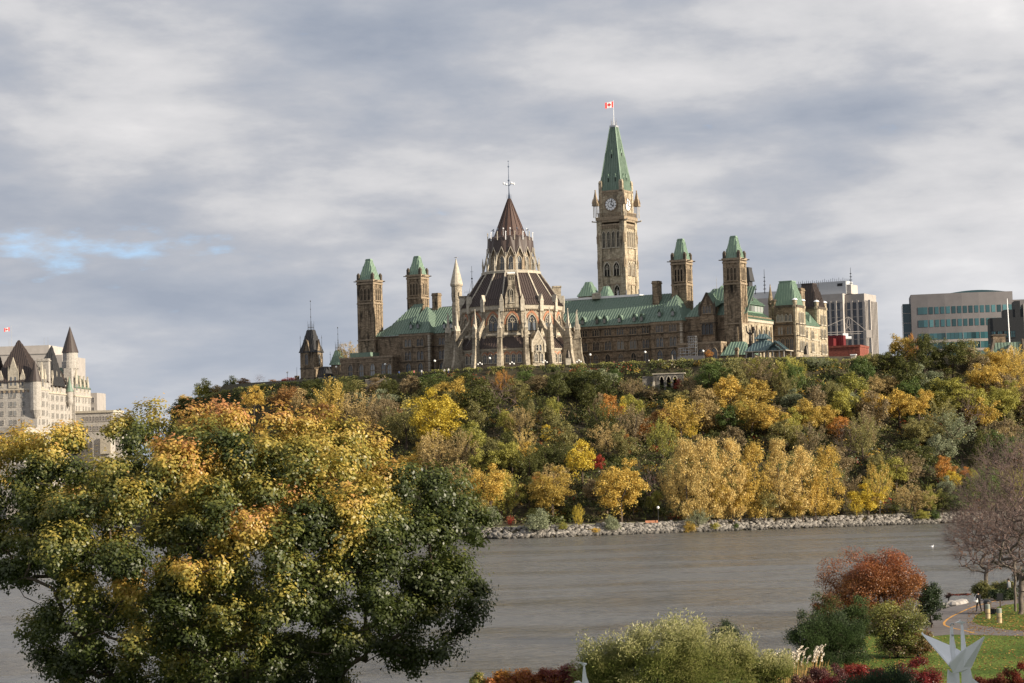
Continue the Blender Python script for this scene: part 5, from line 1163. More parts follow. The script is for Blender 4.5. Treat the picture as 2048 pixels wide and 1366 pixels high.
LEAF = {  # reflectances of the leaves themselves
 'dark green': leafmat('dark_green_leaves', (0.085, 0.088, 0.026), hue=(0.034, 0.044, 0.014)),
 'green': leafmat('green_leaves', (0.10, 0.135, 0.04), hue=(0.045, 0.07, 0.02)),
 'olive': leafmat('olive_leaves', (0.225, 0.20, 0.075), hue=(0.095, 0.095, 0.036)),
 'brownish green': leafmat('brownish_green_leaves', (0.22, 0.165, 0.09), hue=(0.095, 0.08, 0.042)),
 'yellow green': leafmat('yellow_green_leaves', (0.30, 0.275, 0.065), hue=(0.13, 0.14, 0.035)),
 'golden': leafmat('golden_leaves', (0.44, 0.31, 0.075), hue=(0.22, 0.17, 0.045)),
 'pale gold': leafmat('pale_gold_leaves', (0.50, 0.37, 0.14), hue=(0.27, 0.21, 0.075)),
 'bright yellow': leafmat('bright_yellow_leaves', (0.47, 0.36, 0.05), hue=(0.27, 0.22, 0.04)),
 'orange': leafmat('orange_leaves', (0.40, 0.185, 0.05), hue=(0.25, 0.15, 0.04)),
 'rusty': leafmat('rusty_leaves', (0.25, 0.13, 0.045), hue=(0.13, 0.085, 0.035)),
 'red': leafmat('red_leaves', (0.26, 0.04, 0.025), hue=(0.15, 0.035, 0.02)),
 'silvery green': leafmat('silvery_leaves', (0.225, 0.24, 0.15), hue=(0.115, 0.135, 0.075)),
 'tan': leafmat('tan_leaves', (0.33, 0.245, 0.105), hue=(0.165, 0.13, 0.06)),
}
for k in ('round', 'big', 'tall', 'cone', 'shrub', 'wispy'): CR[k] = crowns(k, 6 if k in ('round', 'big', 'tall') else 4)

def tubes_mesh(name, segs, mat, n=4):
    """segs: array rows p0(3) p1(3) r0 r1 -> one mesh of open tubes"""
    S = np.asarray(segs, float); a, b = S[:, 0:3], S[:, 3:6]; d = b-a; d /= np.linalg.norm(d, axis=1, keepdims=True)+1e-9
    h = np.where(np.abs(d[:, 2:3]) < .9, np.array([[0, 0, 1.]]), np.array([[1., 0, 0]])); u = np.cross(d, h); u /= np.linalg.norm(u, axis=1, keepdims=True); w = np.cross(d, u); m = len(S)
    V = np.empty((m, 2*n, 3))
    for k in range(n):
        c, s_ = cos(2*pi*k/n), sin(2*pi*k/n); V[:, k] = a+(u*c+w*s_)*S[:, 6:7]; V[:, n+k] = b+(u*c+w*s_)*S[:, 7:8]
    base = np.arange(m)[:, None]*2*n; F = np.concatenate([np.stack([base[:, 0]+k, base[:, 0]+(k+1) % n, base[:, 0]+n+(k+1) % n, base[:, 0]+n+k], 1) for k in range(n)])
    return npmesh(name, V.reshape(-1, 3), F, mat)
def grow(targets, base, top, r_tip, steps=4, wob=.12, up=.25, r_max=1e9, power=2.3):
    """joins every target to the nearest limb already grown, thickening towards the base"""
    pts = [np.array(base, float)]; par = [-1]; n0 = 6
    for k in range(1, n0+1):
        t = k/n0; p = np.array(base)*(1-t)+np.array(top)*t; p[:2] += RNG.normal(size=2)*wob*.3; pts.append(p); par.append(len(pts)-2)
    T = np.asarray(targets, float); order = np.argsort(np.linalg.norm(T-np.array(top), axis=1)+RNG.random(len(T))*.6)
    leafn = []
    for i in order:
        A = np.array(pts); k0 = 3; dd = np.linalg.norm(A-T[i], axis=1)+np.maximum(0, A[:, 2]-T[i][2])*1.1; dd[:k0] += 1e3; j = int(np.argmin(dd))
        p0 = pts[j]; last = j; L = np.linalg.norm(T[i]-p0); ns = max(1, min(steps, int(L/.5)+1))
        for k in range(1, ns+1):
            t = k/ns; p = p0*(1-t)+T[i]*t+RNG.normal(size=3)*wob*L*.25*(1 if k < ns else 0); p[2] += up*L*.5*t*(1-t)
            pts.append(p); par.append(last); last = len(pts)-1
        leafn.append(last)
    n = len(pts); R = np.zeros(n)
    for l in leafn: R[l] += r_tip**power
    for i in range(n-1, 0, -1): R[i] = max(R[i], r_tip**power*.7); R[par[i]] += R[i] if par[i] >= 0 else 0
    R = np.minimum(R**(1/power), r_max)
    segs = [(*pts[par[i]], *pts[i], min(R[par[i]], R[i]*1.25), R[i]) for i in range(1, n)]
    return segs, np.array(pts), R
# shared trunks and bare crowns for the hillside
def unit_trunk(kind):
    if kind == 'tall': m = MB().tube((0, 0, -.08), (0, 0, .5), .018, .012, 6).tube((0, 0, .5), (.02, 0, .85), .012, .004, 5)
    else:
        m = MB().tube((0, 0, -.1), (.01, 0, .35), .03, .02, 6)
        for k in range(5): a = k*1.3; m.tube((.01, 0, .3+.03*k), (.25*cos(a), .25*sin(a), .62+.05*k), .012, .004, 4)
    return m
TR = {'round': unit_trunk('round').mesh('trunk', BARK), 'tall': unit_trunk('tall').mesh('trunk', BARK)}
BARE = []
for v in range(3):
    u = unit(150); T = u*RNG.random((150, 1))**.35*np.array([.42, .42, .4])+np.array([0, 0, .58]); segs, _, _ = grow(T, (0, 0, -.05), (0, 0, .3), .0016, 3, .3, .3)
    ex = []
    for s_ in segs[8:]:
        p = np.array(s_[3:6]); 
        for q in range(2): d = (p-np.array([0, 0, .45])); d = d/np.linalg.norm(d)+RNG.normal(size=3)*.6; e = p+d*.05; ex.append((*p, *e, .0016, .0008))
    BARE.append(tubes_mesh('bare_crown', segs+ex, TWIG, 3))

# ------------------------------------------------------------------ labels that single each tree out
USED = {}
LAND = [(0, 'the white castle hotel'), (380, 'the far left end of the cliff'), (520, 'the left end of the creeper hedge'), (615, 'the iron crested towers'), (735, 'the leftmost copper capped tower'), (835, 'the left pavilion roof'),
        (915, 'the slender stone turret'), (975, 'the left library buttresses'), (1025, 'the middle of the library'), (1085, 'the library porch'), (1150, 'the bronze statue'), (1229, 'the clock tower'), (1337, 'the three dark arches'),
        (1400, 'the steel scaffold'), (1470, 'the rightmost copper capped tower'), (1535, 'the summer pavilion'), (1585, 'the green mansard'), (1640, 'the brown mansard'), (1690, 'the pale terrace wall'), (1745, 'the concrete office tower'), (1850, 'the teal office block'), (1940, 'the right half of the teal offices'), (2020, 'the green mansard dormer')]
def hill_label(px, py, h, col, noun):
    a = min(LAND, key=lambda q: abs(q[0]-px))
    side = 'below' if abs(a[0]-px) < 12 else ('left of' if px < a[0] else 'right of')
    top = 735+abs(px-1100)*.02; sh = 1060
    r = (py-top)/(sh-top); row = 'cliff top' if r < .12 else 'upper slope' if r < .3 else 'upper middle slope' if r < .46 else 'mid slope' if r < .62 else 'lower slope' if r < .8 else 'slope foot' if r < .93 else 'by the riverside path'
    if py < top+6: row = 'on the skyline'
    l = f"{col} {noun}, {row}, {side} {a[1]}"
    adjs = ('small', 'broad', 'slim', 'ragged', 'rounded', 'leaning', 'sparse', 'bushy')
    k = 0; base = l
    while l in USED and k < len(adjs): l = f"{adjs[k]} {base}"; k += 1
    USED[l] = 1; return l
HEDGEY = [(300, 800), (360, 800), (500, 770), (680, 760), (900, 746), (1050, 742), (1250, 736), (1450, 720), (1640, 716), (1700, 700)]
def hill_tree(px, py, w, h, col, kind='round', noun=None, pos=None, label=None):
    """a tree standing on the hill; w and h are its size in picture pixels there"""
    p = pos or onhill(px, py)
    if p is None: return
    if not pos and px < 1640: h = min(h, max(20, (py-float(np.interp(px, [q[0] for q in HEDGEY], [q[1] for q in HEDGEY]))+2)/1.05))
    k = p.y/FPX; W, H = w*k*(1 if pos or kind == 'bare' else 1.28), h*k*1.05; noun = noun or {'round': 'tree', 'big': 'large tree', 'tall': 'slim tree', 'cone': 'spruce', 'shrub': 'shrub', 'wispy': 'feathery tree', 'bare': 'bare tree'}[kind]
    T = root('shrub' if kind == 'shrub' else 'tree', label or hill_label(px, py, h, col if kind != 'bare' else 'leafless grey', noun), 'shrub' if kind == 'shrub' else 'tree', p, random.random()*6.28, 'trees and shrubs on the hillside')
    if kind == 'bare': link('crown', random.choice(BARE), T, scale=(W, W, H), loc=(0, 0, 0)); return T
    link('crown', random.choice(CR[kind]), T, scale=(W, W*random.uniform(.85, 1.1), H), mat=LEAF[col])
    if kind != 'shrub' and kind != 'cone': link('trunk', TR['tall' if kind == 'tall' else 'round'], T, scale=(W, W, H))
    return T
NOTABLE = [
 (1357, 783, 22, 30, 'red', 'shrub'), (1305, 800, 40, 36, 'brownish green', 'shrub'), (1340, 806, 46, 34, 'olive', 'shrub'), (1375, 798, 36, 40, 'brownish green', 'wispy'),
 (385, 797, 62, 56, 'olive', 'shrub'), (408, 794, 58, 52, 'yellow green', 'shrub'), (368, 806, 36, 36, 'golden', 'shrub'), (440, 790, 60, 34, 'tan', 'shrub'), (463, 784, 50, 46, 'dark green', 'shrub'), (425, 790, 44, 30, 'olive', 'shrub'), (487, 772, 46, 22, 'rusty', 'shrub'), (519, 772, 30, 24, 'rusty', 'bare'), (548, 768, 34, 16, 'rusty', 'shrub'), (578, 763, 52, 20, 'red', 'shrub'),
 (338, 845, 50, 60, 'dark green', 'round'), (372, 850, 70, 70, 'dark green', 'round'), (330, 850, 30, 45, 'rusty', 'bare'),
 (508, 835, 50, 62, 'golden', 'round'), (576, 862, 66, 92, 'rusty', 'big'), (606, 868, 60, 98, 'tan', 'round'), (661, 872, 70, 108, 'golden', 'wispy'), (640, 860, 40, 70, 'olive', 'round'), (700, 850, 48, 66, 'rusty', 'bare'), (732, 905, 80, 78, 'tan', 'round'), (755, 832, 78, 58, 'silvery green', 'round'), (790, 890, 60, 60, 'olive', 'round'), (745, 880, 50, 40, 'golden', 'round'),
 (868, 915, 128, 136, 'bright yellow', 'big'), (875, 968, 70, 98, 'tan', 'wispy'), (815, 975, 78, 66, 'golden', 'round'), (930, 880, 50, 55, 'dark green', 'round'), (945, 925, 60, 80, 'yellow green', 'round'), (920, 1010, 60, 80, 'tan', 'wispy'), (960, 990, 45, 50, 'dark green', 'round'),
 (1010, 795, 48, 52, 'orange', 'wispy'), (1003, 842, 84, 92, 'tan', 'bare'), (975, 800, 50, 40, 'brownish green', 'round'), (1075, 790, 56, 40, 'brownish green', 'round'), (1133, 790, 76, 58, 'dark green', 'round'), (1193, 790, 78, 66, 'silvery green', 'round'), (1165, 800, 60, 40, 'olive', 'round'), (1228, 778, 30, 42, 'green', 'round'),
 (1103, 856, 42, 62, 'yellow green', 'round'), (1218, 862, 52, 72, 'orange', 'round'), (1216, 918, 66, 66, 'tan', 'wispy'), (1268, 845, 44, 58, 'yellow green', 'round'), (1248, 838, 24, 45, 'bright yellow', 'tall'), (1265, 800, 50, 40, 'brownish green', 'wispy'),
 (1095, 895, 26, 46, 'bright yellow', 'round'), (1120, 892, 46, 38, 'orange', 'round'), (1040, 880, 52, 60, 'tan', 'wispy'), (1012, 880, 34, 60, 'yellow green', 'round'), (1290, 885, 44, 52, 'orange', 'round'), (1310, 860, 36, 36, 'rusty', 'round'), (1326, 930, 52, 84, 'yellow green', 'wispy'), (1378, 836, 62, 56, 'olive', 'round'), (1430, 840, 48, 50, 'olive', 'round'), (1384, 880, 26, 56, 'bright yellow', 'tall'),
 (1165, 975, 58, 92, 'bright yellow', 'round'), (1197, 950, 26, 42, 'red', 'round'), (1160, 908, 34, 24, 'red', 'shrub'), (1308, 905, 24, 20, 'red', 'shrub'), (1255, 915, 20, 46, 'orange', 'tall'), (1002, 960, 62, 76, 'yellow green', 'round'), (1050, 920, 44, 54, 'pale gold', 'wispy'),
 (981, 1045, 92, 116, 'golden', 'big'), (1106, 1042, 98, 106, 'golden', 'big'), (1243, 1046, 112, 124, 'golden', 'big'), (1050, 1000, 34, 34, 'orange', 'round'), (1185, 1010, 50, 50, 'brownish green', 'round'), (1140, 1040, 50, 40, 'dark green', 'shrub'), (1065, 1045, 30, 40, 'dark green', 'shrub'),
 (1375, 1048, 78, 168, 'pale gold', 'tall'), (1420, 1048, 76, 172, 'pale gold', 'tall'), (1466, 1047, 72, 168, 'pale gold', 'tall'), (1512, 1045, 72, 160, 'golden', 'tall'), (1560, 1044, 76, 164, 'pale gold', 'tall'), (1606, 1043, 68, 150, 'pale gold', 'tall'), (1657, 1040, 82, 148, 'golden', 'tall'), (1350, 1040, 56, 110, 'pale gold', 'wispy'), (1437, 1046, 54, 90, 'golden', 'round'), (1482, 1046, 50, 84, 'golden', 'round'), (1530, 1046, 60, 70, 'olive', 'round'), (1590, 1046, 56, 66, 'golden', 'round'), (1632, 1044, 50, 80, 'golden', 'wispy'),
 (1737, 1036, 68, 74, 'bright yellow', 'round'), (1760, 1032, 50, 100, 'golden', 'wispy'), (1715, 1038, 30, 44, 'bright yellow', 'wispy'), (1830, 1034, 90, 60, 'tan', 'wispy'), (1888, 975, 46, 62, 'orange', 'round'), (1905, 985, 38, 44, 'bright yellow', 'round'), (1934, 965, 34, 34, 'orange', 'round'), (1922, 1034, 58, 56, 'green', 'round'), (1935, 1020, 50, 50, 'yellow green', 'round'), (1862, 1034, 40, 66, 'yellow green', 'round'), (1843, 1040, 44, 28, 'yellow green', 'shrub'), (1885, 1034, 40, 50, 'dark green', 'round'), (1870, 1042, 26, 28, 'green', 'shrub'),
 (1962, 940, 48, 78, 'dark green', 'cone'), (1905, 905, 84, 74, 'silvery green', 'wispy'), (1860, 900, 60, 60, 'olive', 'round'), (1898, 838, 96, 82, 'yellow green', 'big'), (1958, 852, 62, 78, 'yellow green', 'round'), (2010, 856, 76, 92, 'yellow green', 'big'), (2005, 905, 84, 66, 'brownish green', 'round'), (2040, 940, 60, 60, 'brownish green', 'round'),
 (1851, 768, 66, 102, 'dark green', 'big'), (1907, 772, 76, 96, 'dark green', 'big'), (1806, 742, 60, 76, 'golden', 'round'), (1826, 730, 30, 56, 'orange', 'wispy'), (1778, 752, 66, 54, 'dark green', 'round'), (1822, 806, 74, 86, 'dark green', 'round'), (1942, 758, 56, 76, 'olive', 'round'), (1988, 764, 80, 68, 'golden', 'big'), (1972, 812, 86, 88, 'golden', 'big'), (1800, 856, 76, 76, 'golden', 'round'), (1838, 848, 60, 70, 'golden', 'round'), (1775, 800, 60, 50, 'tan', 'round'), (1860, 820, 44, 60, 'dark green', 'round'),
 (1590, 796, 46, 74, 'green', 'round'), (1590, 876, 54, 66, 'yellow green', 'round'), (1545, 886, 64, 72, 'golden', 'round'), (1650, 866, 52, 56, 'golden', 'round'), (1682, 884, 48, 52, 'orange', 'round'), (1700, 840, 60, 50, 'silvery green', 'wispy'), (2032, 764, 56, 66, 'golden', 'wispy'), (2040, 830, 60, 60, 'brownish green', 'round'), (1635, 740, 46, 44, 'silvery green', 'wispy'), (1735, 745, 44, 40, 'olive', 'round'),
 (1418, 722, 22, 22, 'orange', 'round'), (1418, 712, 24, 36, 'tan', 'bare'), (700, 722, 54, 50, 'tan', 'wispy'),
 (1080, 1068, 60, 60, 'silvery green', 'shrub'), (1158, 1060, 22, 46, 'bright yellow', 'wispy'), (1225, 1064, 36, 44, 'silvery green', 'shrub'), (1380, 1068, 32, 34, 'golden', 'shrub'), (1398, 1060, 48, 38, 'silvery green', 'wispy'), (985, 1060, 44, 62, 'silvery green', 'shrub'), (955, 1062, 50, 70, 'olive', 'round'), (1126, 1062, 24, 22, 'yellow green', 'shrub'), (1190, 1066, 26, 14, 'golden', 'shrub'), (1430, 1060, 26, 20, 'yellow green', 'shrub'), (1472, 1060, 16, 18, 'green', 'shrub'), (1021, 1056, 14, 22, 'red', 'wispy'),
]
for a in NOTABLE:
    if a[0] < 600 and a[1] < 795: p = AT(a[0], a[1]+4, 800 if a[0] < 470 else 765); p.z = max(p.z, hz(p.x, p.y))-.4; hill_tree(*a, pos=p)
    elif a[0] == 700 and a[1] == 722: hill_tree(*a, pos=AT(700, 740, 800))
    elif a[0] == 1418: hill_tree(*a, pos=AT(1418, 722+(0 if a[1] == 722 else 4), 690))
    else: hill_tree(*a)
# the rest of the wood, tree by tree, in the colours of its zone
def zone_col(px, py):
    r = random.random(); top = 745
    if px > 1450:
        t = [('olive', .26), ('brownish green', .2), ('green', .12), ('dark green', .06), ('yellow green', .15), ('golden', .07), ('silvery green', .05), ('tan', .09)]
    elif py < 810:
        t = [('dark green', .42), ('brownish green', .24), ('olive', .14), ('green', .14), ('rusty', .06)]
    elif py < 930:
        t = [('dark green', .30), ('olive', .16), ('yellow green', .13), ('golden', .10), ('brownish green', .12), ('tan', .10), ('rusty', .05), ('orange', .04)]
    else:
        t = [('dark green', .36), ('golden', .18), ('tan', .14), ('yellow green', .12), ('olive', .14), ('rusty', .03), ('orange', .03)]
    for c, p in t:
        r -= p
        if r <= 0: return c
    return 'olive'
placed = [(a[0], a[1], a[2]) for a in NOTABLE]; cnt = 0; tries = 0
while cnt < 158 and tries < 6000:
    tries += 1; px = random.uniform(600, 2060); ytop = 768 if px < 1640 else 775; py = random.uniform(ytop, 1046-(px-1000)*.012)
    if px < 1000 and py > 960: continue
    if min(((px-q[0])/1.0)**2+((py-q[1])/.75)**2 for q in placed) < 21**2: continue
    if 1275 < px < 1395 and 765 < py < 850: continue
    h = random.uniform(52, 92); w = h*random.uniform(.6, .95); r = random.random(); kd = 'round' if r < .5 else 'big' if r < .62 else 'wispy' if r < .82 else 'bare' if r < .89 else 'tall' if r < .93 else 'round'
    if hill_tree(px, py, w*(.6 if kd == 'tall' else 1), h, zone_col(px, py), kd): placed.append((px, py, w)); cnt += 1

# undergrowth: one leafy cover over the slope
PAL = np.array([(0.08, 0.095, 0.03), (0.05, 0.065, 0.022), (0.12, 0.135, 0.042), (0.19, 0.175, 0.06), (0.29, 0.26, 0.07), (0.21, 0.15, 0.08), (0.33, 0.21, 0.04), (0.10, 0.075, 0.045), (0.25, 0.06, 0.025)])
ATTR = leafmat('mixed_leaves', (1, 1, 1), attr=True, trans=.3)
def undergrowth():
    n = 300000; ncl = 6200; S = RNG.uniform(3.2, 14.2, ncl); T = RNG.uniform(.12, .985, ncl); C = np.array([hill(s, t) for s, t in zip(S, T)])
    R = RNG.uniform(1.3, 3.4, ncl); ci = RNG.integers(0, ncl, n); u = unit(n); u[:, 2] = np.abs(u[:, 2]); P = C[ci]+u*(R[ci][:, None])*(.5+.5*RNG.random((n, 1)))*np.array([1.1, 1.1, .9])
    Nn = u+unit(n)*.6; Nn /= np.linalg.norm(Nn, axis=1, keepdims=True); V, F = leafquads(P, Nn, RNG.uniform(.4, .75, n))
    pc = RNG.choice(9, ncl, p=[.26, .22, .15, .12, .05, .07, .05, .07, .01]); col = PAL[pc][ci]*RNG.uniform(.7, 1.35, (n, 1))
    link('undergrowth', npmesh('undergrowth', V, F, ATTR, np.repeat(col, 4, 0)), kind='stuff')
undergrowth()
def edge_hedge():
    n = 60000; S = RNG.uniform(3.1, 11.2, n); dn = RNG.random(n)**1.3; C = np.empty((n, 3))
    for i in range(n):
        e = cat(ED, S[i]); a = cat(SH, S[i]); d = (a.xy-e.xy).normalized(); q = dn[i]
        lump = .8*sin(S[i]*23)+.6*sin(S[i]*61+2); out = 1.0+q*3.0+lump*.5
        C[i] = (e.x+d.x*(out+RNG.random()*1.2-2.2*(q < .18)*RNG.random()), e.y+d.y*(out-2.2*(q < .18)*RNG.random()), e.z+.05+.25*lump-q*(6.2+lump))
    u = unit(n)*.25; P = C+u; Nn = np.tile(np.array([0, -.8, .5]), (n, 1))+unit(n)*.8; Nn /= np.linalg.norm(Nn, axis=1, keepdims=True); V, F = leafquads(P, Nn, RNG.uniform(.3, .55, n))
    nz = np.sin(S*37+1)+np.sin(S*17)+RNG.normal(size=n)*.5
    col = np.where((dn < .1)[:, None], np.array([[.22, .22, .06]]), np.where((nz > .9)[:, None], np.array([[.12, .11, .03]]), np.array([[.07, .085, .026]])))*RNG.uniform(.6, 1.4, (n, 1))
    o = link('hedge', npmesh('hedge', V, F, ATTR, np.repeat(col, 4, 0))); tag(o, 'long dark green creeper hedge running along the top edge of the cliff', 'hedge')
edge_hedge()

# ================================================================== SMALL THINGS ON THE HILL
def lamp(p, h=3.6, globes=1, label=''):
    R = root('street_lamp', label, 'lamp post', p, 0, 'lamp posts on the hill and by the river')
    MB().lathe([(.14, 0), (.14, .4), (.07, .6), (.06, h)], 8).build('post', IRON, R)
    if globes == 1: MB().ball((0, 0, h+.3), .36, 10).build('globe', GLOBE, R, smooth=True)
    else:
        m = MB(); m.bar((-.6, 0, h-.15), (.6, 0, h-.15), .07, .07); m.build('arm', IRON, R)
        for x, z in ((-.6, h+.12), (.6, h+.12), (0, h+.55)): MB().ball((x, 0, z), .26, 8).build('globe', GLOBE, R, smooth=True)
for (px, py, y, g, lb) in ((870, 746, 692, 1, 'single globe lamp post right of the left pavilion windows'), (771, 752, 717, 1, 'globe lamp post before the fourth annex arch window'), (673, 757, 727, 1, 'globe lamp post at the left end of the low annex'), (575, 767, 745, 1, 'lamp post by the red shrub left of the crested towers'),
    (960, 742, 682, 3, 'triple globe lamp left of the library buttress'), (980, 741, 684, 1, 'single globe lamp in front of the left library bays'), (1024, 741, 682, 3, 'triple globe lamp before the middle library bay'), (1090, 738, 681, 3, 'triple globe lamp right of the library porch'), (1158, 737, 680, 3, 'triple globe lamp at the right library buttress foot'),
    (1181, 734, 681, 1, 'globe lamp post just right of the last library buttress'), (1291, 729, 676, 1, 'globe lamp post before the last arched window of the long range'), (1407, 727, 672, 1, 'globe lamp post left of the small orange tree'),
    (1317, 1050, 0, 1, 'riverside lamp post left of the golden poplars'), (1761, 1037, 0, 1, 'riverside lamp post beside the bright yellow tree'), (1932, 1031, 0, 1, 'riverside lamp post near the bare tree twigs')):
    if y: p = AT(px, py, y); lamp(p, 3.4 if g == 1 else 1.9, g, lb)
    else: lamp(onhill(px, py), 4.0, 1, lb)

def person_mesh(kind='walk'):
    """one continuous skinned figure, 1.7 m tall, facing +x; returns mesh with clothing materials by height"""
    v = []; e = []; r = []
    def add(p, rad, to=None):
        v.append(p); r.append(rad)
        if to is not None: e.append((to, len(v)-1))
        return len(v)-1
    pel = add((0, 0, .95), .15); ch = add((.02, 0, 1.2), .15, pel); sh = add((.02, 0, 1.40), .13, ch); nk = add((.03, 0, 1.50), .055, sh); hd = add((.05, 0, 1.60), .095, nk); add((.05, 0, 1.69), .07, hd)
    st = .22 if kind == 'walk' else .03
    for sy, f in ((1, 1), (-1, -1)):
        hp = add((0, sy*.09, .88), .1, pel); kn = add((f*st*.55+.03, sy*.09, .5), .07, hp); an = add((f*st-(.05 if f < 0 else 0), sy*.09, .09), .045, kn); add((f*st+.13, sy*.1, .04), .04, an)
        s_ = add((.01, sy*.19, 1.38), .065, sh); el = add((-f*.1, sy*.24, 1.1), .05, s_); wr = add((-f*.12+.12, sy*.23, .88), .035, el)
        pa = add((-f*.12+.15, sy*.23, .80), .04, wr)
        for q in range(3): add((-f*.12+.16+.02*q, sy*(.215+.015*q), .71+.01*q), .013, pa)
        add((-f*.12+.2, sy*.2, .78), .014, pa)
    me = bpy.data.meshes.new('body'); me.from_pydata(v, e, []); o = bpy.data.objects.new('tmp', me); COL.objects.link(o)
    md = o.modifiers.new('s', 'SKIN'); 
    for i, d in enumerate(me.skin_vertices[0].data): d.radius = (r[i], r[i]*(1.25 if i in (0, 1, 2) else 1)); d.use_root = (i == 0)
    sb = o.modifiers.new('ss', 'SUBSURF'); sb.levels = 1; sb.render_levels = 1
    dg = bpy.context.evaluated_depsgraph_get(); m2 = bpy.data.meshes.new_from_object(o.evaluated_get(dg)); bpy.data.objects.remove(o); m2.name = 'body'; return m2
SKIN = plain('skin', (0.45, 0.28, 0.2), .6, namt=.05); HAIR = plain('dark_hair', (0.03, 0.02, 0.015), .7)
PM = {}
def person(p, rz, top, legs, label, kind='walk', scale=1.0, group=None):
    if kind not in PM: PM[kind] = person_mesh(kind)
    me = PM[kind].copy(); me.materials.clear()
    for m_ in (top, legs, SKIN, IRON): me.materials.append(m_)
    for f in me.polygons:
        c = f.center; f.material_index = 2 if c.z > 1.47 or (abs(c.y) > .17 and c.z < .86 and c.z > .6) else 3 if c.z < .1 else 1 if (c.z < .86 and abs(c.y) < .2) else 0
        f.use_smooth = True
    R = root('person', label, 'person', p, rz, group); R.scale = (scale,)*3
    link('body', me, R); MB().lathe([(.03, 1.5), (.1, 1.56), (.115, 1.65), (.08, 1.72), (.01, 1.745)], 10, (.03, 0)).build('hair', HAIR, R, smooth=True)
    return R
CL = {n: plain(n+'_cloth', c, .9) for n, c in dict(black=(.012, .012, .014), grey=(.16, .17, .18), white=(.65, .65, .63), blue=(.06, .1, .25), tan=(.3, .22, .14), rose=(.4, .12, .12)).items()}
for i, (px, py, y, a, b_, lb) in enumerate(((905, 746, 686, 'black', 'black', 'person in black standing left of the library'), (897, 747, 686, 'white', 'blue', 'person in white beside the left library buttress'), (889, 748, 690, 'white', 'tan', 'person in white and tan strolling left of the library'), (843, 750, 696, 'white', 'grey', 'person in white before the left pavilion'), (828, 751, 698, 'rose', 'black', 'person in rose left of the pavilion lamp'),
    (798, 752, 700, 'blue', 'black', 'person in blue by the low annex'), (1170, 737, 680, 'white', 'grey', 'person in white at the right foot of the library'), (1228, 733, 677, 'rose', 'blue', 'person in rose before the long range'), (1247, 732, 676, 'tan', 'black', 'person in tan before the long range'), (1298, 730, 674, 'white', 'blue', 'person in white left of the pale pedestal'), (1317, 729, 673, 'white', 'black', 'person in white and black near the pale pedestal'))):
    p = AT(px, py, y); person(p, random.random()*6, CL[a], CL[b_], lb, 'stand', 1.0, 'visitors on the cliff terrace')
def statue(p, h, ped, label, rz=0, pw=1.6):
    R = root('statue', label, 'statue', p, rz)
    m = MB(); m.box(-pw/2-.2, pw/2+.2, -pw/2-.2, pw/2+.2, 0, .4); m.box(-pw/2, pw/2, -pw/2, pw/2, .4, ped); m.box(-pw/2-.12, pw/2+.12, -pw/2-.12, pw/2+.12, ped, ped+.15); m.build('pedestal', TRIM, R)
    if 'stand' not in PM: PM['stand'] = person_mesh('stand')
    me = PM['stand'].copy(); me.materials.clear(); me.materials.append(BRONZE); link('figure', me, R, (0, 0, ped+.15), -1.4, (h/1.72,)*3)
    m = MB(); m.lathe([(.42, .15), (.36, .7), (.26, 1.1), (.23, 1.35)], 9); m.xf(Matrix.Translation((0, 0, ped+.1)) @ Matrix.Diagonal((h/1.72, h/1.72, h/1.72, 1))); m.build('cloak', BRONZE, R)
statue(AT(1137, 737, 684), 3.0, 2.9, 'dark bronze statue on a pale pedestal at the right library buttress')
statue(AT(1344, 731, 672), 1.9, 1.5, 'small pale green statue on a wide pedestal below the right pavilion', 0, 1.9)
statue(AT(1613, 724, 690), 3.4, 1.9, 'dark bronze statue in front of the sunlit range between the two mansard towers')
# dark monument: figure and raised wings on a tall plinth
R_ = root('monument', 'tall dark bronze monument with raised arms rising behind the summer pavilion', 'monument', AT(1502, 715, 694), -TH)
MB().frus((-1.0, 1.0, -1, 1), 0, (-.6, .6, -.6, .6), 4.2).build('plinth', BRONZE, R_)
m = MB(); m.lathe([(.5, 4.2), (.6, 5.0), (.35, 6.6), (.4, 7.4), (.15, 8.0)], 8); m.bar((0, 0, 6.9), (-1.1, 0, 7.9), .4, .4); m.bar((-1.1, 0, 7.9), (-1.3, 0, 9.8), .3, .3); m.bar((0, 0, 6.9), (.9, 0, 7.6), .4, .4); m.ball((1.1, 0, 8.8), .45, 6); m.bar((.9, 0, 7.4), (1.1, 0, 9.4), .5, .5); m.ball((0, 0, 8.3), .28, 6); m.build('figure', BRONZE, R_)
# scaffold tower beside the right pavilion
R_ = root('scaffold', 'galvanised steel scaffold tower against the corner of the right pavilion', 'scaffold', loc2w(PV(1377, 722, 17.5)[0], 17.5, 0), -TH)
for lv, (x0, x1) in enumerate(((-2.6, 3.0), (-2.6, 3.0), (-2.6, 3.0), (.6, 3.0), (.6, 3.0))):
    z = lv*1.75
    for x in ([-2.6, -.9, .6, 3.0] if lv < 3 else [.6, 1.8, 3.0]):
        for y in (-1.2, 0): MB().tube((x, y, z), (x, y, z+1.75), .06, .06, 4).build('standard', STEEL, R_)
    for y in (-1.2, 0): MB().tube((x0, y, z+1.7), (x1, y, z+1.7), .055, .055, 4).build('ledger', STEEL, R_); MB().tube((x0, y, z+.9), (x1, y, z+.9), .04, .04, 4).build('guard_rail', STEEL, R_)
    MB().tube((x0 if lv % 2 else x1, -1.2, z), (x1 if lv % 2 else x0, -1.2, z+1.7), .045, .045, 4).build('brace', STEEL, R_)
    MB().box(x0, x1, -1.2, 0, z+1.62, z+1.68).build('platform', STEEL, R_)
o = MB().box(-4.4, 4.6, -.06, .06, -1, 1.9).build('hoarding', CONCD); o.location = loc2w(PV(1381, 722, 16)[0], 16, .6); o.rotation_euler = (0, 0, -TH); tag(o, 'grey site hoarding in front of the steel scaffold', 'fence')
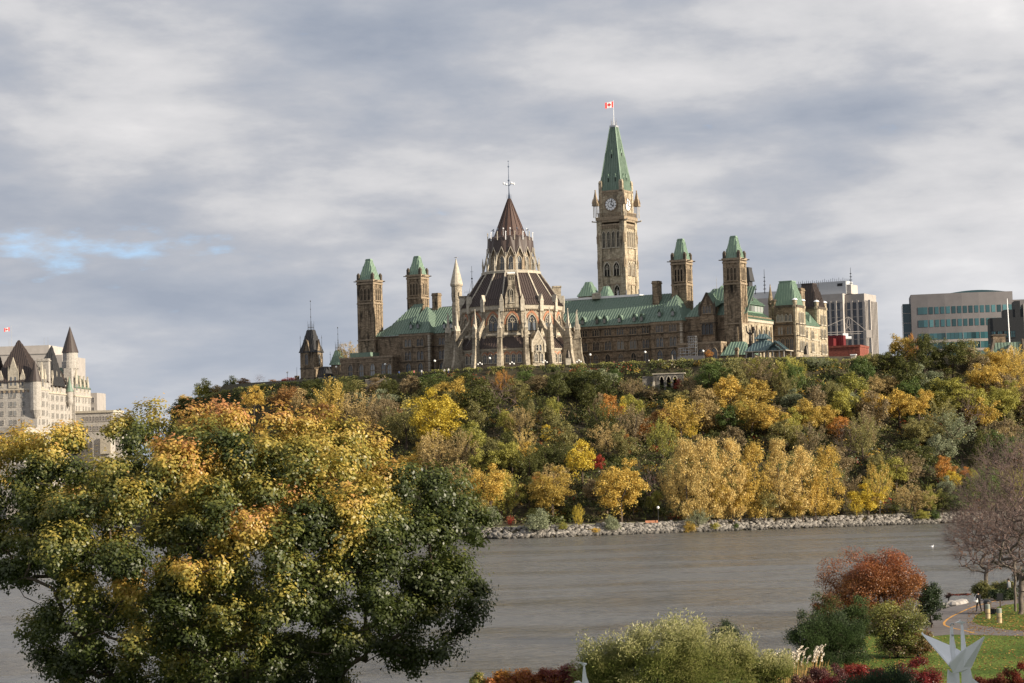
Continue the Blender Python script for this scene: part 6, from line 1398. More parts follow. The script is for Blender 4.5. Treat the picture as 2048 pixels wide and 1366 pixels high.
# bench and low shrubs at the far waterside
p = onhill(1304, 1049); R_ = root('park_bench', 'brown bench beside the riverside path under the trees', 'bench', p, 0.2)
MB().box(-1.6, 1.6, -.3, .3, .42, .5).build('seat', REDST, R_); MB().box(-1.6, 1.6, .28, .36, .5, 1.0).build('backrest', REDST, R_)
for x in (-1.4, 1.4): MB().box(x-.06, x+.06, -.28, .3, 0, .42).build('leg', IRON, R_)

# ================================================================== NEAR BANK
ZB = 2.5
shore_near = [(-140, 85), (-70, 112), (-42, 134), (-20, 140), (-4, 143), (6, 148), (14, 157), (20, 167), (27, 183), (33, 199), (38, 210), (44, 220), (51, 232), (64, 255), (95, 300), (160, 360)]
def near_ground():
    V = []; n = len(shore_near)
    for (x, y) in shore_near:
        d = Vector((1, 0)) if False else None
        V += [(x, y+1.5, -.8), (x, y, .15), (x+.8, y-3.0, 1.6), (x+1.6, y-6.5, ZB), (x+6+(x > 0)*4, max(y-60, 30) if x < 30 else y-60, ZB), (x*1.1+40, -80 if x < 30 else y-160, ZB+.6)]
    F = [(6*i+j, 6*(i+1)+j, 6*(i+1)+j+1, 6*i+j+1)[::-1] for i in range(n-1) for j in range(5)]
    m, nt, b = newmat('lawn'); N = nt.nodes; L = nt.links; geo = N.new('ShaderNodeNewGeometry')
    n1 = N.new('ShaderNodeTexNoise'); n1.inputs['Scale'].default_value = .22; n1.inputs['Detail'].default_value = 5; n2 = N.new('ShaderNodeTexNoise'); n2.inputs['Scale'].default_value = 5; n2.inputs['Detail'].default_value = 6
    for q in (n1, n2): L.new(geo.outputs['Position'], q.inputs['Vector'])
    cr = N.new('ShaderNodeValToRGB'); e = cr.color_ramp.elements; e[0].position = .35; e[0].color = (0.065, 0.105, 0.018, 1); e[1].position = .68; e[1].color = (0.13, 0.17, 0.034, 1); L.new(n1.outputs['Fac'], cr.inputs[0])
    mr = N.new('ShaderNodeMapRange'); L.new(n2.outputs['Fac'], mr.inputs[0]); mr.inputs[1].default_value = .3; mr.inputs[2].default_value = .7; mr.inputs[3].default_value = .6; mr.inputs[4].default_value = 1.4
    vm = N.new('ShaderNodeVectorMath'); vm.operation = 'SCALE'; L.new(cr.outputs[0], vm.inputs[0]); L.new(mr.outputs[0], vm.inputs['Scale']); L.new(vm.outputs[0], b.inputs['Base Color']); b.inputs['Roughness'].default_value = .95; b.inputs['Specular IOR Level'].default_value = .1
    bp = N.new('ShaderNodeBump'); bp.inputs['Distance'].default_value = .25; bp.inputs['Strength'].default_value = 1; L.new(n2.outputs['Fac'], bp.inputs['Height']); L.new(bp.outputs[0], b.inputs['Normal'])
    me = bpy.data.meshes.new('lawn'); me.from_pydata(V, [], F); me.materials.append(m); link('lawn', me, kind='structure')
near_ground()
def gpoly(name, pts, z, mat):
    o = MB().poly([G(px, py, z) for px, py in pts]).build(name, mat); o['kind'] = 'structure'; return o
ASPH = plain('weathered_asphalt', (0.135, 0.12, 0.115), .85, nscale=1.5, namt=.25, bump=.3)
YEL = plain('yellow_road_paint', (0.55, 0.27, 0.05), .7, nscale=5, namt=.25)
gpoly('footpath', [(2140, 1176), (2120, 1192), (2048, 1205), (2010, 1210), (1972, 1219), (1950, 1232), (1944, 1243), (1957, 1250), (1984, 1254), (2016, 1260), (2140, 1262), (2140, 1275), (2048, 1272), (1960, 1270), (1900, 1269), (1860, 1273), (1815, 1290), (1780, 1300), (1790, 1270), (1835, 1240), (1864, 1227), (1900, 1214), (1950, 1203), (2016, 1188), (2060, 1180)][::-1], ZB+.012, ASPH)
cl = [(2060, 1187), (2016, 1196), (1985, 1203), (1954, 1211), (1935, 1218), (1920, 1225), (1905, 1232), (1894, 1239), (1888, 1245), (1889, 1250), (1898, 1254), (1910, 1257), (1925, 1260), (1938, 1263), (1949, 1266)]
cp = [G(a, b, ZB+.02) for a, b in cl]; m = MB()
for a, b in zip(cp[:-1], cp[1:]):
    d = (b-a).normalized(); s_ = Vector((-d.y, d.x, 0))*.09; m.poly([a-s_, b-s_, b+s_, a+s_])
o = m.build('yellow_line', YEL); o['kind'] = 'structure'
# fallen leaves on the grass
def litter():
    P = []
    while len(P) < 5000:
        px, py = random.uniform(1690, 2090), random.uniform(1185, 1340)
        g = G(px, py, ZB+.04); dens = .25 if py > 1275 else .9 if px > 1930 and 1215 < py < 1262 else .35
        if random.random() < dens and not (py < 1272 and px < 1935): P.append(g)
    P = np.array([tuple(p) for p in P]); Nn = np.tile(np.array([0, 0, 1.]), (len(P), 1))+unit(len(P))*.45; Nn /= np.linalg.norm(Nn, axis=1, keepdims=True); V, F = leafquads(P, Nn, RNG.uniform(.09, .2, len(P)))
    C = np.array([(.35, .22, .06), (.3, .13, .04), (.45, .32, .1), (.2, .1, .05)])[RNG.integers(0, 4, len(P))]
    link('fallen_leaves', npmesh('fallen_leaves', V, F, ATTR, np.repeat(C, 4, 0)), kind='stuff')
litter()
GLOSSY = leafmat('glossy_mixed_leaves', (1, 1, 1), attr=True, trans=.42)
for n_ in GLOSSY.node_tree.nodes:
    if n_.type == 'MIX_SHADER' and abs(n_.inputs[0].default_value-.015) < 1e-3: n_.inputs[0].default_value = .028
def bush(name, label, cat, px, pb, pt, wpx, y, cols, n=9000, leaf=.14, nl=28, asp=.55, lr=(.13, .24), flat=.85, upb=.35, ragged=.0, stems=True, group=None, depth=.8, spray=0.0, tipcol=None, zmin=0.0, outb=.8):
    """shrub or small tree standing at distance y; its height and width come from its size in the photograph"""
    k = y/FPX; W = wpx*k; base = AT(px, pb, y); H = (pb-pt)*k; base.z = ZB if abs(base.z-ZB) < 3.5 else base.z
    H = AT(px, pt, y).z-base.z
    R = root(name, label, cat, base, 0, group)
    u = unit(nl*3); c = u*RNG.random((nl*3, 1))**.38; c = c[c[:, 2] > -.72][:nl]; c[:, 2] = np.clip(c[:, 2], -.66, 1); k_ = 1-.12*np.abs(c[:, 2:3]); C = np.stack([c[:, 0]*.43*W, c[:, 1]*.43*W*depth, H*(zmin+(.42+.47*c[:, 2])*(1-zmin))], 1)
    r = RNG.uniform(*lr, nl)*min(W, H*1.3); r *= 1+ragged*RNG.normal(size=nl)*.3; P, Nn = lobes_cloud(C, np.abs(r)*1.12, n//nl, flat, jit=.75, upb=upb, outb=outb); P += RNG.normal(size=P.shape)*leaf*.6
    if spray: 
        d = P-np.array([0, 0, -H*.4]); d /= np.linalg.norm(d, axis=1, keepdims=True); P = P+d*(RNG.random((len(P), 1))**3)*spray; Nn = np.cross(d, unit(len(P))); Nn /= np.linalg.norm(Nn, axis=1, keepdims=True)+1e-9
    P[:, 2] = np.clip(P[:, 2], .03, H*1.15); V, F = leafquads(P, Nn, RNG.uniform(.7, 1.3, len(P))*leaf, asp)
    lob = np.repeat(np.arange(len(C)), n//nl)[:len(P)]; ci = RNG.choice(len(cols), len(C))[lob]; flip = RNG.random(len(P)) < .35; ci = np.where(flip, RNG.integers(0, len(cols), len(P)), ci)
    col = np.array(cols)[ci]*RNG.uniform(.7, 1.3, (len(P), 1))
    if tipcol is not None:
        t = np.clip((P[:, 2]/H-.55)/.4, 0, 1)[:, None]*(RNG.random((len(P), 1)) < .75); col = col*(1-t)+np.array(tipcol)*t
    link('foliage', npmesh('foliage', V, F, GLOSSY, np.repeat(col, 4, 0)), R)
    if stems:
        seg, _, _ = grow(C, (0, 0, -.2), (0, 0, H*.16), .018*max(1, H/4), 3, .2, .3); link('stems', tubes_mesh('stems', seg, BARK, 4), R)
    return R
def shrubs():
    RED, DRED, ORG_, GRN, DGR, YG = (.22, .025, .02), (.11, .025, .02), (.42, .15, .03), (.07, .10, .025), (.028, .045, .016), (.22, .22, .05)
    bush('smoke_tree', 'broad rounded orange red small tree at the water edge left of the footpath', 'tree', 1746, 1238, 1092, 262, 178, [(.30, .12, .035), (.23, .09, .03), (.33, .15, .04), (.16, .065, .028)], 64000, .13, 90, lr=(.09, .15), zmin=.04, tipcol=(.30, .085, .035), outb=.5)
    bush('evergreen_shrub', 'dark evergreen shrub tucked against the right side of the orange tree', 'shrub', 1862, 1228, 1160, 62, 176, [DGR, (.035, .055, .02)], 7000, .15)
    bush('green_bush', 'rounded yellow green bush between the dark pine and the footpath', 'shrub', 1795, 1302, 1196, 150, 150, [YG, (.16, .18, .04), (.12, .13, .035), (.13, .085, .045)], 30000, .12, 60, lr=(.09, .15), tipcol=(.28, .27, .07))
    bush('spreading_shrub', 'low red brown tipped bush at the right skirt of the yellow green bush', 'shrub', 1838, 1296, 1255, 62, 149, [(.16, .11, .04), (.22, .10, .04), (.15, .14, .04)], 6000, .11)
    for i, (px, pt, w) in enumerate(((1628, 1212, 78), (1668, 1200, 80), (1700, 1235, 62))):
        bush('mountain_pine', ('left stem of the dark green pine clump at the lake edge', 'tallest middle stem of the dark green pine clump', 'right stem of the dark green pine clump by the lawn')[i], 'pine', px, 1328, pt, w*1.35, 139+i, [DGR, (.035, .06, .018), (.05, .08, .025)], 16000, .13, 44, .3, lr=(.10, .17), spray=.35, depth=.9)
    bush('young_pine', 'small green pine in front of the orange tree trunk', 'pine', 1655, 1262, 1168, 66, 160, [(.05, .075, .02), (.09, .10, .03), (.16, .07, .03)], 9000, .13, 34, .4, spray=.2)
    bush('young_pine', 'small dark pine below the centre of the orange tree', 'pine', 1712, 1262, 1175, 56, 161, [(.04, .065, .02), (.07, .10, .03)], 8000, .13, 30, .4, spray=.2)
    bush('mountain_pine', 'small dark pine peeping out behind the pale willow shrub', 'pine', 1452, 1310, 1236, 74, 141, [DGR, (.04, .065, .02)], 9000, .13, 30, .3, spray=.3)
    # pale feathery willow shrub: many upright sprays
    for i, (px, w, pt, lab) in enumerate(((1345, 270, 1240, 'large pale yellow green willow shrub at the bottom centre'), (1228, 150, 1272, 'left lobe of pale willow shrubs, lower than the large one'), (1462, 150, 1270, 'right lobe of pale willow shrubs beside the plume grass'), (1545, 96, 1310, 'low green white willow shrub next to the plume grass'))):
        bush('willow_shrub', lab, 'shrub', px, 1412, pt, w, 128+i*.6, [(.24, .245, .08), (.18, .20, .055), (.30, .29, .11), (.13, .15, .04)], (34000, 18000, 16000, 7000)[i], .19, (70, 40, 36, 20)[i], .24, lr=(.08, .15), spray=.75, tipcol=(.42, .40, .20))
    # bottom hedge of autumn shrubs, left to right
    for px, w, pt, cols, lab in ((962, 40, 1343, [(.2, .22, .06), (.3, .22, .06)], 'small yellow green shrub at the left end of the bottom hedge'), (1000, 66, 1338, [(.42, .2, .03), (.36, .12, .03)], 'golden orange shrub second in the bottom hedge'), (1052, 70, 1334, [(.40, .16, .03), (.30, .09, .03)], 'orange brown shrub third in the bottom hedge'), (1100, 66, 1330, [(.26, .07, .03), (.2, .04, .03), (.34, .13, .03)], 'dull red shrub fourth in the bottom hedge'), (1150, 66, 1326, [(.22, .05, .03), (.16, .035, .03)], 'dark red shrub behind the small white sculpture'), (1200, 66, 1334, [(.28, .10, .03), (.12, .1, .03)], 'orange red shrub under the left willow lobe')):
        bush('autumn_shrub', lab, 'shrub', px, 1425, pt, w, 131, cols, 9000, .11, 30, lr=(.10, .18), group='autumn shrubs along the bottom edge')
    for px, w, pt, pb, y, cols, lab in ((1655, 110, 1322, 1372, 128, [(.11, .035, .035), (.14, .05, .04)], 'purplish barberry shrub right of the plume grass'), (1600, 60, 1345, 1390, 124, [(.12, .05, .04), (.16, .08, .04)], 'low purple brown shrub below the plume grass'), (1710, 70, 1326, 1372, 129, [RED, (.22, .03, .02)], 'crimson shrub left of the dark juniper'), (1757, 60, 1330, 1380, 126, [(.16, .03, .025), (.22, .04, .03)], 'dull crimson shrub above the juniper'),
        (1838, 102, 1313, 1378, 125, [(.20, .02, .018), (.13, .02, .02)], 'large crimson shrub left of the white sculpture'), (1655, 96, 1350, 1420, 113, [(.26, .012, .015), (.18, .01, .012)], 'bright red shrub at the bottom edge under the barberry'), (1860, 60, 1350, 1420, 113, [(.22, .02, .02), (.12, .03, .02)], 'dark red shrub at the foot of the white sculpture'),
        (1965, 70, 1338, 1420, 112, [DRED, (.16, .05, .02)], 'dark red barberry just right of the white sculpture'), (2008, 60, 1326, 1420, 112, [DRED, (.15, .06, .025)], 'ragged dark barberry second from the right corner'), (2046, 62, 1318, 1420, 112, [DRED, (.2, .04, .02)], 'tallest dark barberry in the bottom right corner')):
        bush('barberry_shrub', lab, 'shrub', px, pb, pt, w, y, cols, 11000, .09, 34, lr=(.10, .17), spray=.25 if px > 1900 else .0, group='red shrubs before the lawn')
    for px, w, pt, lab in ((1745, 90, 1342, 'dark green juniper left of the crimson shrub'), (1800, 90, 1340, 'dark green juniper in front of the crimson shrub'), (1704, 60, 1356, 'low juniper sprig beside the bright red shrub')):
        bush('juniper', lab, 'juniper', px, 1420, pt, w, 112, [(.03, .05, .025), (.05, .075, .035)], 9000, .13, 30, .3, spray=.5)
    bush('waterside_shrub', 'dense olive green shrub left of the bare tree trunks', 'shrub', 1968, 1200, 1166, 46, 212, [(.17, .16, .045), (.10, .11, .03)], 7000, .16, 24)
    bush('waterside_shrub', 'pale tipped shrub right beside the bare tree trunks', 'shrub', 2006, 1190, 1160, 56, 216, [(.24, .22, .08), (.10, .12, .03)], 8000, .16, 26)
    bush('waterside_shrub', 'dark clipped shrub between footpath and olive shrubs', 'shrub', 2010, 1198, 1176, 70, 209, [DGR, (.05, .07, .02)], 8000, .15, 26)
    bush('waterside_shrub', 'dark shrub mass behind the two bare tree trunks', 'shrub', 2055, 1200, 1140, 60, 214, [DGR, (.05, .06, .02)], 8000, .16, 26)
    bush('red_creeper', 'low dark red shrub on the stones at the water edge', 'shrub', 1920, 1205, 1189, 56, 222, [(.22, .03, .025), (.14, .03, .025)], 4000, .13, 20)
    bush('waterside_shrub', 'thin leafless reddish shrub at the water edge beside the evergreen', 'shrub', 1898, 1212, 1186, 14, 214, [(.12, .06, .05)], 500, .1, 16)
    # plume grass
    base = AT(1583, 1352, 131); base.z = ZB; R = root('plume_grass', 'clump of tall grass with white feathery plumes beside the pines', 'grass clump', base)
    S = []; PL = []; PN = []
    for i in range(260):
        x, y = random.uniform(-1.9, 1.9), random.uniform(-.8, .8); h = random.uniform(.6, 1.5); dx = x*.2+random.uniform(-.2, .2); S.append((x, y, 0, x+dx, y, h, .012, .006))
    for i in range(46):
        x, y = random.uniform(-1.3, 1.3), random.uniform(-.6, .6); h = random.uniform(1.5, 2.2)*(1+.15*(x/1.3)); tx = x*1.25+.12; S.append((x, y, 0, tx, y, h-.3, .012, .008))
        for q in range(26): t = q/26; PL.append((tx+.25*t**2+random.gauss(0, .03), y+random.gauss(0, .03), h-.35+.62*t-.15*t*t)); 
    link('stalks', tubes_mesh('stalks', S, plain('dry_grass', (.42, .27, .10), .9), 3), R)
    P = np.array(PL); V, F = leafquads(P, unit(len(P)), .12, .5); link('plumes', npmesh('plumes', V, F, plain('white_plume', (.70, .62, .52), .9, namt=.05)), R)
shrubs()
def shade_block():  # unseen building, added only to shade the lower maple and the sculpture
    R = root('added_shade_building', 'unseen limestone building added right of the view to shade maple and sculpture', 'building', (60, 20, ZB))
    MB().box(0, 20, 0, 65, -1, 22).build('wall', PALE, R); MB().box(1.5, 20, 2, 63, 22, 32).build('upper_wall', PALE, R)
    MB().box(-.4, 20.4, -.4, 65.4, 21.8, 22.4).build('cornice', TRIM, R); roof(R, hip(1, 20.5, 1.5, 63.5, 32, 6, 15, 8, 34.5, 56), PGREEN, 1.5)
    for z in (3, 9, 15, 25):
        for k in range(9): window(R, 'rect', 0 if z < 21 else 1.5, 6+k*6.4, z, 3.4, 3.2, -pi/2, TRIM, GLASS)
shade_block()
# ------------------------------------------------------------------ bare trees on the right
def bare_tree(label, px, pb, y, H, W, nT, tw, seed, fork=.2, leaves=0, x_off=0.0, zc=.6):
    RN = np.random.default_rng(seed); base = AT(px, pb, y); base.z = ZB; R = root('bare_tree', label, 'tree', base)
    u = RN.normal(size=(nT, 3)); u /= np.linalg.norm(u, axis=1, keepdims=True); T = u*RN.random((nT, 1))**.4*np.array([W/2, W/2*.9, H*(1-zc)])+np.array([x_off, 0, H*zc]); T = T[T[:, 2] > H*fork*.9]
    seg, pts, rad = grow(T, (0, 0, -.2), (x_off*.2, 0, H*fork), tw, 5, .13, .25, r_max=.22)
    ex = []; cen = np.array([x_off, 0, H*.35])
    for s_ in seg:
        if s_[7] < tw*2.2:
            p = np.array(s_[3:6])
            for q in range(5):
                d = (p-cen)/np.linalg.norm(p-cen)+RN.normal(size=3)*.65; e = p+d*RN.uniform(.25, .6); ex.append((*p, *e, tw*.8, tw*.45))
                d2 = d+RN.normal(size=3)*.7; e2 = e+d2*RN.uniform(.15, .4); ex.append((*e, *e2, tw*.5, tw*.3))
    big = [s_ for s_ in seg if s_[7] > .07]; small = [s_ for s_ in seg if s_[7] <= .07]+ex
    link('trunk', tubes_mesh('trunk', big, BARKG, 7), R); link('twigs', tubes_mesh('twigs', small, TWIG, 3), R, kind='stuff')
    if leaves:
        i = RN.integers(0, len(pts), leaves); P = pts[i]+RN.normal(size=(leaves, 3))*.12; P = P[P[:, 2] > H*fork]; V, F = leafquads(P, unit(len(P)), .13); C = np.array([(.30, .12, .04), (.22, .12, .06)])[RN.integers(0, 2, len(P))]; link('leaves', npmesh('leaves', V, F, ATTR, np.repeat(C, 4, 0)), R)
bare_tree('large leafless tree with pinkish twigs rising at the right edge', 2040, 1231, 189, 14.6, 12.5, 1500, .012, 5, .2, 500, 1.2, .6)
bare_tree('slender pale trunk close beside the large leafless tree', 2031, 1226, 193, 9.0, 5.0, 120, .014, 8, .45, 0, .6, .7)
bare_tree('smaller leafless spreading tree with a few brown leaves at the water edge', 1972, 1172, 228, 8.8, 8.4, 900, .011, 9, .22, 1500, .3, .58)

# ------------------------------------------------------------------ the big maple
POLY = [(-70, 900), (-40, 868), (10, 872), (40, 850), (95, 850), (150, 835), (200, 842), (240, 818), (300, 812), (345, 830), (390, 806), (450, 804), (500, 830), (560, 815), (610, 838), (650, 850), (690, 845), (720, 890), (765, 885), (800, 925), (840, 945), (890, 935), (935, 965), (962, 1005), (990, 1045), (960, 1085), (965, 1130), (985, 1180), (972, 1225), (950, 1262), (915, 1275), (918, 1325), (850, 1330), (800, 1310), (740, 1345), (700, 1420), (120, 1420), (70, 1350), (40, 1310), (60, 1240), (30, 1180), (0, 1150), (-50, 1120), (-110, 1000)]
def inpoly(x, y, P):
    c = False; n = len(P)
    for i in range(n):
        x1, y1 = P[i]; x2, y2 = P[i-1]
        if (y1 > y) != (y2 > y) and x < (x2-x1)*(y-y1)/(y2-y1)+x1: c = not c
    return c
def maple():
    D = 80.0; PX = lambda x, y: (430+(x-430)*(.945 if x > 430 else 1.0), 1130+(y-1130)*.885); base = AT(420, 1500, D+1); base.z = ZB
    R = root('maple_tree', 'huge spreading maple turning from green to gold and orange in the left foreground', 'tree', base)
    L = []
    step = 56
    for gy in range(800, 1430, step):
        for gx in range(-120, 1010, step):
            x, y = gx+random.uniform(-22, 22), gy+random.uniform(-22, 22)
            if not inpoly(x, y, POLY) or random.random() < .09: continue
            e2 = ((x-430)/590)**2+((y-1110)/360)**2; th = 7.2*sqrt(max(.03, 1-e2)); nl = 1 if th < 2 else 2 if th < 5 else 3
            if y > 1190 and random.random() < .22: nl -= 1
            if 20 < x < 140 and y > 1180 and random.random() < .3: continue
            for q in range(nl):
                dd = (q-(nl-1)/2)/max(1, (nl-1)/2)*th*random.uniform(.7, 1.05) if nl > 1 else random.uniform(-1, 1)
                L.append((x, y, D+dd))
    # drooping and reaching sprays that break the outline
    for (x, y) in ((30, 862), (130, 835), (235, 815), (305, 806), (455, 800), (395, 803), (555, 812), (610, 830), (690, 838), (762, 880), (800, 920), (885, 932), (985, 1050), (983, 1178), (975, 1225), (912, 1322), (945, 1260), (960, 1000), (845, 1335), (690, 835), (700, 870), (925, 965), (940, 1120), (90, 1310), (45, 1150), (60, 1290)): L.append((x, y, D+random.uniform(-1.5, 1.5)))
    L = [(*PX(x, y), d) for x, y, d in L]; C = np.array([tuple(AT(x, y, d)-base) for x, y, d in L]); pxy = np.array([(x, y, d) for x, y, d in L])
    nL = len(C); sub = 12; per = 88
    P, Nn, Lo, hz_ = [], [], [], []
    for i in range(nL):
        r = RNG.uniform(.5, .98); su = unit(sub)*RNG.random((sub, 1))**.4*np.array([1, 1, .95])*r
        for s_ in su:
            c = C[i]+s_; u = RNG.normal(size=(per, 3))*np.array([.19, .19, .15])*RNG.uniform(.65, 1.25); P.append(c+u); so_ = s_/(np.linalg.norm(s_)+1e-6); n = u/.19*.35+so_*.55+unit(per)*.5+np.array([.05, -.1, .5]); Nn.append(n/np.linalg.norm(n, axis=1, keepdims=True)); Lo.append(np.full(per, i)); hz_.append(u[:, 2]/.2+s_[2])
    P = np.vstack(P); Nn = np.vstack(Nn); Lo = np.concatenate(Lo); hz_ = np.concatenate(hz_); n = len(P)
    V, F = leafquads(P, Nn, RNG.uniform(.085, .165, n), .6)
    # leaf colour: how far each spray has turned
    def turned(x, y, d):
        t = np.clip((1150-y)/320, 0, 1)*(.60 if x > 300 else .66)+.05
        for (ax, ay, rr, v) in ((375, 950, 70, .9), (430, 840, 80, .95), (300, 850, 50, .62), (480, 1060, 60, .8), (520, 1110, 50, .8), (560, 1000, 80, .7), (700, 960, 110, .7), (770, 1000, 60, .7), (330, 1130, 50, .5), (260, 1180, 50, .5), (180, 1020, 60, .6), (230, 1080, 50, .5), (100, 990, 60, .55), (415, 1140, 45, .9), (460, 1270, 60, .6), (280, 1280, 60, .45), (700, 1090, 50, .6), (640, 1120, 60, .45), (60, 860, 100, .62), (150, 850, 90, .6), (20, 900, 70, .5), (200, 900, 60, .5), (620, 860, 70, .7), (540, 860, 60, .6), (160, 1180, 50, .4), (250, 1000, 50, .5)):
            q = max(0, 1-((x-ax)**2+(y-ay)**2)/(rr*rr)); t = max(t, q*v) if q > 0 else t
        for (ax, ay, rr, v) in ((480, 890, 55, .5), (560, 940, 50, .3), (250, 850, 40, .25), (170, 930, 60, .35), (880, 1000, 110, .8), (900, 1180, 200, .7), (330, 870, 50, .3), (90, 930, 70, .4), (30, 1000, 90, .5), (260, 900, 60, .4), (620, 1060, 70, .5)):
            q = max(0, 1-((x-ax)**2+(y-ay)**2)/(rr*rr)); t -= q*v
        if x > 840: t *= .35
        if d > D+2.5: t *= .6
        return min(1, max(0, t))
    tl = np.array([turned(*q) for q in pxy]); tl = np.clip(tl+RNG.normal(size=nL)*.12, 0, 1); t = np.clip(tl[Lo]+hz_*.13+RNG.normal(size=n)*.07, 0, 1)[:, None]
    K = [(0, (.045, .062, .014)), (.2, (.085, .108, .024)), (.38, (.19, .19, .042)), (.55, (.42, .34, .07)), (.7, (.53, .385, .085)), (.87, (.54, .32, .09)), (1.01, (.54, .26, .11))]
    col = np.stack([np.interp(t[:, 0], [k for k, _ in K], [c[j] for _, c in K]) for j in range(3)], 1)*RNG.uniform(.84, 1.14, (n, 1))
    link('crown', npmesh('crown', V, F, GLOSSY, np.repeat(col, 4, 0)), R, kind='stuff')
    seg, _, _ = grow(C-np.array([0, 0, .3]), (0, 0, -.3), (.2, 0, 4.3), .017, 6, .22, .45, r_max=.42, power=2.15)
    big = [s_ for s_ in seg if s_[7] > .09]; sm = [s_ for s_ in seg if s_[7] <= .09]
    link('trunk', tubes_mesh('trunk', big, BARKD, 8), R); link('branches', tubes_mesh('branches', sm, BARK, 4), R, kind='stuff')
maple()

# ------------------------------------------------------------------ things by the footpath
def on(px, py): return G(px, py, ZB)
for px, py, lb in ((1976, 1237, 'wooden bollard light nearer the litter bin, left of the pair'), (1999, 1246, 'wooden bollard light nearer the lawn, right of the pair')):
    R_ = root('bollard', lb, 'bollard', on(px, py), 0, 'bollards beside the footpath'); MB().lathe([(.2, 0), (.2, .78)], 12).build('post', plain('weathered_wood', (.42, .33, .20), .9), R_); MB().lathe([(.205, .78), (.205, 1.12), (.19, 1.15)], 12).build('lamp_head', plain('grey_green_metal', (.22, .24, .21), .6), R_); MB().lathe([(.212, .4), (.212, .43)], 12, cap=False).build('band', IRON, R_)
R_ = root('litter_bin', 'round dark litter bin beside the footpath next to the bollard', 'litter bin', on(1975.5, 1226))
MB().lathe([(.3, .05), (.34, .85), (.36, .9), (.3, .9)], 14).build('body', BARK, R_); MB().lathe([(.37, .88), (.3, 1.05), (.1, 1.12)], 14).build('lid', IRON, R_)
R_ = root('park_bench', 'dark wooden bench seen end on beside the litter bin', 'bench', on(1986, 1227), 1.25)
MB().box(-.9, .9, -.25, .25, .4, .46).build('seat', BARK, R_); MB().box(-.9, .9, .24, .3, .46, .98).xf(Matrix.Rotation(-.1, 4, 'X')).build('backrest', BARK, R_)
for x in (-.8, .8): MB().box(x-.05, x+.05, -.25, .28, 0, .4).build('leg', IRON, R_)
R_ = root('path_sign', 'small dark square sign on a post beyond the bench', 'sign', on(2001, 1222), -.1); MB().box(-.05, .05, -.05, .05, 0, 1.0).build('post', BARK, R_); MB().box(-.26, .26, -.09, -.05, .95, 1.5).build('board', IRON, R_)
q = person(on(1958, 1224), 1.9, CL['black'], CL['black'], 'person in black carrying a white bag, walking away along the footpath', 'walk', 1.02)
b_ = root('shoulder_bag', 'white bag hanging from the shoulder of the person in black', 'bag', q.location+Vector((-.22, -.05, .78))); MB().lathe([(.08, 0), (.19, .08), (.2, .32), (.1, .5), (.04, .62)], 8).xf(Matrix.Diagonal((1, .6, 1, 1))).build('bag_body', WHF, b_); MB().bar((0, 0, .6), (.12, 0, .74), .05, .03).build('strap', WHF, b_)
person(on(2019, 1196), 2.4, CL['grey'], CL['black'], 'person in a grey jacket and black trousers beside the tree trunks', 'walk', 1.05)
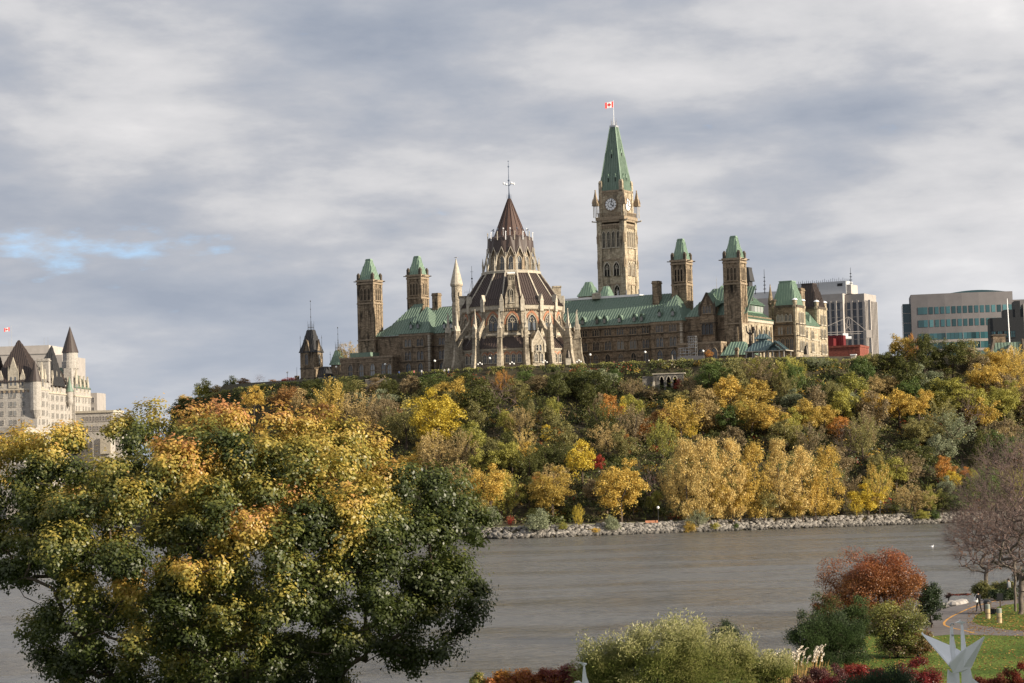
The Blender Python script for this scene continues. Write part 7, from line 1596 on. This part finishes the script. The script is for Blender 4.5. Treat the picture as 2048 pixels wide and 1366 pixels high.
# white steel sculptures
def sculpture():
    y = 110.0; O = AT(1906, 1400, y); O.z = ZB
    R = root('steel_sculpture', 'tall folded white steel sculpture of pointed wings and two slim necks', 'sculpture', O)
    def pt(px, py, d=0.0): return AT(px, py, y+d)-O
    def plate(nm, pts, th=.07, mt=None):
        P = [pt(*p) for p in pts]; n = (P[1]-P[0]).cross(P[2]-P[0]).normalized(); return MB().extr(P, n*th).build(nm, SCW, R)
    plate('wing', [(1842.5, 1266, .9), (1899, 1290, .35), (1903, 1325, -.2), (1897, 1330, -.4)]); plate('wing_underside', [(1842.5, 1266, .92), (1897, 1330, -.38), (1909, 1346, .0), (1872, 1302, .8)])
    plate('wing', [(1969.5, 1275, -.2), (1933, 1298, -.1), (1899, 1328, -.5), (1907, 1347, -.3), (1923, 1344, -.1), (1943, 1336, .05)])
    plate('wing_back', [(1911, 1296, .9), (1924, 1303, .9), (1933, 1298, .5), (1905, 1323, .3), (1900, 1325, .4)])
    plate('neck', [(1901, 1253.5, .5), (1906, 1253.5, .5), (1911.5, 1322, .4), (1898, 1330, .3)]); plate('neck_side', [(1903.5, 1253.5, .45), (1906, 1268, .8), (1913, 1300, 1.2), (1907, 1322, .5)])
    plate('neck', [(1921.8, 1245.5, .8), (1925.5, 1245.5, .8), (1933, 1298, .6), (1922.5, 1308, .6)])
    plate('head', [(1912, 1245, .6), (1922, 1242, .7), (1932, 1244, .8), (1930, 1246.5, .8), (1920, 1247, .7)], .12); plate('beak', [(1917, 1244, .7), (1921, 1238, .7), (1921.5, 1244, .7)], .05)
    m = MB(); pr = None
    for k in range(9):
        a = k*pi/9; p = pt(1904.5-4*cos(a), 1252-5.5*sin(a), .5)
        if pr is not None: m.tube(pr, p, .035, .035, 5)
        pr = p
    m.build('head_ring', STEEL, R); MB().ball(pt(1905.5, 1270, .1), .07, 8).build('stud', STEEL, R)
    plate('leg', [(1896, 1338, .1), (1905, 1346, .1), (1908, 1400, 0), (1892, 1400, 0)]); plate('leg_side', [(1905, 1346, .1), (1918, 1343, .4), (1922, 1400, .4), (1908, 1400, 0)])
    plate('leg', [(1924, 1343, -.05), (1941, 1337, 0), (1945, 1356, 0), (1962, 1370, .2), (1966, 1400, .2), (1924, 1400, 0)])
sculpture()
def sculpture2():
    y = 117.0; O = AT(1166, 1405, y); O.z = ZB; R = root('steel_sculpture', 'white steel sculpture shaped like a slim swan neck at the bottom centre', 'sculpture', O)
    pt = lambda px, py, d=0: AT(px, py, y+d)-O
    def plate(nm, pts, th=.08): P = [pt(*p) for p in pts]; n = (P[1]-P[0]).cross(P[2]-P[0]).normalized(); MB().extr(P, n*th).build(nm, SCW, R)
    plate('neck', [(1166.5, 1331), (1170, 1331), (1173, 1352), (1177, 1364), (1180, 1400), (1163, 1400), (1165, 1350)]); plate('head', [(1158, 1325.5, -.1), (1163, 1327.5, -.1), (1173, 1329.5, .1), (1170, 1332, 0), (1166, 1332, 0)]); plate('wing', [(1149, 1363, -.2), (1158, 1361, 0), (1165, 1366, 0), (1152, 1372, -.1)])
sculpture2()
o = MB().ball((0, 0, .12), .28, 8, .6).build('gull', WHITE); MB().ball((.26, 0, .34), .11, 6).build('head', WHITE, o); MB().bar((-.2, 0, .16), (-.5, 0, .2), .14, .05).build('tail', CONC, o); o.location = G(1864, 1094.5, 0); tag(o, 'white gull floating on the river above the orange tree', 'bird')
# stones along the near shore
def near_stones():
    NTH = 'leftmost second third fourth fifth sixth seventh eighth ninth rightmost'.split()
    for i in range(0, 10):
        t = i/9; a = G(1880+50*t, 1212-9*t+random.uniform(-2, 4), .3+random.random()*.8); s_ = random.uniform(.35, .9)
        o = MB().ball((0, 0, 0), s_, 7, .55).build('shore_stone', CONCD); o.location = a; o['label'] = NTH[i]+' pale boulder in the row along the near shore by the red creeper'; o['category'] = 'rock'; o['group'] = 'boulders on the near shore'; o.rotation_euler = (0, 0, i)
near_stones()
